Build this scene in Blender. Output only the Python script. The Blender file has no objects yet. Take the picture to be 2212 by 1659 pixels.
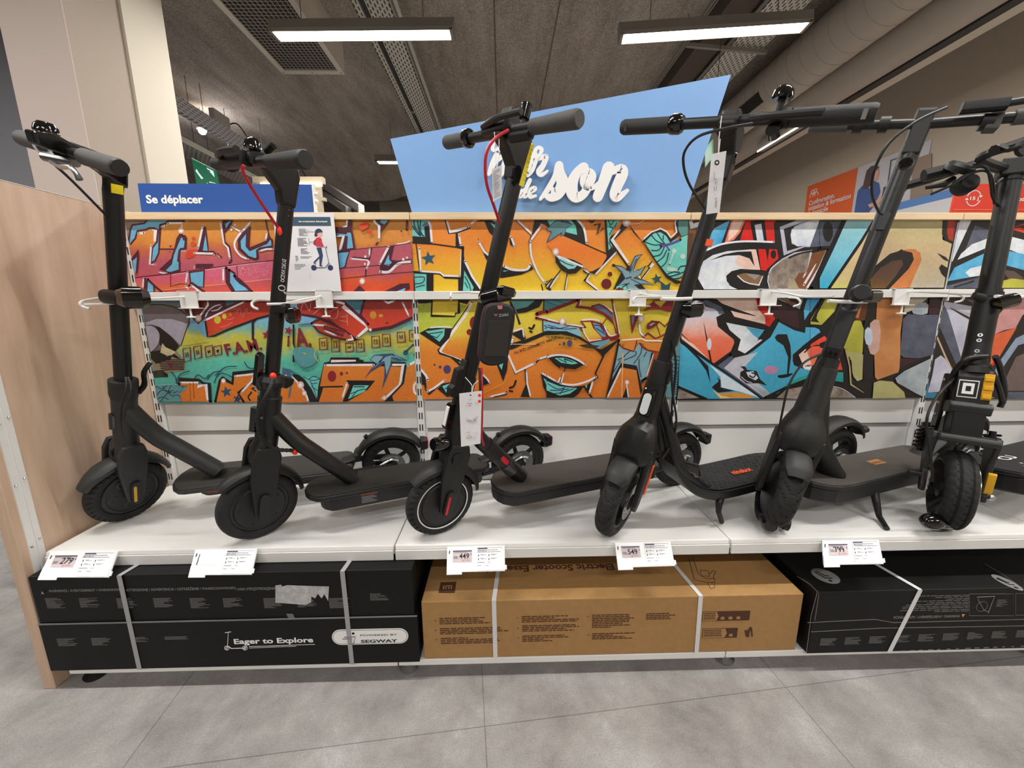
import bpy, bmesh, math, random
from mathutils import Vector, Matrix
from mathutils.geometry import tessellate_polygon
random.seed(7)
SC = bpy.context.scene
COL = SC.collection
# ---------------------------------------------------------------- camera
CAM_H = 1.11
YAW, PITCH, ROLL, FPX = -0.023, 0.1938, -0.0047, 857.25
_f = Vector((-math.sin(YAW)*math.cos(PITCH), math.cos(YAW)*math.cos(PITCH), -math.sin(PITCH)))
_r0 = Vector((math.cos(YAW), math.sin(YAW), 0)); _u0 = _r0.cross(_f)
_r = _r0*math.cos(ROLL) + _u0*math.sin(ROLL); _u = -_r0*math.sin(ROLL) + _u0*math.cos(ROLL)
CP = Vector((0, 0, CAM_H))
cd = bpy.data.cameras.new('camera'); cam = bpy.data.objects.new('camera', cd); COL.objects.link(cam)
cd.sensor_width = 36; cd.lens = FPX/2212*36; cd.clip_start = .02; cd.clip_end = 80
M = Matrix((( _r.x, _u.x, -_f.x, CP.x), (_r.y, _u.y, -_f.y, CP.y), (_r.z, _u.z, -_f.z, CP.z), (0, 0, 0, 1)))
cam.matrix_world = M
SC.camera = cam
def ray(px, py): return _r*((px-1106)/FPX) - _u*((py-829.5)/FPX) + _f
def atY(px, py, Y): d = ray(px, py); return CP + d*(Y/d.y)
def atX(px, py, X): d = ray(px, py); return CP + d*(X/d.x)
def atZ(px, py, Z): d = ray(px, py); return CP + d*((Z-CAM_H)/d.z)
# ---------------------------------------------------------------- view, world
SC.view_settings.view_transform = 'Standard'; SC.view_settings.look = 'None'
SC.view_settings.exposure = 0.66; SC.view_settings.gamma = 1; SC.view_settings.use_curve_mapping = False
W = bpy.data.worlds.new('world'); SC.world = W; W.use_nodes = True
W.node_tree.nodes['Background'].inputs[0].default_value = (1.0, .98, .96, 1)
W.node_tree.nodes['Background'].inputs[1].default_value = .15
# ---------------------------------------------------------------- ceiling lamps: light of the linear fixtures
LZ = CAM_H + 2.14
LAMPS = []   # (centre, length, angle)
def lamp(name, c, L, ang, power, w=.05):
    l = bpy.data.lights.new(name, 'AREA'); l.shape = 'RECTANGLE'; l.size = L; l.size_y = w; l.energy = power
    l.color = (1.0, .985, .955)
    o = bpy.data.objects.new(name, l); COL.objects.link(o); o.location = c; o.rotation_euler = (0, 0, ang)
    LAMPS.append((Vector(c), L, ang)); return o
P_ROW = 27
for x in (-3.8, -1.06, 1.65, 4.0): lamp('ceiling_lamp_light', (x, .8, LZ-.075), 1.35, 0, P_ROW)
for x in (-2.4, .3, 3.0): lamp('ceiling_lamp_light', (x, -2.0, LZ-.075), 1.35, 0, P_ROW)
lamp('ceiling_lamp_light', (-1.062, 3.58, LZ-.075), 1.35, -.03, P_ROW)
lamp('ceiling_lamp_light', (1.645, 3.512, LZ-.075), 1.35, -.115, P_ROW)
lamp('ceiling_lamp_light', (-1.12, 6.37, LZ-.075), 1.35, 0, P_ROW)
lamp('ceiling_lamp_light', (1.7, 6.37, LZ-.075), 1.35, 0, P_ROW)
# ---------------------------------------------------------------- material helpers
def lin(c):
    if isinstance(c, str): c = tuple(int(c[i:i+2], 16)/255 for i in (0, 2, 4))
    return tuple((v/12.92 if v <= .04045 else ((v+.055)/1.055)**2.4) for v in c) + (1,)
MATS = {}
def mat(name, col, rough=.6, metal=0, bump=0, bscale=200, var=0, vscale=8, emit=0, spec=.5, col2=None, coat=0, stretch=None, trans=0, alpha=1):
    if name in MATS: return MATS[name]
    m = bpy.data.materials.new(name); m.use_nodes = True; MATS[name] = m
    nt = m.node_tree; b = nt.nodes['Principled BSDF']
    b.inputs['Base Color'].default_value = lin(col); b.inputs['Roughness'].default_value = rough
    b.inputs['Metallic'].default_value = metal; b.inputs['Specular IOR Level'].default_value = spec
    b.inputs['Coat Weight'].default_value = coat
    if trans: b.inputs['Transmission Weight'].default_value = trans
    if alpha < 1: b.inputs['Alpha'].default_value = alpha
    if emit:
        b.inputs['Emission Color'].default_value = lin(col); b.inputs['Emission Strength'].default_value = emit
    tc = nt.nodes.new('ShaderNodeTexCoord'); mp = nt.nodes.new('ShaderNodeMapping')
    nt.links.new(tc.outputs['Object'], mp.inputs[0])
    if stretch: mp.inputs['Scale'].default_value = stretch
    if var or col2:
        n = nt.nodes.new('ShaderNodeTexNoise'); n.inputs['Scale'].default_value = vscale; n.inputs['Detail'].default_value = 6
        n.inputs['Roughness'].default_value = .65
        nt.links.new(mp.outputs[0], n.inputs['Vector'])
        r = nt.nodes.new('ShaderNodeValToRGB'); c = lin(col)
        if col2: a, z = c, lin(col2)
        else: a = tuple(v*(1-var) for v in c[:3])+(1,); z = tuple(min(1, v*(1+var)) for v in c[:3])+(1,)
        r.color_ramp.elements[0].color = a; r.color_ramp.elements[1].color = z
        r.color_ramp.elements[0].position = .36; r.color_ramp.elements[1].position = .64
        nt.links.new(n.outputs[0], r.inputs[0]); nt.links.new(r.outputs[0], b.inputs['Base Color'])
    if bump:
        n = nt.nodes.new('ShaderNodeTexNoise'); n.inputs['Scale'].default_value = bscale; n.inputs['Detail'].default_value = 4
        nt.links.new(mp.outputs[0], n.inputs['Vector'])
        bp = nt.nodes.new('ShaderNodeBump'); bp.inputs['Strength'].default_value = bump; bp.inputs['Distance'].default_value = .003
        nt.links.new(n.outputs[0], bp.inputs['Height']); nt.links.new(bp.outputs[0], b.inputs['Normal'])
    return m
BLACK = mat('matte_black_paint', '131314', .42, bump=.05, bscale=900)
BLACK2 = mat('black_plastic', '0e0e0f', .5)
GLOSS = mat('glossy_black_plastic', '0a0a0b', .12, coat=.5)
CHAR = mat('charcoal_paint', '2a2b2c', .5, bump=.05, bscale=900)
CHAR2 = mat('charcoal_plastic', '1d1d1e', .55)
RUBBER = mat('tyre_rubber', '1e1e1f', .75, bump=.15, bscale=500)
GROOVEB = mat('tread_groove', '050505', .9)
GRIP = mat('grey_grip_rubber', '4b4a49', .7)
GRIPB = mat('black_grip_rubber', '222222', .6)
DECKM = mat('deck_rubber', '3b3a38', .8, bump=.3, bscale=600)
RED = mat('red_plastic', 'c2182c', .4)
REDO = mat('orange_red_plastic', 'ff3b26', .45)
ORANGE = mat('orange_print', 'ee5a24', .6)
YEL = mat('yellow_sticker', 'f2dc1c', .5)
AMBER = mat('amber_reflector', 'e0a81c', .35)
CHROME = mat('chrome', 'c8c8ca', .2, 1)
STEEL = mat('brushed_steel', '8d8f92', .4, 1)
WHITEM = mat('white_powder_coat', 'e6e6e4', .45)
WHITEP = mat('white_paper', 'ebebef', .7)
WPRINT = mat('white_print', 'efefef', .6)
INK = mat('grey_print_ink', '6e6e78', .8)
DARKINK = mat('dark_print_ink', '1c1c22', .8)
# ---------------------------------------------------------------- mesh builder
class MB:
    def __init__(s): s.v = []; s.f = []; s.m = []; s.ms = []; s.sm = []
    def mi(s, m):
        if m not in s.ms: s.ms.append(m)
        return s.ms.index(m)
    def add(s, vs, fs, m, smooth=False):
        o = len(s.v); s.v += [tuple(x) for x in vs]; k = s.mi(m)
        for f in fs: s.f.append([i+o for i in f]); s.m.append(k); s.sm.append(smooth)
        return s
    def box(s, lo, hi, m, X=None):
        (a, b, c), (d, e, f) = lo, hi
        vs = [(a,b,c),(d,b,c),(d,e,c),(a,e,c),(a,b,f),(d,b,f),(d,e,f),(a,e,f)]
        if X is not None: vs = [X @ Vector(v) for v in vs]
        return s.add(vs, [(3,2,1,0),(4,5,6,7),(0,1,5,4),(1,2,6,5),(2,3,7,6),(3,0,4,7)], m)
    def hexa(s, bottom, top, m):     # two rings of points
        n = len(bottom); vs = list(bottom)+list(top)
        fs = [list(range(n))[::-1], list(range(n, 2*n))]+[(i, (i+1) % n, n+(i+1) % n, n+i) for i in range(n)]
        return s.add(vs, fs, m)
    def tube(s, pts, r, m, seg=12, cap=True, up=None, ry=None, sq=None):
        pts = [Vector(p) for p in pts]; n = len(pts)
        rs = r if isinstance(r, (list, tuple)) else [r]*n
        rys = rs if ry is None else (ry if isinstance(ry, (list, tuple)) else [ry]*n)
        T = [(pts[min(i+1, n-1)]-pts[max(i-1, 0)]).normalized() for i in range(n)]
        if up is None: up = Vector((0, 0, 1)) if abs(T[0].z) < .9 else Vector((1, 0, 0))
        N = (Vector(up)-T[0]*Vector(up).dot(T[0])).normalized(); vs = []; fs = []
        for i in range(n):
            N = (N-T[i]*N.dot(T[i])).normalized(); B = T[i].cross(N)
            for k in range(seg):
                t = 2*math.pi*(k+.5)/seg; ca, sa = math.cos(t), math.sin(t)
                if sq: ca = math.copysign(abs(ca)**sq, ca); sa = math.copysign(abs(sa)**sq, sa)
                vs.append(pts[i]+N*(ca*rs[i])+B*(sa*rys[i]))
        for i in range(n-1):
            for k in range(seg):
                a = i*seg+k; b = i*seg+(k+1) % seg; fs.append((a, b, b+seg, a+seg))
        s.add(vs, fs, m, seg > 6)
        if cap:
            s.add(vs[:seg], [list(range(seg))[::-1]], m); s.add(vs[-seg:], [list(range(seg))], m)
        return s
    def lathe(s, prof, m, O, A, seg=40, closed=False, a0=0, a1=2*math.pi, smooth=True):   # prof (r, h): around axis A through O
        A = Vector(A).normalized(); O = Vector(O)
        N = A.orthogonal().normalized() if not hasattr(s, 'ref') or s.ref is None else (s.ref-A*s.ref.dot(A)).normalized()
        B = A.cross(N); n = len(prof); full = abs(a1-a0-2*math.pi) < 1e-6
        cnt = seg if full else seg+1; vs = []; fs = []
        for j in range(cnt):
            t = a0+(a1-a0)*j/seg; d = N*math.cos(t)+B*math.sin(t)
            for r, h in prof: vs.append(O+d*r+A*h)
        for j in range(seg):
            j2 = (j+1) % cnt if full else j+1
            for i in range(n if closed else n-1):
                i2 = (i+1) % n; fs.append((j*n+i, j2*n+i, j2*n+i2, j*n+i2))
        s.add(vs, fs, m, smooth)
        if not full and closed: s.add(vs[:n], [list(range(n))], m); s.add(vs[-n:], [list(range(n))[::-1]], m)
        return s
    def ball(s, c, r, m, sc=(1, 1, 1), R=None, seg=16, rings=10, lo=-math.pi/2):
        vs = []; fs = []; R = R or Matrix.Identity(3)
        for i in range(rings+1):
            p = lo+(math.pi/2-lo)*i/rings
            for k in range(seg):
                t = 2*math.pi*k/seg
                vs.append(Vector(c)+R @ Vector((r*sc[0]*math.cos(p)*math.cos(t), r*sc[1]*math.cos(p)*math.sin(t), r*sc[2]*math.sin(p))))
        for i in range(rings):
            for k in range(seg): fs.append((i*seg+k, i*seg+(k+1) % seg, (i+1)*seg+(k+1) % seg, (i+1)*seg+k))
        s.add(vs, fs, m, True)
        if lo > -1.5: s.add(vs[:seg], [list(range(seg))[::-1]], m)
        return s
    def prism(s, pts, depth, m, side=None):        # planar 3D polygon extruded by vector depth
        pts = [Vector(p) for p in pts]; d = Vector(depth); n = len(pts)
        tri = tessellate_polygon([pts]); back = [p+d for p in pts]
        nrm = sum(((pts[i]).cross(pts[(i+1) % n]) for i in range(n)), Vector())
        s.add(pts, [t[::-1] if (pts[t[1]]-pts[t[0]]).cross(pts[t[2]]-pts[t[0]]).dot(d) > 0 else t for t in tri], m)
        s.add(back, [t if (pts[t[1]]-pts[t[0]]).cross(pts[t[2]]-pts[t[0]]).dot(d) > 0 else t[::-1] for t in tri], m)
        flip = nrm.dot(d) < 0
        q = [(i, (i+1) % n, n+(i+1) % n, n+i) for i in range(n)]
        s.add(pts+back, [f[::-1] for f in q] if flip else q, side or m); return s
    def flat(s, pts, m):
        pts = [Vector(p) for p in pts]; s.add(pts, tessellate_polygon([pts]), m); return s
    def build(s, name, parent=None, bevel=0, seg=2, solid=0, auto=35):
        me = bpy.data.meshes.new(name); me.from_pydata(s.v, [], s.f)
        for m in s.ms: me.materials.append(m)
        me.polygons.foreach_set('material_index', s.m); me.polygons.foreach_set('use_smooth', s.sm)
        bm = bmesh.new(); bm.from_mesh(me); bmesh.ops.remove_doubles(bm, verts=bm.verts, dist=2e-5) if s.__dict__.get('weld', True) else None
        bmesh.ops.recalc_face_normals(bm, faces=bm.faces) if s.__dict__.get('recalc', True) else None
        bm.to_mesh(me); bm.free()
        if any(s.sm):
            for p in me.polygons: p.use_smooth = True
            me.set_sharp_from_angle(angle=math.radians(auto))
        me.update()
        o = bpy.data.objects.new(name, me); COL.objects.link(o)
        if parent is not None:
            o.parent = parent
            loc = root_loc(parent); me.transform(Matrix.Translation(-loc)) if loc.length else None
        if bevel:
            b = o.modifiers.new('bevel', 'BEVEL'); b.width = bevel; b.segments = seg; b.limit_method = 'ANGLE'; b.angle_limit = math.radians(40)
        return o
def root_loc(o):
    l = Vector()
    while o is not None: l = l+o.location; o = o.parent
    return l
def tag(o, label=None, cat=None, group=None, kind=None):
    for k, v in (('label', label), ('category', cat), ('group', group), ('kind', kind)):
        if v: o[k] = v
    return o
def thing(name, loc, label, cat, group=None):
    o = bpy.data.objects.new(name, None); COL.objects.link(o); o.location = loc; o.empty_display_size = .05
    return tag(o, label, cat, group)
def struct(name, mb, **k): return tag(mb.build(name, **k), kind='structure')
# ---------------------------------------------------------------- text and 2D art helpers
def text_mesh(txt, size=1, bold=0, extr=0, align='LEFT', spacing=1, res=3, shear=0, word=1):
    c = bpy.data.curves.new('t', 'FONT'); c.body = txt; c.size = size; c.offset = bold; c.extrude = extr; c.align_x = align
    c.space_character = spacing; c.resolution_u = res; c.shear = shear; c.space_word = word
    o = bpy.data.objects.new('t', c); COL.objects.link(o); dg = bpy.context.evaluated_depsgraph_get()
    me = bpy.data.meshes.new_from_object(o.evaluated_get(dg)); vs = [v.co.copy() for v in me.vertices]; fs = [list(p.vertices) for p in me.polygons]
    bpy.data.objects.remove(o); bpy.data.curves.remove(c); bpy.data.meshes.remove(me); return vs, fs
def add_text(mb, txt, O, U, V, m, h, width=None, off=.0003, bold=0, **k):
    """lettering of cap height h on the plane O + u*U + v*V (unit vectors), raised by off along U x V; width forces the run length"""
    vs, fs = text_mesh(txt, 1, bold, **k)
    if not vs: return
    x0 = min(v.x for v in vs); x1 = max(v.x for v in vs); s = h/.7
    sx = s if width is None else width/(x1-x0)
    U = Vector(U); V = Vector(V); N = U.cross(V).normalized()
    mb.add([Vector(O)+U*((v.x-(x0 if width else 0))*sx)+V*(v.y*s)+N*(off+v.z*s) for v in vs], fs, m)
def smooth_pts(p, n=4, closed=True):
    out = []; L = len(p)
    rng = range(L) if closed else range(L-1)
    for i in rng:
        g = (lambda j: Vector(p[j % L])) if closed else (lambda j: Vector(p[max(0, min(L-1, j))]))
        a, b, c, d = g(i-1), g(i), g(i+1), g(i+2)
        for k in range(n):
            t = k/n
            out.append(.5*((2*b)+(c-a)*t+(2*a-5*b+4*c-d)*t*t+(3*b-a-3*c+d)*t**3))
    if not closed: out.append(Vector(p[-1]))
    return out
def clip_poly(p, x0, z0, x1, z1):
    def cl(p, ins, itx):
        o = []
        for i in range(len(p)):
            a, b = p[i-1], p[i]
            if ins(b):
                if not ins(a): o.append(itx(a, b))
                o.append(b)
            elif ins(a): o.append(itx(a, b))
        return o
    def ix(c): return lambda a, b: a+(b-a)*((c-a.x)/(b.x-a.x))
    def iz(c): return lambda a, b: a+(b-a)*((c-a.y)/(b.y-a.y))
    for ins, it in ((lambda q: q.x >= x0, ix(x0)), (lambda q: q.x <= x1, ix(x1)), (lambda q: q.y >= z0, iz(z0)), (lambda q: q.y <= z1, iz(z1))):
        if len(p) < 3: return []
        p = cl(p, ins, it)
    return p
# ================================================================ ROOM
def nodes_mat(name, rough, build):
    m = bpy.data.materials.new(name); m.use_nodes = True; nt = m.node_tree; b = nt.nodes['Principled BSDF']
    b.inputs['Roughness'].default_value = rough; build(nt, b, nt.nodes.new, nt.links.new); MATS[name] = m; return m
def ramp(nt, stops):
    r = nt.nodes.new('ShaderNodeValToRGB'); e = r.color_ramp.elements
    e[0].position, e[0].color = stops[0][0], lin(stops[0][1]); e[1].position, e[1].color = stops[-1][0], lin(stops[-1][1])
    for p, c in stops[1:-1]: x = e.new(p); x.color = lin(c)
    return r
def floor_nodes(nt, b, N, L):
    tc = N('ShaderNodeTexCoord'); mp = N('ShaderNodeMapping'); mp.inputs['Rotation'].default_value = (0, 0, math.radians(-5.6)); mp.inputs['Location'].default_value = (-.028, .015, 0)
    L(tc.outputs['Object'], mp.inputs[0])
    n = N('ShaderNodeTexNoise'); n.inputs['Scale'].default_value = 4.2; n.inputs['Detail'].default_value = 9; n.inputs['Roughness'].default_value = .72
    n.inputs['Distortion'].default_value = .15
    L(mp.outputs[0], n.inputs['Vector'])
    r = ramp(nt, [(.3, '787573'), (.47, '918d8b'), (.56, '9b9896'), (.7, 'b0aeae')]); L(n.outputs[0], r.inputs[0])
    n2 = N('ShaderNodeTexNoise'); n2.inputs['Scale'].default_value = 260; L(mp.outputs[0], n2.inputs['Vector'])
    br = N('ShaderNodeTexBrick'); br.offset = 0; br.inputs['Scale'].default_value = 1; br.inputs['Mortar Size'].default_value = .0011; br.inputs['Mortar Smooth'].default_value = 0
    br.inputs['Brick Width'].default_value = .889; br.inputs['Row Height'].default_value = .889
    br.inputs['Color1'].default_value = (.93, .93, .93, 1); br.inputs['Color2'].default_value = (1, 1, 1, 1); br.inputs['Mortar'].default_value = (.45, .45, .45, 1)
    L(mp.outputs[0], br.inputs['Vector'])
    mx = N('ShaderNodeMix'); mx.data_type = 'RGBA'; mx.blend_type = 'MULTIPLY'; mx.inputs[0].default_value = 1
    L(r.outputs[0], mx.inputs[6]); L(br.outputs['Color'], mx.inputs[7])
    m2 = N('ShaderNodeMix'); m2.data_type = 'RGBA'; m2.blend_type = 'OVERLAY'; m2.inputs[0].default_value = .35
    L(mx.outputs[2], m2.inputs[6]); L(n2.outputs[0], m2.inputs[7]); L(m2.outputs[2], b.inputs['Base Color'])
    bp = N('ShaderNodeBump'); bp.inputs['Strength'].default_value = .15; bp.inputs['Distance'].default_value = .002; L(n2.outputs[0], bp.inputs['Height']); L(bp.outputs[0], b.inputs['Normal'])
FLOOR = nodes_mat('grey_stone_look_tiles', .5, floor_nodes)
def conc_nodes(nt, b, N, L):
    tc = N('ShaderNodeTexCoord'); mp = N('ShaderNodeMapping'); mp.inputs['Scale'].default_value = (1.6, .35, 1); L(tc.outputs['Object'], mp.inputs[0])
    n = N('ShaderNodeTexNoise'); n.inputs['Scale'].default_value = 3; n.inputs['Detail'].default_value = 10; n.inputs['Roughness'].default_value = .7; L(mp.outputs[0], n.inputs['Vector'])
    n2 = N('ShaderNodeTexNoise'); n2.inputs['Scale'].default_value = 55; n2.inputs['Detail'].default_value = 5; L(tc.outputs['Object'], n2.inputs['Vector'])
    r = ramp(nt, [(.3, '8a7f74'), (.5, 'a89d92'), (.7, 'bbb1a6')]); L(n.outputs[0], r.inputs[0])
    m2 = N('ShaderNodeMix'); m2.data_type = 'RGBA'; m2.blend_type = 'OVERLAY'; m2.inputs[0].default_value = .75
    L(r.outputs[0], m2.inputs[6]); L(n2.outputs[0], m2.inputs[7]); L(m2.outputs[2], b.inputs['Base Color'])
    bp = N('ShaderNodeBump'); bp.inputs['Strength'].default_value = .7; bp.inputs['Distance'].default_value = .02; L(n2.outputs[0], bp.inputs['Height']); L(bp.outputs[0], b.inputs['Normal'])
CONC = nodes_mat('rough_concrete', .9, conc_nodes)
def wood_nodes(c1, c2, sc, vert):
    def f(nt, b, N, L):
        tc = N('ShaderNodeTexCoord'); mp = N('ShaderNodeMapping'); mp.inputs['Scale'].default_value = sc; L(tc.outputs['Object'], mp.inputs[0])
        n = N('ShaderNodeTexNoise'); n.inputs['Scale'].default_value = 2.2; n.inputs['Detail'].default_value = 8; n.inputs['Roughness'].default_value = .6; n.inputs['Distortion'].default_value = .5; L(mp.outputs[0], n.inputs['Vector'])
        r = ramp(nt, [(.3, c1), (.7, c2)]); L(n.outputs[0], r.inputs[0]); L(r.outputs[0], b.inputs['Base Color'])
    return f
PANELW = nodes_mat('beige_oak_laminate', .55, wood_nodes('bd9e86', 'd8bda6', (9, 9, .9), 1))
STRIPW = nodes_mat('pale_oak_edging', .5, wood_nodes('dcbd90', 'f0d8b4', (1.2, 20, 22), 0))
WALLB = mat('beige_wall_paint', 'c9bcab', .85, bump=.1, bscale=60)
WALLG = mat('dark_grey_wall_paint', 'a4a6b0', .85)
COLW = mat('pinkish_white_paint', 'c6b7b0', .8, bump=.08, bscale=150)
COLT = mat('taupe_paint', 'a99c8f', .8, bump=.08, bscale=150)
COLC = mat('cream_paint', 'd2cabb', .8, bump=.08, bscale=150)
GREYM = mat('grey_painted_metal', '8f8a82', .6)
LWHITE = mat('lamp_housing_grey', '8d8983', .5)
DIFF = mat('lamp_diffuser', 'fff3dd', .5, emit=14)
TRAYM = mat('galvanised_tray', 'c9c6c0', .5)
DARKM = mat('dark_metal', '3a3836', .6)
s = MB(); s.box((-9, -6, -.05), (7, 16, 0), FLOOR); struct('floor', s)
# ceiling: board-marked concrete slab, ribs along Y, vaulting down at the left end
s = MB(); CZ = CAM_H+2.72
xs = []
x = -9
brk = {-.05: .0, .75: 0, 1.35: 0, 2.05: 0}
def cz(x, y):
    z = CZ
    if x < -.9: z -= .10*min(1, (-.9-x)/.25)                         # shallower rib at the left of the cable tray
    d = max(0, -1.3-x); e = max(0, y-6.6)
    z -= min(1.05, .10*e*e*min(1, d/1.5+.35)) if x < 1.2 else 0
    if .9 < x < 1.1 or 2.3 < x < 2.9: z -= .09
    return z
xs = [-9, -7, -5, -4, -3.4, -2.8, -2.3, -1.9, -1.5, -1.3, -1.15, -.9, -.6, -.052, -.05, .2, .55, .552, .88, .9, 1.1, 1.12, 1.6, 2.28, 2.3, 2.9, 2.92, 3.5, 5, 7]
ys = [-6, 0, 3, 5, 6.6, 7, 7.4, 7.8, 8.2, 8.5, 8.8]
vs = [(x, y, cz(x, y)) for y in ys for x in xs]; n = len(xs)
s.add(vs, [(j*n+i, (j+1)*n+i, (j+1)*n+i+1, j*n+i+1) for j in range(len(ys)-1) for i in range(n-1)], CONC)
s.add([(-9, -6, CZ+.3), (7, -6, CZ+.3), (7, 16, CZ+.3), (-9, 16, CZ+.3)], [(0, 1, 2, 3)], CONC)
s.add([(x, 8.8, cz(x, 8.8)) for x in xs]+[(x, 8.8, CZ+.3) for x in xs], [(i, i+1, n+i+1, n+i) for i in range(n-1)], CONC)
# thin dark board joints
for x in (-.05, .55): s.box((x-.006, -3, CZ-.004), (x+.006, 8.7, CZ-.0005), mat('board_joint', '6a6158', .95))
s.recalc = False; struct('ceiling', s)
s = MB(); s.box((-9, 13, 0), (7, 13.1, 4.2), mat('far_wall_paint', '9a9088', .9)); struct('wall_back', s)
s = MB(); s.box((4.5, -6, 0), (4.6, 13, 4.2), WALLB); struct('wall_right', s)
s = MB(); s.box((-9.1, -6, 0), (-9, 13, 4.2), WALLG); struct('wall_left', s)
s = MB(); s.box((-9, -6.1, 0), (7, -6, 4.2), WALLB); struct('wall_front', s)
# columns at the left, partition behind them
pc = [(-2.69, 2.5), (-2.315, 2.5), (-2.31, 2.86), (-2.69, 2.86)]
s = MB(); s.box((-2.655, 2.5, 0), (-2.315, 2.505, CZ), COLW); s.box((-2.655, 2.505, 0), (-2.316, 2.86, CZ), COLT); tag(struct('trim_1', s), None)
s = MB(); s.box((-2.65, 2.862, 0), (-2.298, 3.2, CZ), COLC); struct('trim_2', s)
s = MB(); s.box((-6.5, 3.6, 0), (-2.66, 3.7, CZ-.6), WALLG); s.box((-6.5, 3.55, 1.66), (-2.66, 3.6, 1.75), mat('dark_ledge', '4a4a50', .7)); struct('wall_partition', s)
# ---------------------------------------------------------------- linear ceiling lamps
def lamp_fix(c, L, ang, label, grp=None):
    t = thing('linear_ceiling_lamp', c, label, 'ceiling lamp', grp); R = Matrix.Rotation(ang, 4, 'Z'); R.translation = Vector(c)
    h = MB(); w = .065; b = -.045
    h.hexa([R @ Vector(p) for p in ((-L/2-.04, -w*.55, .05), (L/2+.04, -w*.55, .05), (L/2+.04, w*.55, .05), (-L/2-.04, w*.55, .05))][::-1],
           [R @ Vector(p) for p in ((-L/2-.03, -w, b+.012), (L/2+.03, -w, b+.012), (L/2+.03, w, b+.012), (-L/2-.03, w, b+.012))][::-1], LWHITE)
    for y in (-w, w-.006): h.box((-L/2-.03, y, b-.006), (L/2+.03, y+.006, b+.02), LWHITE, R)
    h.build('housing', t)
    d = MB(); d.box((-L/2, -w*.62, b-.004), (L/2, w*.62, b+.01), DIFF, R); d.build('diffuser', t)
    for sx in (-1, 1):
        e = MB(); e.box((sx*(L/2+.015)-.012, -w, b-.008), (sx*(L/2+.015)+.012, w, b+.012), GREYM, R); e.build('end_cap', t)
        k = MB(); p = R @ Vector((sx*L*.35, 0, .05)); k.tube([p, (p.x, p.y, CZ-.05)], .0025, DARKM, 6); k.build('suspension_wire', t)
lab = {8: 'lit linear ceiling lamp over the vent grille, left of the two large ones', 9: 'lit linear ceiling lamp above the right side of the light blue sign'}
names = ['lit linear ceiling lamp above the aisle by the wooden end panel', 'lit linear ceiling lamp above the aisle before the black box', 'lit linear ceiling lamp above the aisle before the cardboard box', 'lit linear ceiling lamp above the aisle by the right wall',
         'lit linear ceiling lamp far behind the viewer on the left', 'lit linear ceiling lamp far behind the viewer in the middle', 'lit linear ceiling lamp far behind the viewer on the right', 'lit linear ceiling lamp over the large vent grille, upper left', 'lit linear ceiling lamp above the right part of the light blue sign',
         'small far lit linear lamp left of the light blue sign', 'far lit linear ceiling lamp hidden behind the light blue sign']
for (c, L, a), nm in zip(LAMPS, names): lamp_fix((c.x, c.y, c.z+.055), L, a, nm, 'linear ceiling lamps')
# ---------------------------------------------------------------- vent box, trays, ducts
def grid_mat(name, mx, my, fx, fy, c1, c2, ax=('X', 'Y'), stag=0):
    def f(nt, b, N, L):
        tc = N('ShaderNodeTexCoord'); sp = N('ShaderNodeSeparateXYZ'); L(tc.outputs['Object'], sp.inputs[0])
        def fr(a, m, fq, off=None):
            v = N('ShaderNodeMath'); v.operation = 'MULTIPLY'; L(sp.outputs[a], v.inputs[0]); v.inputs[1].default_value = m
            o = v
            if off is not None:
                w = N('ShaderNodeMath'); w.operation = 'ADD'; L(v.outputs[0], w.inputs[0]); L(off.outputs[0], w.inputs[1]); o = w
            g = N('ShaderNodeMath'); g.operation = 'FRACT'; L(o.outputs[0], g.inputs[0])
            h = N('ShaderNodeMath'); h.operation = 'LESS_THAN'; L(g.outputs[0], h.inputs[0]); h.inputs[1].default_value = fq; return v, h
        v0, a = fr(ax[0], mx, fx); off = None
        if stag:
            fl = N('ShaderNodeMath'); fl.operation = 'FLOOR'; L(v0.outputs[0], fl.inputs[0]); off = N('ShaderNodeMath'); off.operation = 'MULTIPLY'; L(fl.outputs[0], off.inputs[0]); off.inputs[1].default_value = .5
        _, c = fr(ax[1], my, fy, off)
        p = N('ShaderNodeMath'); p.operation = 'MULTIPLY'; L(a.outputs[0], p.inputs[0]); L(c.outputs[0], p.inputs[1])
        m = N('ShaderNodeMix'); m.data_type = 'RGBA'; L(p.outputs[0], m.inputs[0]); m.inputs[6].default_value = lin(c1); m.inputs[7].default_value = lin(c2); L(m.outputs[2], b.inputs['Base Color'])
    return nodes_mat(name, .6, f)
GRILLE = grid_mat('egg_crate_grille', 26, 26, .80, .80, 'a29b91', '1c1a18')
PERF = grid_mat('perforated_steel', 34, 14, .38, .6, 'd0cac0', '35312c', stag=1)
PERF2 = grid_mat('perforated_steel_side', 34, 14, .38, .6, 'e8eaf0', '8a8d94', ax=('Z', 'Y'), stag=1)
VZ = CAM_H+2.3
t = thing('ceiling_vent_box', (-1.87, 4.0, VZ), 'white ceiling ventilation box with a square mesh grille, above the dark blue sign', 'vent')
s = MB(); x0, x1, y0, y1 = -2.19, -1.565, 3.3, 4.57
for a, b in (((x0, y0, VZ), (x0+.05, y1, CZ)), ((x1-.05, y0, VZ), (x1, y1, CZ)), ((x0+.05, y0, VZ), (x1-.05, y0+.05, CZ)), ((x0+.05, y1-.06, VZ), (x1-.05, y1, CZ))): s.box(a, b, mat('vent_white', 'd9d2c6', .6))
s.build('casing', t)
s = MB(); s.box((x0+.05, y0+.05, VZ+.012), (x1-.05, y1-.06, VZ+.02), GRILLE); s.build('grille', t)
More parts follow.
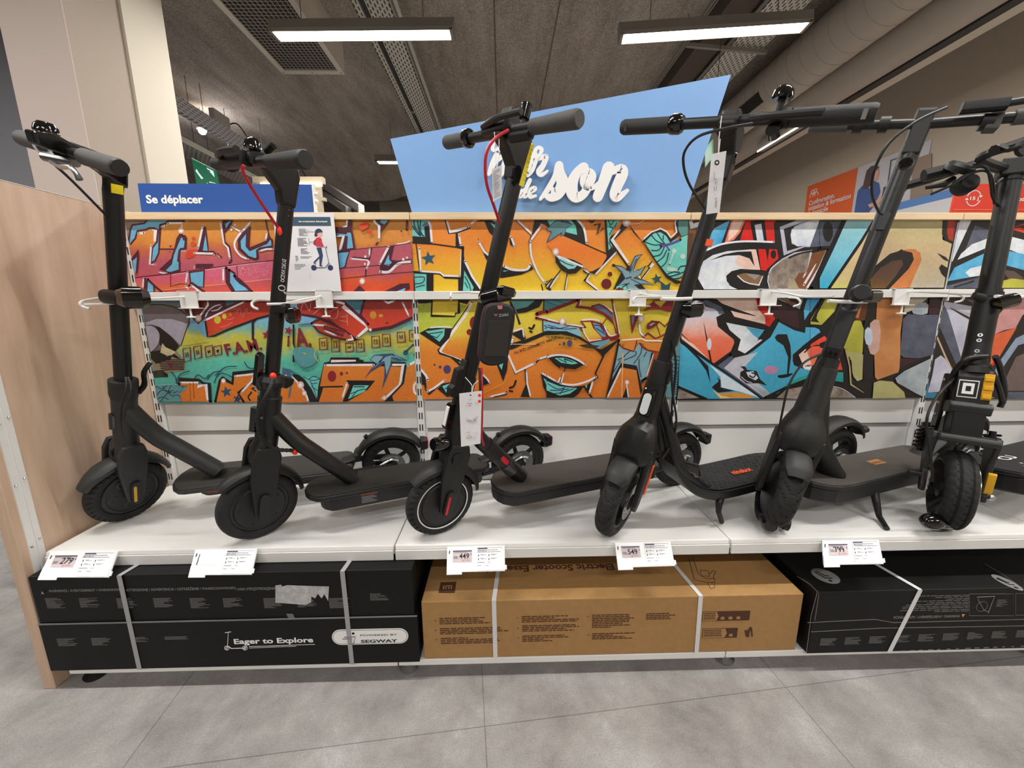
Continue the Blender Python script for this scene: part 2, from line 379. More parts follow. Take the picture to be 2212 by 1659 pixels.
for px, py in ((x0+.025, y1-.03), (x1-.03, y1-.03), ((x0+x1)/2, y1-.03)): s = MB(); s.lathe([(0, -.004), (.006, -.003), (.007, 0)], STEEL, (px, py, VZ), (0, 0, 1), 10); s.build('screw', t)
def tray(name, x0, x1, y0, y1, z, label, perf=PERF, lip=.05):
    t = thing(name, ((x0+x1)/2, y0, z), label, 'cable tray')
    s = MB(); s.box((x0, y0, z), (x1, y1, z+.004), perf); s.build('perforated_base', t)
    for x in (x0, x1-.003):
        s = MB(); s.box((x, y0, z), (x+.003, y1, z+lip), TRAYM); s.build('side_rail', t)
    for y in (y0+.6, y0+2.6):
        s = MB(); s.tube([((x0+x1)/2, y, z+.004), ((x0+x1)/2, y, CZ+.02)], .004, GREYM, 6); s.build('hanger_rod', t)
    return t
a = atZ(757, 0, CAM_H+2.45); b = atZ(795, 30, CAM_H+2.45); c = atZ(840, 0, CAM_H+2.45)
tray('cable_tray', a.x, a.x+.06, 1.8, 7.2, CAM_H+2.45, 'narrow perforated cable tray running away over the mural, left strip')
t = thing('lighting_trunking', (a.x+.075, 4, CAM_H+2.46), 'thin dark trunking between two perforated ceiling trays', 'trunking')
s = MB(); s.box((a.x+.064, 1.8, CAM_H+2.46), (a.x+.10, 7.2, CAM_H+2.5), DARKM); s.build('channel', t)
s = MB()
for y in (2.5, 4.1, 5.7): s = MB(); s.box((a.x+.06, y, CAM_H+2.455), (a.x+.104, y+.05, CAM_H+2.5), GREYM); s.build('coupler', t)
tray('cable_tray', a.x+.105, c.x-.005, 1.8, 7.2, CAM_H+2.45, 'wide perforated cable tray left of the light blue sign, right strip')
t = thing('conduit_pipe', (c.x+.03, 4, CAM_H+2.5), 'thin white conduit clipped beside the wide cable tray', 'pipe')
s = MB(); s.tube([(c.x+.03, 1.8, CAM_H+2.5), (c.x+.03, 6.4, CAM_H+2.5)], .018, TRAYM, 10); s.build('tube', t)
a = atZ(1619, 52, CAM_H+2.5); b = atZ(1704, 50, CAM_H+2.5)
tray('cable_tray', a.x, b.x, 1.6, 9.3, CAM_H+2.5, 'perforated cable tray beside the round duct, right of the lamp')
s = MB(); s.box((a.x-.28, 1.6, CAM_H+2.56), (a.x-.03, 9.4, CZ), mat('dark_recess_board', '5a4e46', .9)); struct('trim_3', s)
t = thing('tray_bracket', (a.x, 3.9, CAM_H+2.47), 'grey metal bracket crossing under the perforated tray right of the lamp', 'bracket')
p, q = atZ(1483, 97, CAM_H+2.46), atZ(1655, 113, CAM_H+2.46)
s = MB(); s.tube([p, q], .022, GREYM, 4); s.build('arm', t)
s = MB(); s.tube([p+Vector((0, 0, -.0)), (p.x, p.y, CZ)], .006, GREYM, 6); s.build('hanger_rod', t)
p = atZ(1510, 55, CAM_H+2.4)
t = thing('lighting_rail', (p.x, 4, p.z), 'slim grey lighting rail hung between the lamp and the blue sign', 'rail')
s = MB(); s.box((p.x-.016, 1.6, p.z), (p.x+.016, 8, p.z+.04), GREYM); s.box((p.x-.006, 1.6, p.z-.001), (p.x+.006, 8, p.z), DARKM); s.build('channel', t)
DUCT = mat('duct_grey', 'b3a99e', .65)
def duct(x, z, r, y0, y1, label, ribs):
    t = thing('ventilation_duct', (x, y0, CAM_H+z), label, 'duct'); s = MB(); prof = []
    s.tube([(x, y0, CAM_H+z), (x, y1, CAM_H+z)], r, DUCT, 48); s.build('duct_body', t)
    if ribs:
        s = MB(); y = y0+.1
        while y < y1: s.tube([(x, y, CAM_H+z), (x, y+.006, CAM_H+z)], r+.004, DUCT, 48); y += ribs
        s.build('seam_ribs', t)
    return t
t = duct(3.03, 2.36, .225, 1.2, 9.4, 'large round spiral duct with a dark slot outlet, under the ceiling', .17)
O = Vector((3.03, 4.9, CAM_H+2.36)); d = Vector((-.82, 0, -.57)).normalized(); e = d.cross(Vector((0, 1, 0)))
p, q = atZ(1660, 192, CAM_H+2.3), atZ(1708, 140, CAM_H+2.3)
s = MB(); s.box((-.06, -.55, -.01), (.06, .35, .012), mat('dark_slot', '262422', .6), Matrix(((e.x, 0, d.x, O.x+d.x*.222), (e.y, 1, d.y, O.y+.45), (e.z, 0, d.z, O.z+d.z*.222), (0, 0, 0, 1)))); s.build('slot_outlet', t)
duct(3.42, 2.2, .17, 1.2, 9.4, 'smaller smooth duct running below the large spiral duct', 0)
t = thing('lighting_track', (3.68, 4, CAM_H+2.06), 'dark lighting track along the right wall below the ducts', 'lighting track')
s = MB(); s.box((3.62, 1.2, CAM_H+2.1), (3.71, 9, CAM_H+2.17), DARKM); s.build('channel', t)
s = MB(); s.box((3.72, 1.2, CAM_H+2.12), (3.86, 9, CAM_H+2.2), mat('cream_beam', 'd8cfc0', .7)); struct('trim_4', s)
t = thing('linear_wall_lamp', (3.3, 5.5, CAM_H+1.75), 'grey linear lamp with a thin bright edge, seen below the black handlebar grip', 'lamp')
p0, p1 = atX(1648, 328, 3.35), atX(1755, 262, 3.35)
s = MB(); s.box((3.27, p1.y, p0.z), (3.35, p0.y, p0.z+.11), GREYM); s.build('housing', t)
s = MB(); s.box((3.262, p1.y+.02, p0.z-.012), (3.27, p0.y-.02, p0.z+.002), mat('cove_light', 'fff2dc', .5, emit=6)); s.build('light_edge', t)
# bulkhead under the duct end, back right
s = MB(); s.box((2.6, 9.4, CAM_H+1.1), (4.5, 9.6, CZ), mat('bulkhead_paint', 'cbbfae', .8)); struct('trim_5', s)
# ---------------------------------------------------------------- left rear: tray, spot, exit sign, frame
def lineY(px, py, Y): return atY(px, py, Y)
a = atY(380, 200, 4.6); b = atY(545, 312, 8.2)
def tray_seg(P, Q, w, h, label, m):
    t = thing('cable_tray', P, label, 'cable tray'); P = Vector(P); Q = Vector(Q)
    s = MB(); s.hexa([P, P+Vector((0, 0, h)), Q+Vector((0, 0, h)), Q], [P+Vector((w, 0, 0)), P+Vector((w, 0, h)), Q+Vector((w, 0, h)), Q+Vector((w, 0, 0))], m); s.build('perforated_base', t); p = P.lerp(Q, .7)+Vector((w/2, 0, h)); s = MB(); s.tube([p, (p.x, p.y, CZ)], .004, GREYM, 6); s.build('hanger_rod', t); return t
X = a.x-.15
A1 = atX(368, 236, X); B1 = atX(560, 350, X)
t = tray_seg((X, A1.y, A1.z), (X, 7.0, A1.z), .05, .16, 'white perforated cable tray with junction boxes, behind the cream column', PERF2)
for y in (A1.y+.6, A1.y+2.2):
    s = MB(); s.box((X, y, A1.z+.16), (X+.06, y+.28, A1.z+.28), TRAYM); s.build('junction_box', t)
    s = MB(); s.tube(smooth_pts([(X+.03, y+.3, A1.z+.22), (X+.03, y+.5, A1.z+.3), (X+.03, y+.75, A1.z+.16)], 5, False), .008, BLACK2, 6); s.build('cable', t)
t = tray_seg((X-.45, A1.y, A1.z-.22), (X-.45, 6.6, A1.z-.22), .35, .06, 'second lower perforated tray behind the cream column', PERF)
P = atY(437, 283, 6.0)
t = thing('spotlight', P, 'small bright round spotlight hanging above the exit sign', 'spotlight')
s = MB(); s.ball(P, .045, mat('spot_glow', 'ffe9cf', .5, emit=60)); s.build('bulb', t)
s = MB(); s.lathe([(.03, .05), (.055, .0), (.06, -.01)], WHITEM, P+Vector((0, 0, .03)), (0, 0, 1), 20); s.tube([P+Vector((0, 0, .06)), (P.x, P.y, P.z+.3)], .006, WHITEM, 6); s.build('shade', t)
l = bpy.data.lights.new('spotlight_light', 'POINT'); l.energy = 8; l.color = (.95, .95, 1); l.shadow_soft_size = .05
o = bpy.data.objects.new('spotlight_light', l); COL.objects.link(o); o.location = P+Vector((0, .08, -.06))
EG = mat('exit_green', '0b7a55', .5, emit=.15); EW = mat('exit_white', 'd5ecee', .5, emit=.45)
def exit_sign(c, label, man=True):
    t = thing('exit_sign', c[0], label, 'exit sign'); TL, TR, BR, BL = [Vector(p) for p in c]
    def at(u, v, o=0): return TL.lerp(TR, u)+(BL.lerp(BR, u)-TL.lerp(TR, u))*v+Vector((0, -o, 0))
    s = MB(); s.prism([at(0, 0), at(1, 0), at(1, 1), at(0, 1)], (0, .03, 0), EG)
    s.flat([at(u, v, .001) for u, v in ((0, 0), (1, 0), (1, .02), (0, .02))], EW); s.flat([at(u, v, .001) for u, v in ((.485, 0), (.505, 0), (.505, 1), (.485, 1))], EW); s.build('sign_board', t)
    s = MB(); s.flat([at(u, v, .002) for u, v in ((.07, .48), (.25, .2), (.34, .25), (.26, .4), (.46, .46), (.46, .58), (.25, .55), (.36, .74), (.27, .78))], EW); s.build('arrow', t)
    s = MB(); s.flat([at(u, v, .002) for u, v in ((.6, .12), (.9, .15), (.9, .9), (.6, .9))], EW)
    for p in (((.66, .2), (.74, .2), (.74, .28), (.66, .28)), ((.68, .3), (.78, .32), (.82, .5), (.74, .56), (.68, .45)), ((.62, .34), (.69, .3), (.7, .36), (.63, .42)), ((.74, .52), (.82, .5), (.86, .68), (.82, .82), (.77, .82), (.8, .68)), ((.68, .5), (.76, .55), (.72, .68), (.62, .72), (.62, .66), (.67, .62))):
        s.flat([at(u, v, .003) for u, v in p], EG)
    s.build('running_figure', t)
    s = MB()
    for u in (.2, .8): s.tube([at(u, 0), at(u, 0)+Vector((0, 0, 1.3))], .003, DARKM, 5)
    s.build('suspension_wires', t)
Y = 5.2
exit_sign([atY(414, 341, Y), atY(465, 367, Y+.25), atY(472, 400, Y+.25), atY(424, 397, Y)], 'green and white exit sign with arrow and running figure, above the dark blue sign')
c = [atY(1526, 318, 4.5), atY(1541, 300, 4.3), atY(1541, 340, 4.3), atY(1526, 360, 4.5)]
t = thing('exit_sign', c[0], 'sliver of a green sign right of the light blue sign', 'exit sign'); s = MB(); s.prism(c, (0, .03, 0), EG); s.build('sign_board', t)
s = MB(); s.tube([c[1]+Vector((0, .015, 0)), (c[1].x, c[1].y+.015, CZ)], .003, DARKM, 5); s.build('suspension_wire', t)
# beige metal gantry behind the dark blue sign
FR = mat('beige_metal', 'b3a68f', .6); Y = 4.2
t = thing('metal_gantry_frame', atY(690, 460, Y), 'beige metal goods rack frame with a light strip, behind the dark blue sign', 'rack')
s = MB(); A, B = atY(545, 386, Y), atY(697, 384, Y); s.box((A.x, Y, A.z-.035), (B.x, Y+.06, A.z+.02), FR); s.build('top_rail', t)
for px in (548, 684):
    s = MB(); a = atY(px, 390, Y); s.box((a.x-.02, Y+.005, 0), (a.x+.025, Y+.05, a.z), FR); s.build('post', t)
s = MB(); s.box((A.x+.08, Y-.02, A.z-.06), (B.x-.02, Y+.03, A.z-.042), mat('shelf_strip_light', 'fff0d8', .5, emit=4)); s.build('light_strip', t)
s = MB(); a = atY(650, 433, Y); s.box((a.x, Y+.01, a.z), (B.x, Y+.05, a.z+.03), FR); s.build('cross_bar', t)
Y = 7.5  # sloping bars of an escalator rail, kept as structure without any support
for (p, q, w), m, nn in zip((((690, 402), (775, 460), .12), ((688, 412), (765, 462), .05), ((680, 415), (748, 462), .1)), (TRAYM, DARKM, GREYM), ('escalator_rail_1', 'escalator_rail_2', 'escalator_rail_3')):
    s = MB(); a, b = atY(*p, Y), atY(*q, Y-1.5); s.hexa([a, a+Vector((0, 0, w)), b+Vector((0, 0, w)), b], [v+Vector((.05, .1, 0)) for v in (a, a+Vector((0, 0, w)), b+Vector((0, 0, w)), b)], m); struct(nn, s)
Y = 9
t = thing('air_unit_box', atY(850, 458, Y), 'plain dark grey box under the concrete edge left of the light blue sign', 'box')
s = MB(); a, b = atY(819, 434, Y), atY(900, 470, Y); s.box((a.x, Y, b.z), (b.x+.4, Y+.5, a.z), mat('unit_grey', '8c8272', .7)); s.build('casing', t, bevel=.01); s = MB(); s.tube([(b.x-.1, Y+.25, a.z-.01), (b.x-.1, Y+.25, CZ+.3)], .01, DARKM, 6); s.build('hanger_rod', t)
# black item on the floor left of the wooden end panel
t = thing('folded_black_bicycle_bag', (-1.75, 1.75, 0), 'black glossy bag lying on the floor behind the wooden end panel', 'bag')
s = MB(); s.ball((-1.9, 1.72, .13), .2, GLOSS, (1.0, .8, .62)); s.build('bag_body', t)
s = MB(); s.tube(smooth_pts([(-1.9, 1.5, .2), (-1.8, 1.5, .25), (-1.68, 1.6, .2), (-1.66, 1.66, .05)], 5, False), .012, BLACK2, 8); s.build('strap', t)
# ================================================================ DISPLAY SHELVING
X0, YU, YF, ZS = -1.323, 1.5107, 1.0605, CAM_H-.6895
ZT = atY(1484, 459, 1.49).z; ZT0 = CAM_H+.301   # strip top / bottom
t = thing('wooden_end_panel', (-1.36, 1.02, 0), 'beige wood end panel closing the left side of the scooter display', 'panel')
s = MB(); s.box((-1.372, 1.016, .0), (-1.338, 1.6, ZT+.012), PANELW); s.build('board', t, bevel=.0015)
s = MB(); s.box((-1.3725, 1.012, ZT+.0125), (-1.3375, 1.6, ZT+.014), WHITEM); s.build('top_edging', t)
s = MB()
for y0, y1, d in ((1.036, 1.049, .004), (1.049, 1.056, .001), (1.056, 1.071, .004)): s.box((-1.3378, y0, .37), (-1.3378+d, y1, CAM_H-.06), WHITEM)
s.build('metal_profile', t)
for z in (CAM_H-.12, CAM_H-.3, CAM_H-.475, CAM_H-.66):
    for y in (1.042, 1.064):
        s = MB(); s.ball((-1.333, y, z+(.012 if y > 1.05 else 0)), .0035, CHROME, (1, 1, 1), seg=8, rings=4); s.build('rivet', t)
BACKW = mat('white_back_panel', 'e4e4e2', .5)
SHELFW = mat('white_shelf_laminate', 'ececea', .42, bump=.02, bscale=40)
GROOVE = mat('grey_groove', 'b0b0b1', .5)
BAYL = ['leftmost bay', 'second bay from the left', 'third bay from the left', 'rightmost bay']
zp = [atY(600, 867.5, YU).z, atY(1100, 859.5, YU).z, atY(1700, 861, YU).z, atY(2150, 861, YU).z]
zg1, zg2 = CAM_H-.4756, CAM_H-.4896
def bay(n):
    x0 = X0+n; x1 = x0+1
    t = thing('gondola_back_bay', (x0+.5, YU, 0), 'white shelving back wall with slotted post, '+BAYL[n], 'shelving', 'gondola back bays')
    s = MB(); s.box((x0-.012, YU-.005, 0), (x0+.012, YU+.03, ZT-.03), WHITEM)
    z = ZS+.02; i = 0
    while z < ZT-.05:
        for dx in (-.0065, .0035): s.box((x0+dx, YU-.0056, z), (x0+dx+.0042, YU-.0051, z+.026), BLACK2)
        z += .0475
    s.build('slotted_post', t)
    s = MB()
    for a, b in ((ZS-.42, ZS-.01), (ZS-.01, zg2), (zg1, zp[n]-.002), (zp[n]-.002, ZT0)):
        s.box((x0+.016, YU+(.014 if a < zg1 else (.008 if b < ZT0-.05 else 0)), a+.001), (x1-.016, YU+.03, b-.001), BACKW)
    s.build('back_panel', t, bevel=.003)
    s = MB(); s.box((x0+.02, YU+.017, zg2-.002), (x1-.02, YU+.028, zg1+.002), GROOVE); s.build('groove', t)
    s = MB(); s.box((x0+.0015, 1.49, ZT0), (x1-.0015, 1.55, ZT), STRIPW); s.build('top_edge_strip', t, bevel=.001)
    s = MB(); s.box((x0-.012, 1.5, 0), (x0+.03, 1.56, .05), WHITEM); s.build('foot', t)
for n in range(4): bay(n)
for n in range(4):
    x0 = X0+n; x1 = x0+1
    t = thing('security_crossbar', (x0+.5, 1.487, CAM_H+.04), 'white horizontal crossbar in front of the mural, '+BAYL[n], 'bar', 'white crossbars')
    s = MB(); s.box((x0+.002, 1.487, CAM_H+.025), (x1-.002, 1.499, CAM_H+.0545), WHITEM); s.build('bar', t, bevel=.0015)
    s = MB(); s.box((x0-.002, 1.485, CAM_H+.012), (x0+.0012, 1.5025, CAM_H+.055), WHITEM); s.build('end_bracket', t)
for n in range(4):
    x0 = X0+n+(.0005); x1 = x0+.997
    t = thing('shelf_board', (x0+.5, YF, ZS), 'white scooter shelf board with a price rail, '+BAYL[n], 'shelf', 'white display shelf boards')
    s = MB(); s.box((x0, YF+.003, ZS-.03), (x1, 1.495, ZS), SHELFW); s.build('shelf_top', t, bevel=.002)
    s = MB(); s.hexa([(x0+.002, YF, ZS-.0005), (x0+.002, YF-.003, ZS-.011), (x0+.002, YF+.012, ZS-.011), (x0+.002, YF+.012, ZS-.0005)], [(x1-.002, YF, ZS-.0005), (x1-.002, YF-.003, ZS-.011), (x1-.002, YF+.012, ZS-.011), (x1-.002, YF+.012, ZS-.0005)], WHITEM)
    s.box((x0+.002, YF-.006, ZS-.0428), (x1-.002, YF+.002, ZS-.0125), WHITEM); s.box((x0+.002, YF-.002, ZS-.0125), (x1-.002, YF+.01, ZS-.011), GROOVE); s.build('price_rail', t, bevel=.0008)
    for xb in (x0+.03, x1-.06): s = MB(); s.box((xb, YF+.1, ZS-.041), (xb+.03, 1.49, ZS-.03), WHITEM); s.build('bracket', t)
    t = thing('base_shelf', (x0+.5, 1.03, .05), 'low white base shelf carrying the boxes, '+BAYL[n], 'shelf', 'white base shelves')
    s = MB(); s.box((x0+(.0 if n else .03), 1.024, .052), (x1, 1.49, .066), WHITEM); s.box((x0+(.0 if n else .03), 1.02, .045), (x1, 1.024, .0664), WHITEM); s.build('shelf_top', t, bevel=.002)
    s = MB(); s.lathe([(0, .0), (.028, .001), (.03, .008), (.012, .016), (.011, .05)], CHROME if n else BLACK2, (x0+(.02 if n else .06), 1.06, 0), (0, 0, 1), 24); s.build('levelling_foot', t)
# ---------------------------------------------------------------- signs
BLUED = mat('dark_blue_sign', '1f4f9e', .5); BLUEL = mat('light_blue_sign', '78a4da', .55, var=.04, vscale=3)
t = thing('department_sign', (-.97, 1.53, ZT), 'dark blue sign reading Se déplacer on top of the shelving', 'sign')
p = [atY(297, 396, 1.53), atY(673, 398, 1.53), atY(677, 459.5, 1.53), atY(306, 459.5, 1.53)]
s = MB(); s.prism(p, (0, .004, 0), BLUED); s.build('sign_board', t)
s = MB(); a = atY(317, 438.5, 1.53); b = atY(440, 438.5, 1.53); h = (atY(317, 421.5, 1.53)-a).z
add_text(s, 'Se déplacer', a, (1, 0, 0), (0, 0, 1), WPRINT, h, (b-a).x, bold=.034); s.build('lettering', t)
s = MB(); a = atY(676, 398, 1.53); s.box((a.x-.003, 1.525, ZT), (a.x+.004, 1.54, a.z), WHITEM)
for z in (.045, .07): s.ball((a.x+.008, 1.53, ZT+z), .007, WHITEM, seg=8, rings=6)
s.build('end_clip', t)
t = thing('sound_wall_sign', (.2, 1.53, ZT), 'light blue slanted sign reading le mur de son above the shelving', 'sign')
p = [atY(843, 300, 1.53), atY(1579, 161, 1.53), atY(1481, 459.2, 1.53), atY(890, 459.2, 1.53)]
s = MB(); s.prism(p, (0, .005, 0), BLUEL, WHITEM); s.build('sign_board', t)
def strokes2(mb, P, w, Y, th, m, sm=4):     # brush stroke: P list of (px, py[, width factor]) -> flat extruded ribbon at Y
    pts = [(Vector((a[0], a[1], 0)), (a[2] if len(a) > 2 else 1)*w) for a in P]
    q = smooth_pts([(p.x, p.y, ww) for p, ww in pts], sm, False); L = []; R = []
    for i, c in enumerate(q):
        a = q[max(0, i-1)]; b = q[min(len(q)-1, i+1)]; d = Vector((b.x-a.x, b.y-a.y)).normalized() if (b-a).length else Vector((1, 0)); nx, ny = -d.y, d.x
        L.append((c.x+nx*c.z/2, c.y+ny*c.z/2)); R.append((c.x-nx*c.z/2, c.y-ny*c.z/2))
    vs = [atY(*p, Y) for p in L]+[atY(*p, Y) for p in R]; n = len(L)
    mb.lay = getattr(mb, 'lay', 0)+1; vs = [v-Vector((0, .0002*mb.lay, 0)) for v in vs]
    vs2 = [v+Vector((0, th, 0)) for v in vs]
    mb.add(vs+vs2, [(i, i+1, n+i+1, n+i) for i in range(n-1)]+[(2*n+i, i, i+1, 2*n+i+1) for i in range(n-1)]+[(n+i, 3*n+i, 3*n+i+1, n+i+1) for i in range(n-1)], m)
    for e in (0, n-1):
        c = (Vector(vs[e])+Vector(vs[n+e]))/2; r = (Vector(vs[e])-c).length
        ring = [c+Vector((math.cos(k*math.pi/5)*r, 0, math.sin(k*math.pi/5)*r)) for k in range(10)]
        mb.prism([v-Vector((0, .00007*(1+(e > 0)), 0)) for v in ring], (0, th, 0), m)
def zz(L, ox=1000, oy=280, sc=5.53): return [(ox+a[0]/sc, oy+a[1]/sc)+tuple(a[2:]) for a in L]
s = MB(); YL = 1.512
for w, L in ((8, [(360, 140), (385, 110, .8), (400, 80, .6), (375, 95, .7), (355, 230, 1), (395, 240, .8), (430, 200, .7)]), (7, [(430, 200), (480, 160, .8), (470, 125, .8), (430, 170, 1.1), (440, 245, 1), (510, 220, .7)]),
             (13, [(310, 530, .6), (350, 430, 1), (400, 310, 1)]), (9, [(350, 450, .7), (420, 360), (500, 310, 1.3), (510, 380, 1.5), (480, 470, 1.5), (465, 540, .8)]), (9, [(480, 440, .7), (540, 350), (600, 310, 1.3), (600, 380, 1.6), (560, 480, 1.6), (560, 540, 1.2), (620, 500, .8)]),
             (13, [(690, 320, 1), (655, 430, 1.1), (670, 530, 1), (740, 480, .8)]), (13, [(830, 310, 1.1), (790, 420, 1.2), (770, 500, 1.1), (770, 540, .8), (830, 480, .7), (880, 320, .9)]),
             (9, [(880, 320, .9), (860, 260, .9), (900, 215, .9), (940, 240, 1), (920, 300, .8), (900, 350, .9), (990, 320, 1.3), (960, 420, 1.3), (910, 500, 1.5), (940, 540, 1.1), (1010, 495, .6)]),
             (8, [(740, 720, .8), (690, 740, 1), (680, 800, 1), (730, 780, .7)]), (9, [(800, 605, 1), (750, 720, 1), (740, 800, 1), (790, 760, .6)]), (8, [(790, 760, .7), (860, 720, .9), (860, 690, .8), (810, 720, 1.2), (800, 800, 1.1), (870, 790, .7)]),
             (17, [(1140, 430, .9), (1100, 560, .7), (1010, 720, .7), (925, 830, .4)]), (20, [(1150, 430, .9), (1150, 520, 1.2), (1190, 640, 1.3), (1140, 760, 1.2), (1060, 810, .9), (1000, 790, .6), (985, 740, .4), (1030, 700, .4), (1075, 720, .5), (1080, 780, .6)]),
             (17, [(1440, 460, 1.4), (1360, 520, 1.2), (1310, 620, 1.4), (1300, 740, 1.5), (1350, 810, 1.3), (1440, 770, 1.1), (1500, 660, 1.1), (1540, 560, 1.1), (1510, 500, .8), (1450, 540, .8), (1430, 640, .7), (1480, 700, .6), (1560, 690, .6), (1650, 620, .6)]),
             (20, [(1740, 460, 1.3), (1690, 600, 1.2), (1610, 800, 1.1)]), (16, [(1660, 620, .8), (1750, 520, .8), (1890, 470, 1.3), (1900, 540, 1.5), (1840, 680, 1.4), (1810, 780, 1.3), (1850, 810, 1.1), (1960, 730, .5)])):
    strokes2(s, zz(L), w, YL, .008, WPRINT, 5)
s.build('lettering', t)
# ================================================================ MURAL PRINTS
YP = 1.5035
def grad_mat(name, stops, nz=.04, sc=9, crack=0, xtilt=0):
    def f(nt, b, N, L):
        tc = N('ShaderNodeTexCoord'); sp = N('ShaderNodeSeparateXYZ'); L(tc.outputs['Object'], sp.inputs[0])
        n = N('ShaderNodeTexNoise'); n.inputs['Scale'].default_value = sc; n.inputs['Detail'].default_value = 8; n.inputs['Roughness'].default_value = .7; L(tc.outputs['Object'], n.inputs['Vector'])
        a = N('ShaderNodeMath'); a.operation = 'MULTIPLY_ADD'; L(n.outputs[0], a.inputs[0]); a.inputs[1].default_value = nz*4; a.inputs[2].default_value = -nz*2
        c = N('ShaderNodeMath'); c.operation = 'ADD'; L(sp.outputs['Z'], c.inputs[0]); L(a.outputs[0], c.inputs[1]); src = c
        if xtilt:
            e = N('ShaderNodeMath'); e.operation = 'MULTIPLY_ADD'; L(sp.outputs['X'], e.inputs[0]); e.inputs[1].default_value = xtilt; L(c.outputs[0], e.inputs[2]); src = e
        m = N('ShaderNodeMapRange'); z0 = stops[0][0]+CAM_H; z1 = stops[-1][0]+CAM_H; m.inputs[1].default_value = z0; m.inputs[2].default_value = z1; L(src.outputs[0], m.inputs[0])
        r = ramp(nt, [((s_[0]-stops[0][0])/(stops[-1][0]-stops[0][0]), s_[1]) for s_ in stops]); L(m.outputs[0], r.inputs[0])
        n2 = N('ShaderNodeTexNoise'); n2.inputs['Scale'].default_value = 70; n2.inputs['Detail'].default_value = 4; n2.inputs['Distortion'].default_value = crack; L(tc.outputs['Object'], n2.inputs['Vector'])
        mx = N('ShaderNodeMix'); mx.data_type = 'RGBA'; mx.blend_type = 'OVERLAY'; mx.inputs[0].default_value = .35 if crack else .2
        L(r.outputs[0], mx.inputs[6]); L(n2.outputs[0], mx.inputs[7]); L(mx.outputs[2], b.inputs['Base Color'])
    return nodes_mat(name, .42, f)
PM = {}
def pc_(h):
    if h in GR: return GR[h]
    if h not in PM: PM[h] = mat('paint_'+h, h, .42, var=.09, vscale=30)
    return PM[h]
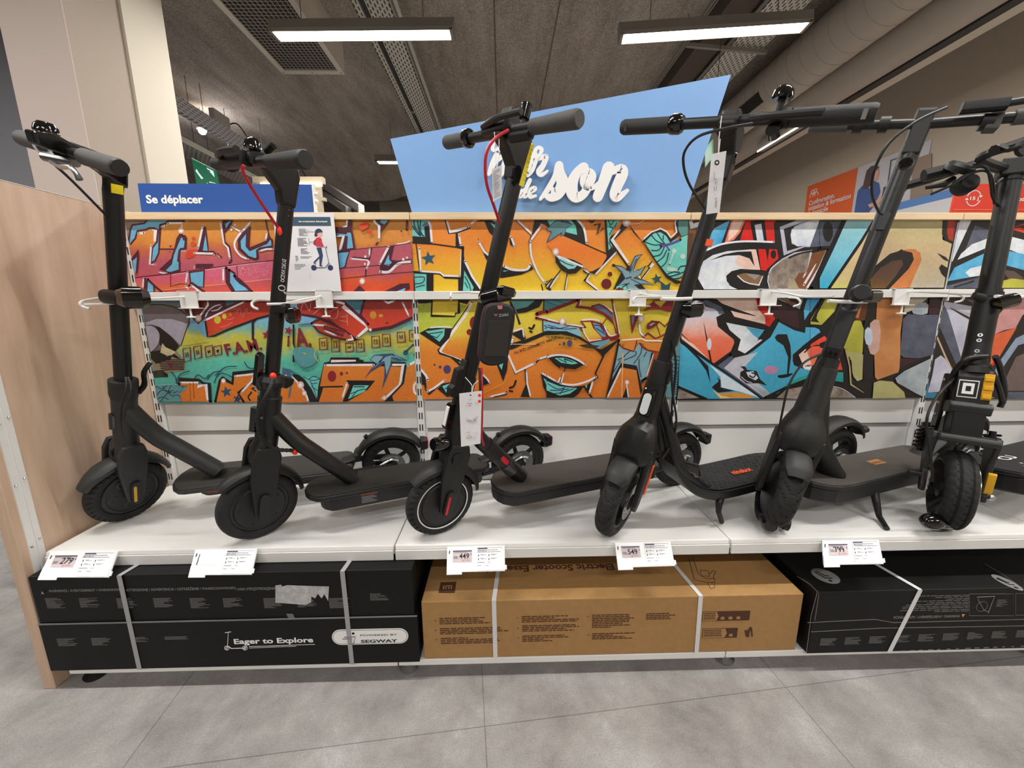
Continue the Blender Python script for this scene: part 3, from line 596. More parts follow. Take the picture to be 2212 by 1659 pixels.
GR = {
 'OR0': grad_mat('sprayed_orange_to_rose', [(-.02, 'd8502f'), (.06, 'd45446'), (.10, 'c9586a'), (.16, 'bd5a6c'), (.20, 'c8694f'), (.225, 'd98a3e'), (.30, 'd99440')], .02, 8, 0),
 'BR0': grad_mat('sprayed_pink_brick', [(.03, 'e07a2e'), (.075, 'dd6a45'), (.10, 'd8607a'), (.15, 'd56a86'), (.2, 'd56a86')], .02, 12, 2),
 'RB0': grad_mat('sprayed_red_orange', [(.04, 'd8402a'), (.09, 'da5a30'), (.12, 'c25a62'), (.2, 'b9586a')], .02, 8, 0),
 'TQ0': grad_mat('sprayed_turquoise_yellow', [(-.30, '55b0a4'), (-.2, '5cc0ac'), (-.17, '7fb98a'), (-.14, 'b9b94f'), (-.11, 'c4bc4a'), (-.08, '7fb5a0'), (-.05, '78b4dc')], .035, 14, 0),
 'RD0': grad_mat('sprayed_red_lower', [(-.1, 'd04428'), (-.05, 'c8402c'), (.02, '8f2f2c')], .02, 8, 0),
 'OG0': grad_mat('sprayed_orange', [(-.31, 'd8782c'), (-.15, 'd88432')], .02, 12, 2),
 'OU1': grad_mat('sprayed_orange_yellow', [(.05, 'ecc832'), (.11, 'ecbe2f'), (.17, 'eda431'), (.22, 'ea8b33'), (.30, 'e98a36')], .025, 9, 3),
 'OV1': grad_mat('sprayed_orange_band', [(.08, 'e6b436'), (.13, 'e98e32'), (.19, 'ea7c2c'), (.3, 'e87e30')], .02, 9, 3),
 'OL1': grad_mat('sprayed_yellow_orange', [(-.32, 'dd7a28'), (-.17, 'df8430'), (-.125, 'e29a34'), (-.10, 'dfc044'), (-.04, 'e2cc42'), (.02, 'd9b838')], .015, 9, 3),
 'YG1': grad_mat('sprayed_lime', [(-.12, 'c8c840'), (-.05, 'b9c444'), (.02, '9aa03c')], .02, 10, 3),
 'GW2': mat('chalky_white', 'c9d2e0', .45, col2='eef2f6', vscale=14), 'GP2': mat('chalky_peach', 'e8bfb0', .45, col2='f4d8ca', vscale=14),
 'ST2': mat('stone_brown', '6e6058', .5, col2='a89a8e', vscale=22), 'BR2': mat('paint_brown', '6e3c1e', .5, col2='85502c', vscale=14),
 'BL2': mat('paint_azure', '2fa0d8', .42, col2='7cc8e8', vscale=9), 'LB2': grad_mat('paint_light_azure', [(.05, '30b0d8'), (.1, '5cbfe0'), (.3, 'a4dbe6')], .02, 8),
 'SK2': grad_mat('paint_sky_lower', [(-.31, '44a6c8'), (-.1, '4cb0d6'), (0, '52b4dc')], .03, 6), 'CO2': grad_mat('paint_coral', [(-.2, 'ec6a48'), (-.13, 'ec7a5c'), (-.09, 'e8b4a8'), (-.04, 'd0d2e0'), (.03, 'b0b0b8')], .02, 7),
 'TN2': grad_mat('paint_tan', [(.03, 'c9cc4a'), (.09, 'd6c888'), (.14, 'd8bf90'), (.3, 'e0c89a')], .03, 5), 'BG2': grad_mat('paint_beige', [(.04, 'b8b0a0'), (.12, 'c0b094'), (.2, 'cdb48c'), (.30, 'cabf8c')], .05, 5),
 'SL2': mat('paint_slate', '454b5c', .45, col2='5e6478', vscale=16), 'GB2': mat('chalky_grey_blue', '8f9aa4', .45, col2='b2bcc2', vscale=14), 'OL2': mat('paint_lime_beige', 'a8a63c', .45, col2='c2c04a', vscale=10),
 'OT2': mat('paint_orange_tan', 'bf7a44', .45, col2='cf8e56', vscale=10), 'KH2': mat('paint_khaki', 'aca870', .45, col2='bcb57c', vscale=14), 'DB2': grad_mat('paint_brown_glow', [(.05, '7a5a1c'), (.1, '5c3f30'), (.2, '43302c')], .03, 10),
 'DM2': mat('paint_dark_maroon', '2e1418', .5, col2='3e1a20', vscale=12), 'LV2': mat('paint_lavender', 'a9a9c0', .45, col2='c8c8d8', vscale=10)}
class Sheet:
    def __init__(s, xa, xb, za, zb, base):
        s.r = (xa, za, xb, zb); s.mb = MB(); s.k = 0; s.mb.recalc = False; s.mb.weld = False
        s.mb.box((xa, YP+.0004, za), (xb, YP+.0012, zb), WHITEP)
        s.mb.add([(xa, YP, za), (xb, YP, za), (xb, YP, zb), (xa, YP, zb)], [(0, 1, 2, 3)], pc_(base))
    def frame(s, ox, oy, sc=6.9125): s.ox, s.oy, s.sc = ox, oy, sc; return s
    def w(s, p, y): q = atY(s.ox+p[0]/s.sc, s.oy+p[1]/s.sc, YP); return Vector((q.x, q.z))
    def _put(s, poly, m):
        poly = clip_poly(poly, *s.r)
        if len(poly) < 3: return
        y = YP-.00004*s.k; v = [Vector((p.x, y, p.y)) for p in poly]
        t = tessellate_polygon([v]); t = [f if (v[f[1]]-v[f[0]]).cross(v[f[2]]-v[f[0]]).y < 0 else f[::-1] for f in t]
        s.mb.add(v, t, m)
    def P(s, col, *pts, c=0, o=None, w=14):      # filled shape, c = curved, o = outline colour
        s.k += 1; q = [s.w(p, 0) for p in pts]
        if c: q = [Vector((v.x, v.y)) for v in smooth_pts([(a.x, a.y, 0) for a in q], 4)]
        s._put(q, pc_(col))
        if o: s.L(o, w, *pts, pts[0], c=c)
        return s
    def L(s, col, w, *pts, c=0):                 # stroke of width w (zoom pixels); point may carry a width factor
        s.k += 1; W_ = w/s.sc/FPX*1.55; q = []
        for p in pts: v = s.w(p, 0); q.append((v.x, v.y, p[2] if len(p) > 2 else 1))
        if c: q = [tuple(v) for v in smooth_pts(q, 4, False)]
        n = len(q); m = pc_(col); Lf = []; Rt = []
        for i in range(n):
            a = Vector(q[max(0, i-1)][:2]); b = Vector(q[min(n-1, i+1)][:2]); d = (b-a); d = d.normalized() if d.length > 1e-9 else Vector((1, 0)); nr = Vector((-d.y, d.x))
            k = 1
            if 0 < i < n-1:
                d0 = (Vector(q[i][:2])-a).normalized(); k = 1/max(.5, abs(d0.dot(d)))
            h = W_*q[i][2]/2*k; Lf.append(Vector(q[i][:2])+nr*h); Rt.append(Vector(q[i][:2])-nr*h)
        for i in range(n-1): s._put([Lf[i], Lf[i+1], Rt[i+1], Rt[i]], m)
        for e in (0, n-1):
            h = W_*q[e][2]/2; cc = Vector(q[e][:2]); s._put([cc+Vector((math.cos(k*math.pi/4), math.sin(k*math.pi/4)))*h for k in range(8)], m)
        return s
    def D(s, col, x, y, rx, ry=None):            # dot
        ry = ry or rx; return s.P(col, *[(x+rx*math.cos(k*math.pi/8), y+ry*math.sin(k*math.pi/8)) for k in range(16)])
    def star(s, col, x, y, r, rot=0):
        return s.P(col, *[(x+(r if k % 2 == 0 else r*.42)*math.sin(rot+k*math.pi/5), y-(r if k % 2 == 0 else r*.42)*math.cos(rot+k*math.pi/5)) for k in range(10)])
    def glow(s, x, y, r):
        for k, c in ((1, 'd8b0a8'), (.72, 'e6ccc8'), (.45, 'f6eeee')): s.D(c, x, y, r*k, r*k*1.1)
        return s
    def txt(s, col, t, p, q, h, bold=.02, flipv=False):
        a, b = s.w(p, 0), s.w(q, 0); U = Vector((b.x-a.x, 0, b.y-a.y)); L_ = U.length; U.normalize(); V = Vector((-U.z, 0, U.x)); s.k += 1
        add_text(s.mb, t, (a.x, YP-.00004*s.k, a.y), U, V, pc_(col), h/s.sc/FPX*1.55, L_, 0, bold); return s
    def done(s, label): return tag(s.mb.build('mural_print'), label, 'mural print', 'mural prints behind the scooters')
x = [X0+n for n in range(5)]; ZB0, ZB1 = CAM_H+.054, CAM_H+.03
K, Mn, Wt, B0, T1, T2, NV = '1b1819', '4f1f30', 'e9e2e8', '6cb4d8', '6fcbbf', '7fa9b4', '2a2f52'
# ---- bay 1 upper
s = Sheet(x[0]+.006, x[1]-.0005, ZB0-.025, ZT0, 'OR0').frame(270, 460)
s.P('8a8079', (0, 95), (350, 95), (300, 155), (160, 150), (95, 200), (70, 330), (40, 380))
s.P(B0, (340, 95), (900, 95), (900, 110), (640, 118), (610, 155), (530, 180), (505, 600), (450, 715), (395, 745), (385, 720), (410, 520), (480, 430), (495, 250), (440, 225), (360, 225), (320, 250), (185, 270), (155, 380), (80, 470), (55, 420), (80, 250), (110, 180), (290, 155), o=Mn, w=22)
s.L(Wt, 28, (200, 308), (285, 300)); s.L(Wt, 24, (380, 255), (455, 258), (440, 440)); s.L(Wt, 24, (390, 490), (370, 770), (445, 770))
s.L(Mn, 22, (525, 180), (620, 150), (650, 115), (890, 118)); s.L(Wt, 26, (545, 205), (615, 190)); s.L(Wt, 26, (640, 155), (850, 150), (845, 250)); s.glow(838, 260, 46)
s.L(Mn, 16, (520, 540), (725, 540)); s.D(Mn, 682, 494, 13); s.D(Mn, 675, 578, 9)
s.P(B0, (850, 330), (800, 400), (720, 620), (690, 760), (580, 850), (650, 890), (690, 895), (820, 855), (815, 775), (820, 740), (800, 720), (815, 560), (835, 540), (900, 530), (915, 370), (860, 360), o=Mn, w=26)
s.P(Mn, (815, 310), (770, 380), (740, 520), (690, 680), (510, 845), (600, 870), (700, 770), (735, 620), (850, 345), (860, 310)); s.P(Mn, (865, 330), (915, 345), (895, 410), (868, 400), c=1)
s.L(Wt, 24, (510, 885, .6), (570, 900), (630, 905)); s.L(Wt, 24, (858, 572), (890, 572)); s.L(Wt, 20, (905, 118), (945, 118))
s.D('d8552c', 1027, 380, 28); s.D('d8502c', 1020, 465, 38); s.P('d24028', (905, 620), (960, 560), (1050, 545), (1080, 580), (1020, 660), (930, 680), c=1)
s.P(Mn, (1195, 195), (1150, 270), (1100, 560), (1130, 585), (1250, 580), (1245, 470), (1215, 230)); s.P(B0, (1205, 330), (1165, 560), (1240, 570))
s.L(Wt, 26, (1165, 190), (1095, 520)); s.L(Mn, 22, (1100, 575), (1330, 580), (1350, 610)); s.L(Wt, 26, (1040, 600), (1320, 608), (1330, 620)); s.L(Mn, 12, (1380, 600), (1420, 640), (1450, 665)); s.L(Wt, 12, (1400, 640), (1415, 665))
s.P(Mn, (1060, 760), (1320, 760), (1320, 790), (1250, 815), (1060, 825)); s.L(Wt, 16, (1040, 800), (1040, 830))
s.L(Mn, 24, (1470, 150), (1490, 430), (1560, 500), (1590, 720), (1560, 745)); s.L(Wt, 24, (1430, 140), (1480, 460), (1540, 520), (1570, 680))
s.P(Mn, (1460, 105), (1620, 105), (1590, 190), (1500, 300), (1470, 200)); s.P(B0, (1500, 165), (1590, 110), (1510, 240))
s.L(Wt, 22, (1590, 205), (1730, 280)); s.D(Wt, 1648, 182, 17); s.D(Wt, 1594, 252, 17); s.L(Wt, 26, (1880, 140), (1760, 270))
s.P(B0, (1870, 220), (1780, 300), (1700, 420), (1720, 530), (1830, 650), (1950, 690), (1985, 670), (1975, 560), (2020, 530), (2200, 500), (2200, 400), (2160, 370), (2120, 450), (1860, 560), (1820, 500), (1825, 300), o=Mn, w=24)
s.P(Mn, (1880, 200), (1770, 280), (1690, 400), (1690, 540), (1830, 660), (1950, 700), (1860, 650), (1740, 530), (1730, 420), (1830, 290), (1810, 480), (1870, 565), (2120, 460), (2140, 400), (1860, 520)); s.L(Wt, 26, (1745, 280), (1650, 420), (1650, 530), (1730, 640), (1840, 690), c=1)
s.L(Mn, 18, (2105, 105), (2150, 330), (2200, 430)); s.L(Wt, 22, (2125, 290), (2105, 400)); s.L(Wt, 24, (2015, 570), (2120, 540), (2210, 540))
s.frame(270, 460).P('BR0', (165, 980), (700, 920), (1200, 850), (1700, 780), (2212, 715), (2212, 980), (1300, 1085), (900, 1120), (500, 1175), (200, 1190)); s.L(Mn, 12, (170, 965), (690, 905), (1500, 795), (2212, 710)); s.L('f0b8c0', 8, (700, 925), (1700, 780), (2100, 735))
s.P('OR0', (420, 1200), (900, 1130), (1500, 1060), (2212, 985), (2212, 1200)); s.L('f0c090', 6, (600, 1150), (1500, 1060), (2212, 985))
s.L(Mn, 10, (690, 920), (690, 1100), (820, 1060), (930, 1060)); s.P(B0, (970, 890), (1190, 860), (1180, 1110), (1090, 1100), (985, 1050), o=Mn, w=18); s.L(Wt, 22, (940, 885), (915, 1045)); s.L(Mn, 24, (960, 1090), (1000, 1050), (1200, 1180)); s.L(Wt, 24, (910, 1095), (950, 1130)); s.L(Wt, 24, (1000, 1080), (1120, 1170))
s.P(B0, (1560, 850), (1640, 900), (1660, 980), (1730, 1050), (1900, 1175), (1650, 1180), (1560, 1040), o=Mn, w=30); s.L(Wt, 24, (1475, 820), (1475, 1020)); s.L(Mn, 36, (1520, 820), (1530, 1040), (1620, 1180)); s.L(Mn, 40, (1640, 940), (1760, 1040), (1900, 1180)); s.L(Mn, 8, (1675, 790), (1685, 950))
s.P(B0, (330, 1190), (340, 1010), (440, 1080), (450, 1190), o=Mn, w=24); s.L(Wt, 22, (290, 975), (275, 1120)); s.L(Mn, 22, (310, 980), (300, 1150)); s.L(Mn, 30, (350, 990), (450, 1090), (560, 1180)); s.P(B0, (120, 700), (200, 620), (170, 900), (150, 880)); s.P(Mn, (100, 690), (210, 545), (215, 640), (190, 900), (170, 900), (190, 660), (120, 720))
for i in range(60):
    a = random.uniform(1700, 2150); b = random.uniform(800, 950); s.L('f0c4c4', 4, (a, b), (a+random.uniform(-14, 14), b+random.uniform(4, 22)))
s.frame(590, 460)
s.P(B0, (900, 290), (1100, 310), (1150, 200), (1190, 330), (1220, 540), (990, 570), (1060, 380), (950, 330), o=Mn, w=26); s.P(Mn, (900, 215), (1100, 215), (1120, 90), (1190, 90), (1180, 300), (900, 280)); s.L(Wt, 24, (1115, 90), (1105, 200), (1060, 208)); s.L(Wt, 26, (950, 352), (1070, 350), (1000, 560)); s.P(Mn, (1080, 340), (1125, 350), (1110, 560), (1030, 565))
s.P('d84a28', (1300, 190), (1380, 140), (1440, 160), (1410, 230), (1320, 265), c=1); s.P('d84a28', (1415, 270), (1470, 245), (1490, 290), (1440, 315), c=1)
s.P(Mn, (1520, 90), (1760, 90), (1660, 230), (1610, 300), (1600, 400), (1570, 420), (1580, 190), (1530, 150)); s.P(B0, (1610, 90), (1740, 90), (1670, 180), (1610, 150)); s.L(Wt, 28, (1505, 90), (1530, 150), (1590, 200), (1590, 400))
s.P(Mn, (1550, 440), (1590, 440), (1560, 490), (1530, 490)); s.L(Mn, 26, (2005, 130), (2000, 260)); s.D(Mn, 1920, 275, 13)
s.P('RB0', (980, 580), (1500, 520), (2090, 460), (2110, 1180), (1010, 1180)); s.L(Mn, 10, (980, 575), (1500, 520), (1760, 500), (2090, 450)); s.L(Wt, 14, (1850, 468), (1980, 450), (2060, 410), c=1)
s.P(B0, (975, 590), (1150, 575), (1110, 700), (1090, 800), (990, 850), o=Mn, w=20); s.L(Wt, 24, (1165, 685), (1410, 700), (1440, 740), (1405, 830)); s.L(Mn, 16, (1480, 530), (1450, 690), (1200, 665)); s.L(Mn, 18, (1395, 850), (1390, 950)); s.L(Wt, 22, (1450, 540), (1445, 640)); s.D(Wt, 1385, 655, 18); s.D(Wt, 1378, 765, 15)
s.P(Mn, (1740, 500), (1820, 480), (1770, 700), (1860, 715), (2090, 690), (2090, 720), (1900, 770), (1800, 840), (1660, 890), (1600, 840), (1610, 760), c=0); s.P(B0, (1735, 620), (1660, 780), (1740, 790), (1780, 740), (1740, 700)); s.L(Wt, 30, (1730, 510), (1600, 760)); s.L(Wt, 36, (1610, 880), (1740, 880), (1880, 760), (2080, 730), c=1); s.D(Wt, 1950, 695, 20); s.D(Wt, 2005, 670, 16)
s.L(Mn, 7, (1000, 830), (1500, 790), (2090, 750)); s.L(Mn, 7, (1010, 985), (1500, 930), (2090, 880)); s.glow(1340, 1020, 44); s.P(Mn, (1200, 1180), (1300, 1080), (1390, 1170)); s.P(Mn, (1650, 1180), (1900, 1060), (2040, 1050), (2050, 1140), (1990, 1160), (1980, 1120), (1820, 1180)); s.P(B0, (1830, 1180), (1980, 1120), (1960, 1170))
s.done('red and orange graffiti print, upper sheet of the leftmost bay above the crossbar')
# ---- bay 1 lower
s = Sheet(x[0]+.008, x[1]-.010, zp[0], ZB1, 'TQ0').frame(290, 640)
s.P('6a6468', (100, 60), (700, 60), (820, 300), (840, 400), (700, 740), (560, 880), (240, 820), (150, 400)); s.P('5d8290', (170, 60), (690, 60), (680, 150), (500, 110), (300, 115)); s.L(K, 14, (200, 130), (420, 125), (640, 180), (780, 280), c=1)
s.P('a5a1b2', (150, 400), (330, 340), (560, 340), (800, 410), (740, 600), (690, 730), (560, 600), (380, 460), (230, 410)); s.P('a5a1b2', (160, 430), (290, 450), (380, 560), (360, 720), (270, 820), (230, 800), c=1, o=K, w=9); s.P(K, (240, 420), (380, 460), (560, 610), (670, 740), (600, 860), (440, 740), (380, 730), (385, 580), (320, 450)); s.L(K, 12, (830, 330), (800, 440), (700, 730))
s.P('8e8068', (240, 850), (640, 820), (770, 980), (760, 1110), (300, 1180)); s.P(K, (240, 830), (400, 800), (490, 900), (600, 860), (700, 940), (640, 930), (560, 900), (540, 960), (480, 960), (330, 1010), (250, 930)); s.P('c9bf98', (420, 700), (470, 760), (560, 800), (620, 830), (560, 880), (480, 880), (390, 840))
for i in range(7): s.L(K, 13, (360+i*8, 940+i*28), (520, 950+i*24), (740, 945+i*24), c=1)
for i in range(6): s.L(K, 12, (270, 1130+i*16), (400, 1110+i*18), (500, 1170+i*6), c=1)
s.P('6c1a3a', (500, 990), (560, 1000), (580, 1040), (540, 1060), c=1)
s.P('78b8dc', (840, 420), (1000, 350), (1060, 400), (1100, 560), (1120, 640), (1000, 560)); s.P('TQ0', (800, 470), (860, 430), (1130, 680), (1000, 700), (720, 740), (740, 640))
s.P(Mn, (690, 60), (1100, 60), (1880, 60), (1060, 330), (1000, 380), (960, 420), (880, 340), (770, 240)); s.P('7c2c2a', (930, 60), (1110, 90), (1000, 270), (930, 300), (860, 130)); s.L(Wt, 22, (1100, 80), (1105, 130), (980, 300)); s.P('45656e', (1360, 60), (1600, 60), (1380, 150)); s.L('cfc4cc', 18, (1065, 310), (1110, 220), (1200, 150), (1290, 125), c=1); s.L('cfc4cc', 18, (1160, 220), (1250, 200), (1310, 150), c=1)
s.glow(960, 330, 50)
s.P('RD0', (1060, 350), (1650, 80), (2090, 60), (2090, 270), (1850, 330), (1380, 480), (1110, 600)); s.L(K, 26, (1065, 360), (1100, 605), (1200, 590), (1400, 500), (1850, 330), (2090, 265)); s.L(Wt, 24, (1065, 358), (1350, 220), (1640, 85)); s.P('2c1426', (1770, 370), (1850, 330), (1790, 400), (1790, 650), (1760, 650), (1755, 400))
s.D('c8bc38', 1248, 350, 50, 60); s.D('c8bc38', 1350, 300, 34, 40); s.D('c07030', 1440, 275, 20, 25); s.L('e8706e', 12, (1290, 460), (1380, 440), (1470, 385), c=1); s.L('e8706e', 12, (1380, 350), (1440, 345), (1490, 320), c=1); s.L('c9686e', 10, (1480, 200), (1540, 190), (1530, 260), (1580, 180), (1620, 320), (1680, 180), (1700, 260), (1760, 220), c=1)
s.L('2c1426', 26, (1785, 640), (1795, 700, .6))
for a, b, h in ((740, 760, 220), (900, 730, 210), (1070, 730, 180), (1200, 730, 160)):
    s.L('7c2436', 15, (a-10, b+40), (a+10, b+h), (a+110, b+h-30), (a+100, b), (a-5, b+25)); s.L('7c2436', 13, (a+30, b+80), (a+40, b+h-70), (a+75, b+h-90), (a+60, b+70), (a+45, b+110))
s.txt('7c2436', 'F.A.M.', (1385, 880), (1920, 790), 155, .03); s.L('7c2436', 26, (2000, 680), (2005, 790)); s.star('8c2040', 1985, 575, 78, .1)
for q in (((1650, 980), (1720, 1070), (1850, 1060), (2000, 1000)), ((1880, 1160), (1960, 1080), (2040, 1060)), ((560, 1130), (620, 1200), (640, 1300)), ((640, 1260), (700, 1160), (830, 1115)), ((900, 1240), (960, 1170), (1060, 1230), (1120, 1170)), ((1200, 1290), (1250, 1180), (1340, 1150), (1460, 1200)), ((1220, 1180), (1360, 1060), (1530, 1045)), ((1100, 1240), (1180, 1140), (1300, 1120))): s.L('2b3a5c', 13, *q, c=1)
s.P('5f9aa0', (300, 1330), (640, 1320), (820, 1400), (700, 1570), (330, 1570))
for q in (((330, 1340), (420, 1380), (500, 1330)), ((340, 1480), (420, 1400), (540, 1420)), ((400, 1570), (500, 1450), (590, 1400)), ((560, 1330), (520, 1430), (600, 1500)), ((340, 1540), (430, 1500), (520, 1540)), ((590, 1440), (700, 1400), (800, 1330)), ((600, 1470), (680, 1480), (720, 1560)), ((440, 1340), (470, 1410), (560, 1440))): s.L('24365a', 11, *q, c=1)
s.P('OG0', (690, 1330), (700, 1280), (960, 1270), (960, 1340), (1080, 1320), (1110, 1570), (720, 1570), (690, 1470), (800, 1330)); s.L(K, 40, (680, 1310), (690, 1250), (980, 1250), (1040, 1300), (1110, 1300), (1145, 1570)); s.L(Wt, 26, (700, 1285), (970, 1285), (950, 1345), (1080, 1320), (1105, 1560)); s.L('8a4a1c', 10, (890, 1280), (905, 1520)); s.L('b06428', 16, (840, 1300), (850, 1560))
s.L('5f8f9a', 40, (640, 1420, .6), (740, 1400), (800, 1330, .3)); s.L('9fe0e8', 6, (300, 1325), (660, 1315))
s.P('OG0', (1240, 1570), (1310, 1230), (1480, 1290), (1500, 1180), (1790, 1150), (1760, 1260), (1850, 1250), (1860, 1570)); s.L(K, 34, (1220, 1570), (1290, 1250), (1320, 1220), (1475, 1300), (1490, 1150), (1830, 1110), (1850, 1200), (1800, 1260), (1560, 1440), (1640, 1570)); s.L(Wt, 28, (1510, 1190), (1790, 1160), (1760, 1270), (1610, 1430)); s.glow(1340, 1260, 36); s.star('28506c', 1385, 1425, 90, -.2); s.star('28405c', 1550, 1530, 75, .2); s.L(K, 20, (1760, 1430), (1710, 1500), (1740, 1550), c=1); s.L(K, 20, (1890, 1330), (1760, 1380), (1820, 1410))
s.frame(600, 640)
s.P('RD0', (300, 50), (1050, 50), (1080, 150), (1350, 430), (1150, 650), (800, 360), (300, 260)); s.P('TQ0', (300, 280), (580, 330), (500, 400), (300, 420)); s.L(Mn, 30, (290, 265), (560, 300), (830, 400), (1150, 640)); s.P('4d8296', (1000, 60), (1300, 60), (1250, 130), (1240, 300), (1090, 180)); s.L(Mn, 34, (1000, 90), (1070, 150), (1370, 430), (1150, 650)); s.L(Wt, 30, (860, 75), (1000, 110), (980, 150), (1330, 440), (1340, 480), (1190, 610))
s.P('b5452c', (510, 400), (650, 340), (1010, 510), (1150, 620), (1080, 660), (800, 600), (620, 530), o=Mn, w=26, c=0); s.L(Wt, 26, (540, 425), (720, 435), c=1); s.L(Wt, 24, (710, 510), (870, 580)); s.L(Wt, 20, (750, 455), (880, 500)); s.L(Wt, 26, (1040, 655), (1130, 640), (1100, 590)); s.P('8e2c2c', (700, 440), (1010, 530), (980, 590), (700, 490), o=Mn, w=12)
for q in (((350, 220), (400, 90), (480, 220), (500, 100)), ((540, 270), (640, 190), (720, 260), (690, 320)), ((770, 240), (900, 190), (880, 330), (780, 320)), ((920, 360), (1050, 380)), ((1040, 270), (1050, 440)), ((940, 310), (1030, 300))): s.L('dc8078', 12, *q, c=1)
s.P('RD0', (1290, 60), (2060, 60), (2060, 300), (1700, 440), (1370, 500), (1240, 300)); s.L(Mn, 34, (1300, 60), (1240, 280), (1360, 420)); s.L(Mn, 40, (1370, 510), (1700, 460), (2060, 300)); s.L(Wt, 26, (1600, 70), (1650, 100), (1740, 70)); s.L(Wt, 24, (1870, 100), (1960, 290)); s.D('c88a2c', 1430, 280, 50, 60); s.D('c88a2c', 1545, 290, 34, 26); s.L(K, 12, (1620, 398), (1650, 396)); s.glow(1388, 498, 24)
s.L('1f1420', 26, (245, 430), (245, 700), (260, 760, .6)); s.L('1f1420', 26, (240, 880, .6), (245, 970)); s.txt('7c2436', 'A.', (290, 770), (520, 750), 270, .03); s.L('7c2436', 24, (172, 600), (165, 740)); s.star('8c2040', 170, 510, 70, .3)
for a, b, h in ((620, 620, 180), (800, 610, 220), (1010, 690, 140), (1170, 640, 190), (1400, 590, 180), (1560, 560, 190), (1780, 530, 160), (1960, 500, 170)):
    s.L('7c2436', 14, (a+10, b+10), (a+15, b+h), (a+130, b+h-10), (a+120, b), (a+10, b+10)); s.L('7c2436', 12, (a+45, b+50), (a+50, b+h-60), (a+90, b+h-65), (a+85, b+45), (a+60, b+75))
s.P('57969c', (250, 780), (480, 760), (600, 850), (560, 1000), (400, 1060), (280, 950), c=1); s.L('c4c44c', 16, (380, 840), (440, 860)); s.L('c4c44c', 12, (580, 780), (560, 880), (620, 980), c=1); s.D('20506c', 1915, 840, 38); s.L('20506c', 24, (1920, 820), (2030, 720)); s.D('20506c', 2070, 870, 38)
s.P('OG0', (700, 1010), (1900, 1010), (1880, 1240), (1700, 1480), (1740, 1590), (620, 1590), (640, 1330)); s.P(K, (590, 1590), (600, 1380), (640, 1250), (700, 990), (780, 970), (800, 910), (1220, 910), (1230, 940), (1290, 950), (1290, 975), (1920, 980), (1900, 1050), (700, 1020), (640, 1340), (980, 1330), (990, 1355), (690, 1360), (620, 1590))
s.L(Wt, 32, (720, 1025), (1440, 1020)); s.L(Wt, 32, (1700, 1020), (1880, 1020), (1840, 1260), (1820, 1330), (1640, 1490), (1570, 1520)); s.L(K, 26, (1910, 1030), (1880, 1220), (1890, 1290), (1700, 1480), (1620, 1560)); s.P('ecd8dc', (810, 945), (1170, 945), (1180, 970), (800, 985)); s.D('8c2030', 820, 1190, 64, 82); s.D('8c2030', 960, 1152, 26, 30); s.D('8c2030', 1042, 1140, 17)
s.P(K, (1030, 1250), (1460, 1255), (1350, 1390), (1010, 1590), (980, 1560), (1080, 1330), (1060, 1290)); s.P(T1, (1140, 1325), (1370, 1325), (1300, 1420), (1060, 1530)); s.L(Wt, 26, (1045, 1290), (975, 1510)); s.L(NV, 12, (1100, 1450), (1250, 1390), (1320, 1380)); s.L(NV, 12, (1120, 1490), (1200, 1400)); s.L(NV, 16, (1150, 1345), (1300, 1345))
s.P('OG0', (1940, 1020), (2100, 960), (2130, 1590), (1740, 1590), (1720, 1480), (1890, 1300)); s.P(K, (1560, 1590), (1700, 1480), (1760, 1590)); s.L(Wt, 34, (1960, 1025), (2080, 960)); s.L(Wt, 30, (2100, 1240), (2040, 1330), (2050, 1430), (2110, 1470), c=1); s.glow(1600, 1510, 34)
s.P('3c4a74', (1300, 1230), (1400, 1080), (1560, 950), (1380, 950), (1450, 870), (1560, 860), (1720, 850), (1820, 900), (1960, 960), (1800, 960), (1700, 920), (1700, 1020), (1640, 1200), (1560, 1390), (1600, 1200), (1600, 1000), (1400, 1120)); s.P(T2, (1400, 940), (1460, 880), (1580, 890), (1540, 950), (1430, 1080), (1560, 960), (1620, 900), (1710, 880), (1780, 920), (1700, 900), (1690, 1010), (1630, 1170), (1610, 1010), (1600, 960), (1480, 1000)); s.P(T2, (1740, 870), (1800, 900), (1900, 960), (1760, 900))
s.P('OG0', (50, 1590), (70, 1250), (100, 1190), (180, 1200), (320, 1300), (440, 1450), (480, 1590)); s.P(K, (230, 1150), (330, 1170), (430, 1250), (530, 1400), (620, 1590), (480, 1590), (400, 1380), (250, 1200)); s.L(Wt, 28, (100, 1180), (200, 1190), (300, 1270), (420, 1430), (470, 1570), c=1); s.glow(355, 1320, 52); s.glow(410, 1440, 36)
s.P(T1, (400, 1210), (520, 1190), (640, 1230), (610, 1400), (600, 1540), (520, 1380)); 
for q in (((400, 1200), (520, 1250), (650, 1230)), ((520, 1300), (600, 1290)), ((500, 1260), (560, 1400), (600, 1530)), ((480, 1230), (560, 1190), (650, 1240)), ((520, 1340), (600, 1400))): s.L('3c3f78', 12, *q, c=1)
s.P('4a6a84', (90, 1060), (200, 1090), (330, 1160), (200, 1130), (240, 1240), (200, 1480), (170, 1520), (200, 1300), (140, 1150), (70, 1240)); s.done('turquoise and orange graffiti print with FAMiliA lettering, lower sheet of the leftmost bay')
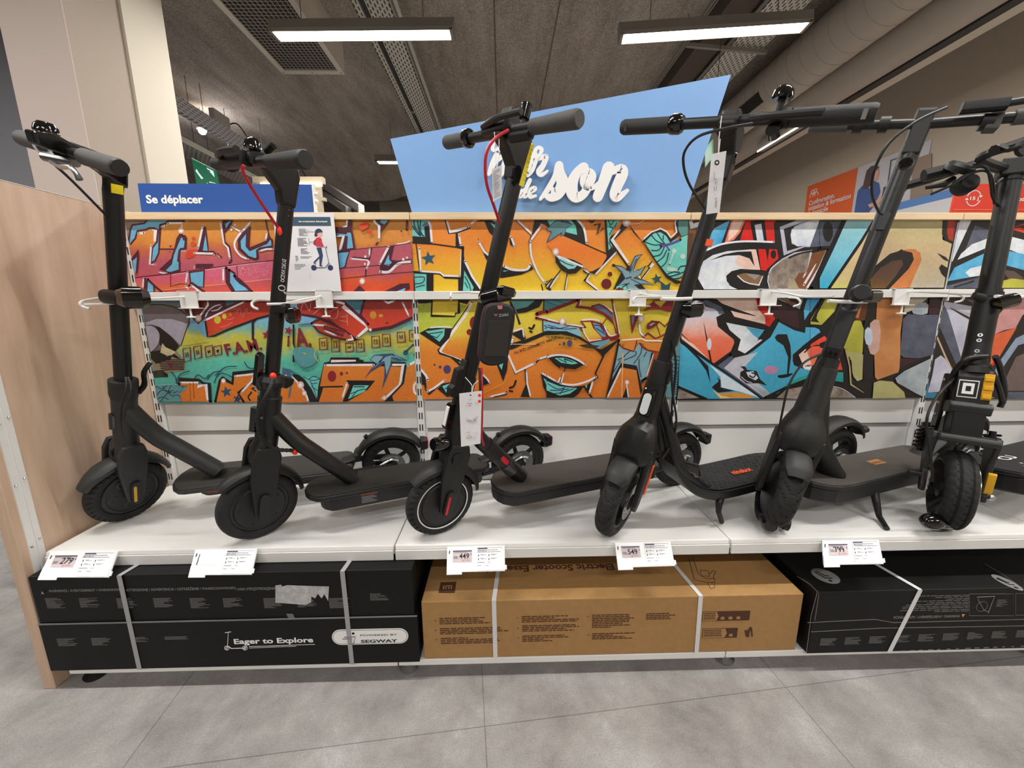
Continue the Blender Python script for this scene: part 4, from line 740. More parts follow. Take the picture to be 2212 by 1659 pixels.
# ---- bay 2 upper
s = Sheet(x[1]+.0005, x[2]-.0005, ZB0-.025, ZT0, 'OU1').frame(880, 460)
s.P(K, (60, 90), (340, 90), (350, 460), (80, 440)); s.P(T1, (65, 95), (320, 95), (250, 220), (265, 360), (75, 345)); 
for q in (((100, 110), (110, 200), (200, 340)), ((150, 100), (180, 280), (250, 350)), ((200, 100), (190, 240), (230, 340)), ((80, 200), (140, 290), (190, 340))): s.L(NV, 16, *q, c=1)
s.P('57718a', (210, 200), (260, 140), (480, 135), (300, 200)); s.P('OU1', (345, 95), (570, 95), (640, 310), (720, 300), (720, 500), (380, 460)); s.L(Wt, 30, (310, 100), (345, 200), (365, 450)); s.L(Wt, 30, (580, 100), (640, 290), (905, 215)); s.L(K, 16, (565, 110), (620, 310), (740, 295), (940, 225)); s.L(Wt, 26, (940, 180), (1000, 125), (1080, 100), c=1)
s.P(K, (720, 300), (750, 300), (790, 490), (850, 500), (850, 720), (960, 960), (1100, 1160), (760, 1165), (800, 960), (810, 540), (720, 520)); s.P('OU1', (775, 320), (1140, 120), (1200, 250), (1330, 380), (1250, 660), (1220, 820), (1170, 1110), (1100, 1140), (950, 850), (845, 650), (850, 500), (800, 490)); s.L(Wt, 28, (770, 330), (795, 480)); s.L(Wt, 30, (860, 720), (970, 950), (1100, 1140))
s.L(K, 18, (80, 445), (400, 465), (830, 525)); s.L(K, 14, (130, 460), (160, 700), (185, 880)); s.L(K, 26, (100, 880), (480, 905), (560, 965), (790, 975)); s.L(K, 24, (830, 530), (810, 970)); s.L('e8e0d8', 28, (180, 530), (200, 870)); s.L(Wt, 24, (200, 870), (490, 890), (540, 935), (780, 945)); s.L(Wt, 12, (800, 560), (790, 930)); s.star('28566e', 318, 680, 112, -.15)
s.P(K, (100, 880), (390, 910), (390, 1170), (100, 1170)); s.P(T1, (105, 905), (285, 915), (285, 1170), (120, 1170)); s.P(K, (760, 980), (960, 970), (1100, 1170), (760, 1170)); s.P(T1, (850, 860), (990, 1110), (970, 1170), (830, 1160)); 
for q in (((110, 960), (250, 960), (230, 1040), (120, 1060)), ((130, 1110), (200, 1090), (260, 1080)), ((860, 950), (920, 1060), (950, 1160)), ((860, 1040), (900, 1120))): s.L(NV, 13, *q, c=1)
s.P(K, (1000, 130), (1150, 95), (1400, 95), (1400, 420), (1320, 380), (1220, 290), (1150, 120), (1080, 125)); s.P(T1, (1240, 150), (1400, 220), (1400, 330), (1320, 260)); s.L(Wt, 22, (1260, 100), (1400, 150))
s.P(K, (1055, 370), (1060, 430), (1170, 680), (1300, 900), (1350, 960), (1420, 970), (1700, 920), (1880, 840), (1850, 750), (1800, 860), (1600, 860), (1450, 800), (1260, 690), (1110, 520)); s.L(Wt, 28, (1065, 430), (1150, 580), (1260, 670)); s.L(Wt, 32, (1440, 795), (1560, 845), (1700, 855), (1790, 840), (1840, 770), c=1); s.P('OU1', (1100, 430), (1330, 400), (1280, 640), (1180, 560)); s.P(T1, (1430, 860), (1510, 860), (1440, 880))
s.P(K, (1520, 380), (1540, 480), (1580, 490), (1610, 480), (1560, 370)); s.L(Wt, 28, (1550, 360), (1600, 500))
s.L(K, 16, (1610, 100), (1850, 330), (1820, 430), (1830, 600), (1900, 830), (2060, 1060), (2140, 1140)); s.L(Wt, 26, (1630, 100), (1860, 320)); s.L(Wt, 26, (2000, 190), (1840, 410)); s.L(Wt, 26, (1835, 440), (1850, 640), (1940, 880), (2050, 1040), c=1); s.P(K, (1900, 90), (2010, 90), (1980, 180), (1860, 340), (1870, 250)); s.P(K, (2010, 90), (2212, 130), (2212, 240), (2080, 190), (1990, 150)); s.P(T1, (2060, 90), (2212, 90), (2212, 170))
s.P('OU1', (1400, 980), (1720, 930), (1880, 870), (2010, 1080), (2010, 1165), (1400, 1165)); s.L(K, 16, (2000, 1070), (2020, 1160)); s.P(Wt, (2080, 1090), (2140, 990), (2150, 1000), (2100, 1120)); s.L(K, 14, (2060, 1100), (2150, 985), (2190, 990)); s.L(K, 14, (2100, 1130), (2212, 1000))
s.frame(1180, 460)
s.P(K, (0, 80), (440, 80), (560, 230), (600, 460), (430, 440), (260, 330), (0, 200)); s.P(T1, (0, 85), (350, 85), (440, 200), (460, 330), (300, 290), (50, 180)); s.L(Wt, 30, (450, 90), (560, 230), (600, 450), c=1)
s.P('5f8d96', (0, 250), (120, 130), (250, 90), (390, 170), (290, 240), (260, 400), (220, 500), (230, 290), (100, 380), (10, 440), (80, 280), o='3b3a6c', w=9); s.L('4a3f7c', 20, (230, 130), (340, 150)); 
s.L('38363c', 22, (620, 90), (680, 140), (740, 80), c=1); s.L('38363c', 18, (720, 180), (800, 160), (760, 320), (850, 230))
s.P('OV1', (0, 470), (60, 440), (260, 340), (890, 610), (900, 680), (820, 820), (740, 910), (690, 900), (640, 880), (590, 830), (140, 640), (80, 560)); s.L(K, 18, (260, 335), (890, 610)); s.P(K, (900, 600), (1050, 540), (1060, 560), (900, 720), (830, 830), (740, 920), (660, 890), (640, 920), (545, 880), (555, 840), (620, 880), (690, 870), (820, 800), (900, 660)); s.L(Wt, 20, (570, 850), (640, 900)); s.L(Wt, 22, (1040, 590), (730, 920))
s.P(K, (870, 80), (910, 80), (920, 550), (1060, 500), (950, 420), (960, 350), (1080, 270), (1160, 80), (1270, 80), (1230, 190), (1010, 400), (1050, 520), (910, 620), (890, 590)); s.P(T1, (895, 85), (1120, 85), (1000, 250), (930, 400), (990, 480), (930, 560)); 
for q in (((920, 90), (960, 180), (1020, 90)), ((940, 200), (1000, 230), (1050, 150)), ((940, 330), (990, 240)), ((930, 440), (970, 520))): s.L('1f3e50', 13, *q, c=1)
s.L(Wt, 26, (1090, 260), (980, 400), (1230, 760)); s.L(K, 22, (950, 420), (1200, 780)); s.glow(1195, 140, 62); s.L('f0c8a8', 10, (1230, 170), (1380, 160), (1500, 80), c=1)
s.P(K, (130, 640), (140, 740), (220, 850), (330, 910), (440, 900), (530, 820), (540, 770), (400, 700), (170, 640)); s.P('8fd0c8', (160, 650), (270, 660), (470, 770), (420, 830), (330, 840), (220, 760)); s.L(Wt, 26, (150, 640), (560, 810)); s.L('3c3f78', 14, (190, 700), (300, 760), (400, 790)); s.glow(140, 580, 50)
s.L(K, 15, (210, 860), (100, 1000), (30, 1110)); s.L(Wt, 18, (190, 920), (60, 1110)); s.L(K, 14, (310, 910), (270, 1150)); s.L(Wt, 14, (315, 960), (285, 1140)); s.L(K, 16, (0, 1080), (70, 1000), (0, 1030)); s.L(K, 18, (0, 1120), (60, 1160))
s.L(K, 20, (640, 910), (570, 1000), (760, 1160)); s.L(Wt, 18, (650, 920), (600, 1010), (770, 1150)); s.D('6c1a20', 895, 1060, 76, 78); s.D('6c1a20', 948, 915, 36); s.D('6c1a20', 1000, 785, 24)
s.P(K, (1230, 170), (1420, 420), (1500, 520), (1760, 870), (1880, 990), (2060, 1030), (2060, 1050), (1930, 1060), (1780, 960), (1440, 450), (1290, 290)); s.P(T1, (1460, 430), (1560, 320), (1700, 290), (1800, 360), (1830, 430), (2000, 380), (2100, 280), (2090, 880), (1930, 1000), (1800, 920), (1640, 720)); s.L(K, 32, (1450, 430), (1600, 280), (1700, 270), (1790, 320), (1850, 420), (1960, 330), (1930, 200), (1960, 80), c=0); s.L(Wt, 18, (1440, 400), (1560, 290), (1700, 235), (1790, 280), (1855, 370), (1940, 290), (1915, 150), (1945, 85))
s.P('5d938c', (1960, 85), (2120, 85), (2110, 320), (2010, 360), (1960, 250), c=0, o='2a4444', w=12)
for q in (((1480, 440), (1600, 480), (1740, 470)), ((1560, 330), (1640, 420), (1750, 470)), ((1640, 290), (1700, 380), (1760, 460)), ((1740, 340), (1740, 400)), ((1570, 560), (1660, 560), (1740, 490)), ((1600, 650), (1700, 620), (1760, 500)), ((1650, 730), (1740, 660), (1790, 560)), ((1700, 820), (1780, 740), (1820, 600))): s.L('1c3a4a', 15, *q, c=1)
s.L('5a4a94', 34, (1700, 500), (1860, 460), (2000, 400), c=1); s.L('5a4a94', 20, (1780, 480), (1830, 560)); s.L('a8d8cc', 30, (1830, 780), (1900, 570)); s.D('c8ddd0', 1900, 570, 34); s.D('c8ddd0', 2030, 650, 40); s.P('b8d8c8', (1800, 800), (1960, 830), (1940, 890), (1790, 860))
for q in (((1810, 910), (1900, 880), (1980, 890)), ((1830, 950), (1950, 920), (2070, 870)), ((1860, 990), (2000, 970), (2070, 930)), ((1960, 850), (2000, 800), (2080, 790))): s.L('1c3040', 15, *q, c=1)
s.L(Wt, 18, (1540, 730), (1590, 760), (1420, 990)); s.L(K, 16, (1570, 730), (1510, 800), (1530, 830)); s.L(K, 16, (1540, 820), (1400, 1000)); s.star('26505c', 1645, 990, 88, -.2); s.P('26505c', (1700, 1020), (1780, 1080), (1850, 1040), (1830, 1150), (1710, 1150))
s.P(K, (1110, 900), (1180, 880), (1200, 780), (1240, 790), (1240, 1040), (990, 1150)); s.P(T1, (1040, 1110), (1180, 960), (1390, 1150), (1040, 1150)); s.P(K, (1370, 1010), (1480, 1150), (1390, 1150), (1320, 1060)); s.L(Wt, 16, (1290, 830), (1400, 980))
s.P('7d9fa8', (1000, 780), (1120, 800), (1200, 860), (1240, 870), (1270, 760), (1320, 650), (1430, 620), (1350, 700), (1290, 870), (1380, 850), (1480, 790), (1400, 920), (1300, 970), (1460, 1010), (1600, 1080), (1440, 1060), (1310, 1080), (1380, 1150), (1210, 1150), (1190, 1060), (1060, 1090), (1170, 980), (1120, 880), o='2b3054', w=12); s.L('3c3f78', 20, (1190, 980), (1260, 960)); s.L('2b3054', 10, (1240, 900), (1340, 690)); s.L('2b3054', 10, (1260, 990), (1400, 1060)); s.P('6c1a20', (1020, 1150), (1080, 1110), (1150, 1130), (1140, 1150)); s.L(K, 14, (1230, 1050), (1130, 1110))
s.done('orange and yellow graffiti print, upper sheet of the second bay')
# ---- bay 2 lower
s = Sheet(x[1]+.010, x[2]-.0005, zp[1], ZB1, 'OL1').frame(890, 640)
s.P(K, (60, 50), (980, 50), (920, 100), (860, 130), (700, 90), (100, 110)); s.P('YG1', (70, 130), (300, 90), (300, 300), (640, 310), (700, 110), (850, 150), (600, 480), (260, 470), (90, 570)); s.P('OL1', (305, 60), (690, 60), (690, 250), (640, 300), (300, 285)); s.L(K, 22, (300, 60), (290, 292), (640, 302), (650, 255), (700, 250), (700, 60))
s.P('OL1', (860, 60), (1000, 60), (1000, 700), (820, 980), (640, 900), (420, 830), (560, 640), (600, 490)); s.L(K, 14, (860, 120), (600, 490)); s.L(Wt, 36, (900, 80), (800, 280), (560, 600), (420, 820), (480, 870), (660, 930), (830, 1010)); s.D('8c1c1c', 930, 400, 70, 100); s.D('8c1c1c', 858, 535, 44, 46)
s.P(K, (90, 570), (260, 470), (600, 480), (560, 620), (430, 760), (130, 540)); s.P(T1, (200, 520), (490, 485), (480, 590), (410, 680)); s.L(Wt, 20, (260, 470), (450, 455), (600, 465), c=1); s.L(NV, 14, (260, 560), (460, 530), (370, 620), (270, 580)); s.L(K, 22, (130, 550), (430, 750), (390, 800), (410, 850), (620, 920), (800, 1010))
s.P(K, (560, 900), (700, 940), (850, 1040), (800, 1150), (680, 1010)); s.P(T1, (690, 970), (840, 1040), (800, 1110)); s.D('4a3f6c', 525, 1090, 56, 64); s.D('4a3f6c', 420, 1055, 22); s.D('3c2418', 336, 1022, 13)
s.P(K, (115, 1070), (200, 1200), (220, 1380), (170, 1320), (130, 1320)); s.L(Wt, 34, (120, 1080), (200, 1170), (240, 1250), c=1); s.L(K, 16, (195, 1330), (200, 1390), (250, 1460), (420, 1320), (560, 1290)); s.L(Wt, 30, (235, 1420), (330, 1370), (490, 1250)); s.P(K, (380, 1380), (460, 1310), (620, 1270), (640, 1500), (520, 1500)); s.P(T1, (450, 1340), (620, 1280), (620, 1500), (560, 1500), (500, 1420)); s.L('46409c', 18, (500, 1380), (600, 1320))
s.P(K, (1270, 1030), (1440, 870), (1420, 1100), (1360, 1270)); s.P(T1, (1300, 1030), (1370, 960), (1340, 1100)); s.L(K, 20, (1420, 830), (1540, 1150), (1840, 1000), (1900, 940), (2212, 860)); s.L(Wt, 30, (1425, 850), (1550, 1135), (1830, 1000)); s.L(Wt, 28, (1890, 935), (2050, 890), (2212, 870))
s.P(K, (1420, 720), (1700, 640), (1990, 520), (2212, 500), (2212, 570), (1990, 580), (1700, 700), (1500, 790), (1410, 800)); s.P(K, (1480, 560), (1660, 490), (1700, 630), (1640, 660)); s.L(Wt, 24, (1480, 530), (1650, 480), (1670, 600)); s.L(Wt, 28, (1510, 620), (1480, 710)); s.L('e8d8a8', 8, (1500, 715), (1960, 715))
s.L(K, 28, (1750, 470), (1790, 485), (1825, 430), c=1); s.L(K, 24, (1760, 520), (1790, 535)); s.L(K, 28, (1460, 1365), (1520, 1340), (1550, 1260), c=1); s.L(K, 24, (1455, 1410), (1500, 1420)); s.L(Wt, 26, (1160, 1500), (1400, 1440)); s.L(K, 14, (1230, 1500), (1420, 1460), (1410, 1420))
s.P(K, (1450, 50), (1960, 50), (1900, 160), (1700, 240), (1540, 260), (1480, 200)); s.P('5a9c98', (1470, 60), (1840, 60), (1720, 160), (1540, 200)); s.P('c4a63a', (1950, 60), (1960, 300), (1640, 300), (1700, 240), (1880, 160)) if 0 else None; s.L(K, 16, (1970, 50), (1960, 240)); s.P('4d8a90', (1980, 50), (2212, 50), (2212, 130), (1970, 220)); s.L('80181c', 50, (1860, 265), (2212, 150)); s.L('80181c', 34, (1850, 325), (2000, 345), (2212, 390)); s.L(Wt, 18, (1890, 305), (2212, 385)); s.P('86bccc', (1955, 370), (2212, 410), (2212, 520), (1960, 520)); s.L('30306c', 14, (1980, 440), (2080, 470), (2212, 440), c=1); s.L('30306c', 14, (1990, 480), (2120, 430)); s.L(K, 16, (1950, 360), (1955, 520))
s.txt('2a1c14', '"COUSIN  COMPRENT QUE TU', (2200, 585), (1520, 830), 34, .02)
s.L(K, 20, (1690, 1100), (1700, 1250), (1740, 1500)); s.P(K, (1700, 1310), (1740, 1500), (1620, 1500)); s.L(Wt, 24, (1710, 1120), (1720, 1300), (1770, 1490)); s.L('f0a850', 8, (1070, 1440), (1200, 1380), (1380, 1280), (1430, 1170), c=1)
s.P(K, (1050, 1180), (1170, 1290), (1060, 1330)); s.L(Wt, 24, (1050, 1160), (1120, 1230), (1160, 1290))
s.P(K, (1920, 1130), (2160, 1270), (2212, 1290), (2212, 1500), (2040, 1500), (1960, 1360)); s.P(T1, (1960, 1220), (2212, 1350), (2212, 1480), (2060, 1440)); s.L('30306c', 12, (2000, 1280), (2100, 1350), (2200, 1350), c=1); s.L('30306c', 12, (2010, 1340), (2100, 1390), (2200, 1370)); s.L('30306c', 12, (2060, 1430), (2160, 1380)); s.L(Wt, 24, (1930, 1140), (2140, 1270)); s.P(K, (2040, 920), (2212, 900), (2212, 1080), (2120, 1010)); s.P(T1, (2110, 925), (2212, 915), (2212, 980))
s.frame(1180, 640)
s.P('4d8a90', (0, 45), (440, 45), (0, 210)); s.L('80181c', 44, (0, 235), (470, 55)); s.L('28384c', 8, (0, 80), (180, 150)); s.L('28384c', 8, (100, 50), (300, 110))
s.P('7c1c20', (430, 170), (490, 40), (530, 40), (500, 140), (660, 160), (870, 230), (990, 350), (1060, 560), (1080, 640), (960, 660), (920, 600), (1040, 570), (1000, 420), (860, 280), (620, 190)); s.L(Wt, 16, (520, 50), (495, 140)); s.P('5a6a80', (670, 150), (800, 120), (900, 190), (980, 240), (1010, 350), (860, 240)); s.L('7c1c20', 22, (680, 150), (790, 120), (880, 170), (985, 265), (1000, 200)); s.L('7c1c20', 22, (980, 50), (1030, 340), (1080, 600)); s.L(Wt, 14, (1000, 110), (1050, 330), (1090, 560)); s.L(Wt, 14, (850, 120), (990, 230))
s.L('80181c', 34, (0, 350), (200, 400), (500, 450), (590, 470)); s.L(Wt, 18, (0, 338), (190, 385)); s.L(Wt, 20, (290, 410), (550, 450)); s.glow(240, 370, 50)
s.P('86bccc', (0, 375), (200, 420), (480, 470), (540, 610), (300, 530), (0, 510)); s.L('30306c', 12, (20, 430), (200, 480), (330, 450)); s.L('30306c', 12, (60, 480), (300, 490), (450, 480)); s.L('30306c', 12, (0, 460), (100, 470))
s.P('7c1c20', (500, 370), (680, 360), (820, 400), (910, 500), (940, 620), (850, 660), (660, 690), (560, 560), (490, 460), (590, 470)); s.P('OL1', (540, 385), (660, 385), (700, 480), (830, 620), (640, 660), (560, 540), (530, 480), (600, 470)); s.P('6a9cae', (690, 390), (790, 420), (880, 540), (880, 610), (830, 600), (740, 510)); s.L(Wt, 16, (545, 470), (560, 540), (640, 665), (820, 640)); s.L(Wt, 20, (520, 355), (700, 345), (810, 370), c=1); s.L('30306c', 14, (720, 430), (800, 440), (860, 530)); s.L('30306c', 14, (750, 480), (870, 560)); s.L('7c1c20', 14, (840, 410), (920, 300), (870, 290)); s.L(Wt, 18, (860, 430), (900, 520), (950, 590), (1040, 570), c=1)
s.P('6a9cae', (650, 700), (940, 640), (930, 690), (780, 780)); s.P(K, (0, 515), (300, 520), (500, 600), (640, 690), (740, 780), (820, 790), (1060, 650), (1080, 660), (870, 870), (840, 910), (800, 850), (640, 720), (440, 610), (200, 560), (0, 560))
s.P('3a3024', (480, 730), (600, 715), (800, 740), (720, 775), (560, 760)); s.D('4a4a70', 348, 700, 38, 50); s.D('4a4a70', 262, 708, 22, 28); s.D('8c2c20', 200, 718, 13, 16); s.txt('2a1c14', "' ZERO OPERATION ARTISTIQUE", (600, 990), (10, 870), 36, .02); s.txt('2a1c14', 'ET TANT RIEN QUE TU', (450, 620), (0, 590), 30, .02)
s.P(K, (40, 930), (160, 880), (330, 900), (480, 970), (560, 1020), (430, 1085), (280, 1070), (140, 1010)); s.P(T1, (120, 920), (260, 915), (400, 960), (470, 1000), (380, 1015), (220, 990)); s.L(Wt, 28, (0, 910), (150, 875), (320, 890), (470, 950), (580, 1020), c=1); s.L('1c3a4a', 12, (180, 930), (300, 990), (260, 930), (400, 980)); s.L(K, 14, (280, 1080), (200, 1290)); s.L(Wt, 22, (260, 1140), (220, 1290)); s.P(Wt, (160, 1290), (200, 1200), (215, 1210), (190, 1290))
s.L(K, 24, (850, 890), (730, 1150), (760, 1200), (680, 1270)); s.L(Wt, 30, (210, 1300), (400, 1320), (600, 1270), (740, 1200), c=1); s.L(Wt, 26, (0, 1180), (150, 1270)); s.P(K, (0, 1200), (200, 1310), (400, 1350), (570, 1330), (480, 1450), (400, 1510), (0, 1510), (0, 1400)); s.P(T1, (0, 1260), (200, 1340), (460, 1370), (350, 1450), (200, 1480), (0, 1400)); 
for q in (((20, 1300), (160, 1380), (280, 1360)), ((60, 1400), (200, 1400), (330, 1380)), ((120, 1450), (240, 1430), (400, 1380)), ((200, 1460), (260, 1370))): s.L('30306c', 14, *q, c=1)
s.L(K, 24, (560, 1340), (680, 1510)); s.P(K, (600, 1320), (700, 1260), (650, 1400), (600, 1400)); s.P(T1, (580, 1340), (610, 1310), (600, 1370)); s.L(Wt, 26, (690, 1270), (640, 1440))
s.P(T2, (1080, 740), (1150, 790), (1300, 820), (1380, 700), (1450, 780), (1700, 850), (1700, 1000), (1500, 1200), (1400, 1300), (1350, 1060), (1130, 1000), (960, 1300), (1040, 960)); 
for q in (((1150, 900), (1260, 800)), ((1160, 950), (1320, 880), (1330, 820)), ((1300, 1000), (1400, 860), (1420, 720)), ((1060, 950), (1160, 900)), ((1000, 1130), (1100, 960)), ((1380, 940), (1380, 1060), (1410, 1200)), ((1450, 900), (1490, 830))): s.L('30345c', 14, *q, c=1)
s.L(K, 30, (1080, 650), (1010, 1000), (900, 1510)); s.P('OG0', (900, 1510), (1110, 1060), (1340, 1090), (1410, 1400), (1480, 1510)); s.P(K, (940, 1300), (1110, 990), (1140, 1000), (1340, 1030), (1360, 1080), (1430, 1400), (1400, 1470), (1340, 1100), (1130, 1060), (920, 1440)); s.L(Wt, 24, (1110, 1075), (910, 1500)); s.L('f0b070', 16, (1140, 830), (1120, 1510)); s.P(K, (1200, 1320), (1230, 1510), (1130, 1510)); s.L(Wt, 18, (1190, 1290), (1220, 1500)); s.glow(1200, 1280, 36); s.P('OG0', (1170, 670), (1340, 660), (1300, 820), (1150, 770)); s.L('7c1c20', 16, (1090, 720), (1140, 770), (1300, 820), (1345, 660))
s.L('f4e8d8', 22, (1110, 655), (1420, 630), (1480, 660), (1860, 665)); s.P('OG0', (1420, 690), (1900, 690), (1700, 830), (1500, 790)); s.L('7c1c20', 20, (1390, 700), (1480, 790), (1700, 835), (1900, 810), c=1); s.P('7c1c20', (1240, 280), (1375, 290), (1270, 570)); s.P('6a7c94', (1262, 295), (1320, 295), (1280, 440)); s.P('7c1c20', (1490, 440), (1540, 380), (1680, 375), (1640, 430), (1530, 490), c=1); s.P('8898a8', (1520, 430), (1580, 390), (1620, 400), (1560, 440)); s.L('7c1c20', 18, (1560, 370), (1680, 380), (1760, 450), (1850, 350)); s.L('7c1c20', 20, (1370, 400), (1400, 560), (1440, 610), (1510, 550), (1620, 630), (1700, 600), (1800, 540)); s.L(Wt, 24, (1380, 400), (1400, 540), (1450, 590), c=1); s.glow(1410, 330, 50); s.L('7c1c20', 14, (1640, 430), (1690, 580))
s.P('7c1c20', (1440, 220), (1600, 60), (1900, 60), (1860, 240), (1700, 190), (1560, 190)); s.P('c4a63a', (1600, 80), (1790, 60), (1700, 160), (1640, 120)); s.P(K, (1500, 1240), (1560, 840), (1640, 840), (1500, 1190), (1420, 1300), (1400, 1250)); s.P('a8481c', (1590, 840), (1700, 830), (1600, 1230), (1480, 1200)); s.L(Wt, 14, (1590, 860), (1490, 1190))
s.P('5d8c90', (1870, 680), (2010, 680), (1950, 1510), (1760, 1510), (1850, 1000))
for i in range(9): s.L('28385c', 13, (1840+i*6, 1150+i*36), (1900, 1180+i*34), (1975, 1130+i*42), c=1)
for i in range(5): s.L('28385c', 13, (1880, 880+i*60), (1980, 900+i*56))
s.done('orange graffiti print with white edged letters, lower sheet of the second bay')
# ---- bay 3 upper
s = Sheet(x[2]+.0005, x[3]-.003, ZB0-.025, ZT0, K).frame(1470, 460)
s.P('BR2', (100, 90), (320, 90), (280, 200), (100, 720)); s.P('GW2', (120, 95), (170, 95), (190, 160), (320, 120), (300, 200), (150, 240)); s.P('5a3a20', (100, 300), (200, 300), (140, 720), (90, 800))
s.P(K, (320, 90), (750, 90), (500, 210)); s.P('BL2', (500, 230), (740, 105), (600, 470), (400, 540), (450, 330)); s.P('ec8468', (760, 100), (975, 100), (890, 290), (800, 400), (660, 450)); s.P('f4cfc0', (790, 105), (940, 105), (860, 280), (780, 370), (710, 420), (720, 300))
s.P('d8241c', (980, 100), (1180, 100), (1040, 130), (1090, 420), (885, 420)); s.P(K, (1040, 130), (1260, 100), (1290, 420), (1100, 420)); s.P('GW2', (1105, 180), (1205, 160), (1245, 420), (1145, 425)); s.P('d8241c', (1255, 100), (1450, 100), (1390, 150), (1410, 430), (1290, 420))
s.P('LV2', (1480, 210), (1760, 100), (2080, 100), (1930, 510), (1850, 510), (1540, 635)); s.P(K, (1540, 240), (1930, 100), (1700, 200), (1640, 320), (1660, 460), (1760, 500), (1850, 490), (1590, 570)); s.P('GW2', (1660, 240), (1960, 110), (2075, 100), (1930, 510), (1860, 490), (1740, 500), (1660, 440), (1645, 320)); s.P('SL2', (2080, 100), (2212, 100), (2212, 495), (1930, 510)); s.D(K, 2175, 290, 56, 145)
s.L('e8ecf4', 26, (380, 560), (600, 470), (850, 430), (1100, 425), (1390, 435), c=1)
s.P('GW2', (340, 720), (480, 630), (700, 570), (1040, 545), (1125, 545), (1190, 850), (900, 840), (760, 870), (680, 940), (690, 1020), (760, 1100), (850, 1140), (350, 1140), (260, 980), (300, 820)); s.P('GP2', (900, 580), (1120, 548), (1190, 850), (960, 840), (800, 740)); s.P(K, (430, 710), (640, 620), (850, 580), (1055, 575), (1105, 800), (1030, 680), (880, 630), (680, 640))
s.L(K, 40, (230, 1020), (280, 1090), (330, 1150)); s.P('d8241c', (1155, 540), (1270, 540), (1300, 720), (1320, 540), (1440, 545), (1460, 680), (1300, 830), (1270, 865), (1200, 850)); s.P(K, (1265, 540), (1310, 540), (1300, 720)); s.D(K, 1385, 620, 42, 66)
s.P(K, (680, 950), (760, 870), (900, 835), (1100, 850), (1260, 870), (1260, 1140), (850, 1140), (730, 1080)); s.P('8a6a48', (840, 930), (940, 900), (1180, 930), (1225, 940), (1165, 1080), (1030, 1050), (910, 1000)); s.P('9a9490', (960, 900), (1180, 925), (1110, 1000)); s.L(Wt, 16, (850, 940), (940, 1020), (1030, 1055), (1170, 1078), (1225, 945))
s.P('ST2', (1310, 920), (1350, 830), (1520, 690), (1700, 600), (1950, 560), (1850, 1140), (1330, 1140), (1300, 1020), o='c8ccd8', w=16); s.P('BR2', (1960, 600), (2190, 545), (2060, 780), (1880, 1140), (1770, 1130), (1705, 1000), (1760, 900), (1880, 880)); s.L(K, 24, (1620, 670), (1800, 600), (2050, 560), c=1); s.L(Wt, 34, (2020, 760, .3), (1930, 920), (1840, 1070)); s.L(Wt, 30, (2180, 550, .4), (2060, 830), (1880, 1130)); s.L(Wt, 22, (1870, 890), (1830, 960)); s.L(K, 60, (2212, 540), (2100, 800), (1950, 1130)); s.P('a89a80', (1610, 970), (1700, 1000), (1760, 1140), (1600, 1140))
s.L('d8dce8', 14, (1320, 900), (1370, 810), (1480, 720), c=1)
s.frame(1770, 460, 3.966)
s.P('SL2', (0, 60), (190, 60), (100, 285), (0, 285)); s.D(K, 70, 160, 44, 88); s.L(K, 22, (0, 297), (110, 295)); s.P(K, (190, 56), (238, 56), (0, 560), (0, 480)); s.P('LB2', (232, 60), (455, 60), (350, 230), (65, 645), (0, 645), (0, 560), (120, 310)); s.L(K, 16, (470, 60), (340, 270), (85, 640)); s.P('TN2', (475, 65), (620, 65), (440, 480), (410, 640), (95, 645), (360, 260)); s.P('BG2', (625, 60), (1050, 60), (1050, 230), (1130, 265), (1100, 420), (1060, 640), (700, 640), (800, 400), (700, 310), (480, 450))
s.P('b0742a', (460, 640), (600, 640), (480, 560)); s.P('c97a44', (600, 640), (760, 560), (870, 400), (820, 310), (700, 315), (800, 380), (760, 480)) ; s.P('c97a44', (700, 315), (790, 310), (860, 340), (872, 400), (820, 520), (770, 640), (590, 645), (760, 480), (805, 400), (770, 340), c=0); s.P(K, (400, 540), (480, 450), (600, 350), (700, 320), (790, 340), (805, 400), (760, 480), (600, 645), (400, 645), c=0); s.P('DB2', (430, 570), (520, 470), (620, 410), (700, 400), (715, 440), (650, 540), (560, 645), (440, 645)); 
s.P(K, (1050, 58), (1170, 58), (1130, 265), (1070, 235), (1045, 180)); s.P('a8301c', (1095, 58), (1165, 58), (1140, 245), (1100, 225), (1088, 170)); s.P('7a1c38', (1150, 58), (1175, 58), (1140, 240)); s.P(K, (1003, 342), (1080, 380), (1110, 420), (1060, 400)); s.P(K, (1020, 470), (1040, 440), (1090, 470), (1080, 560), (1040, 520))
s.done('blue, red and brown graffiti print, upper sheet of the third bay')
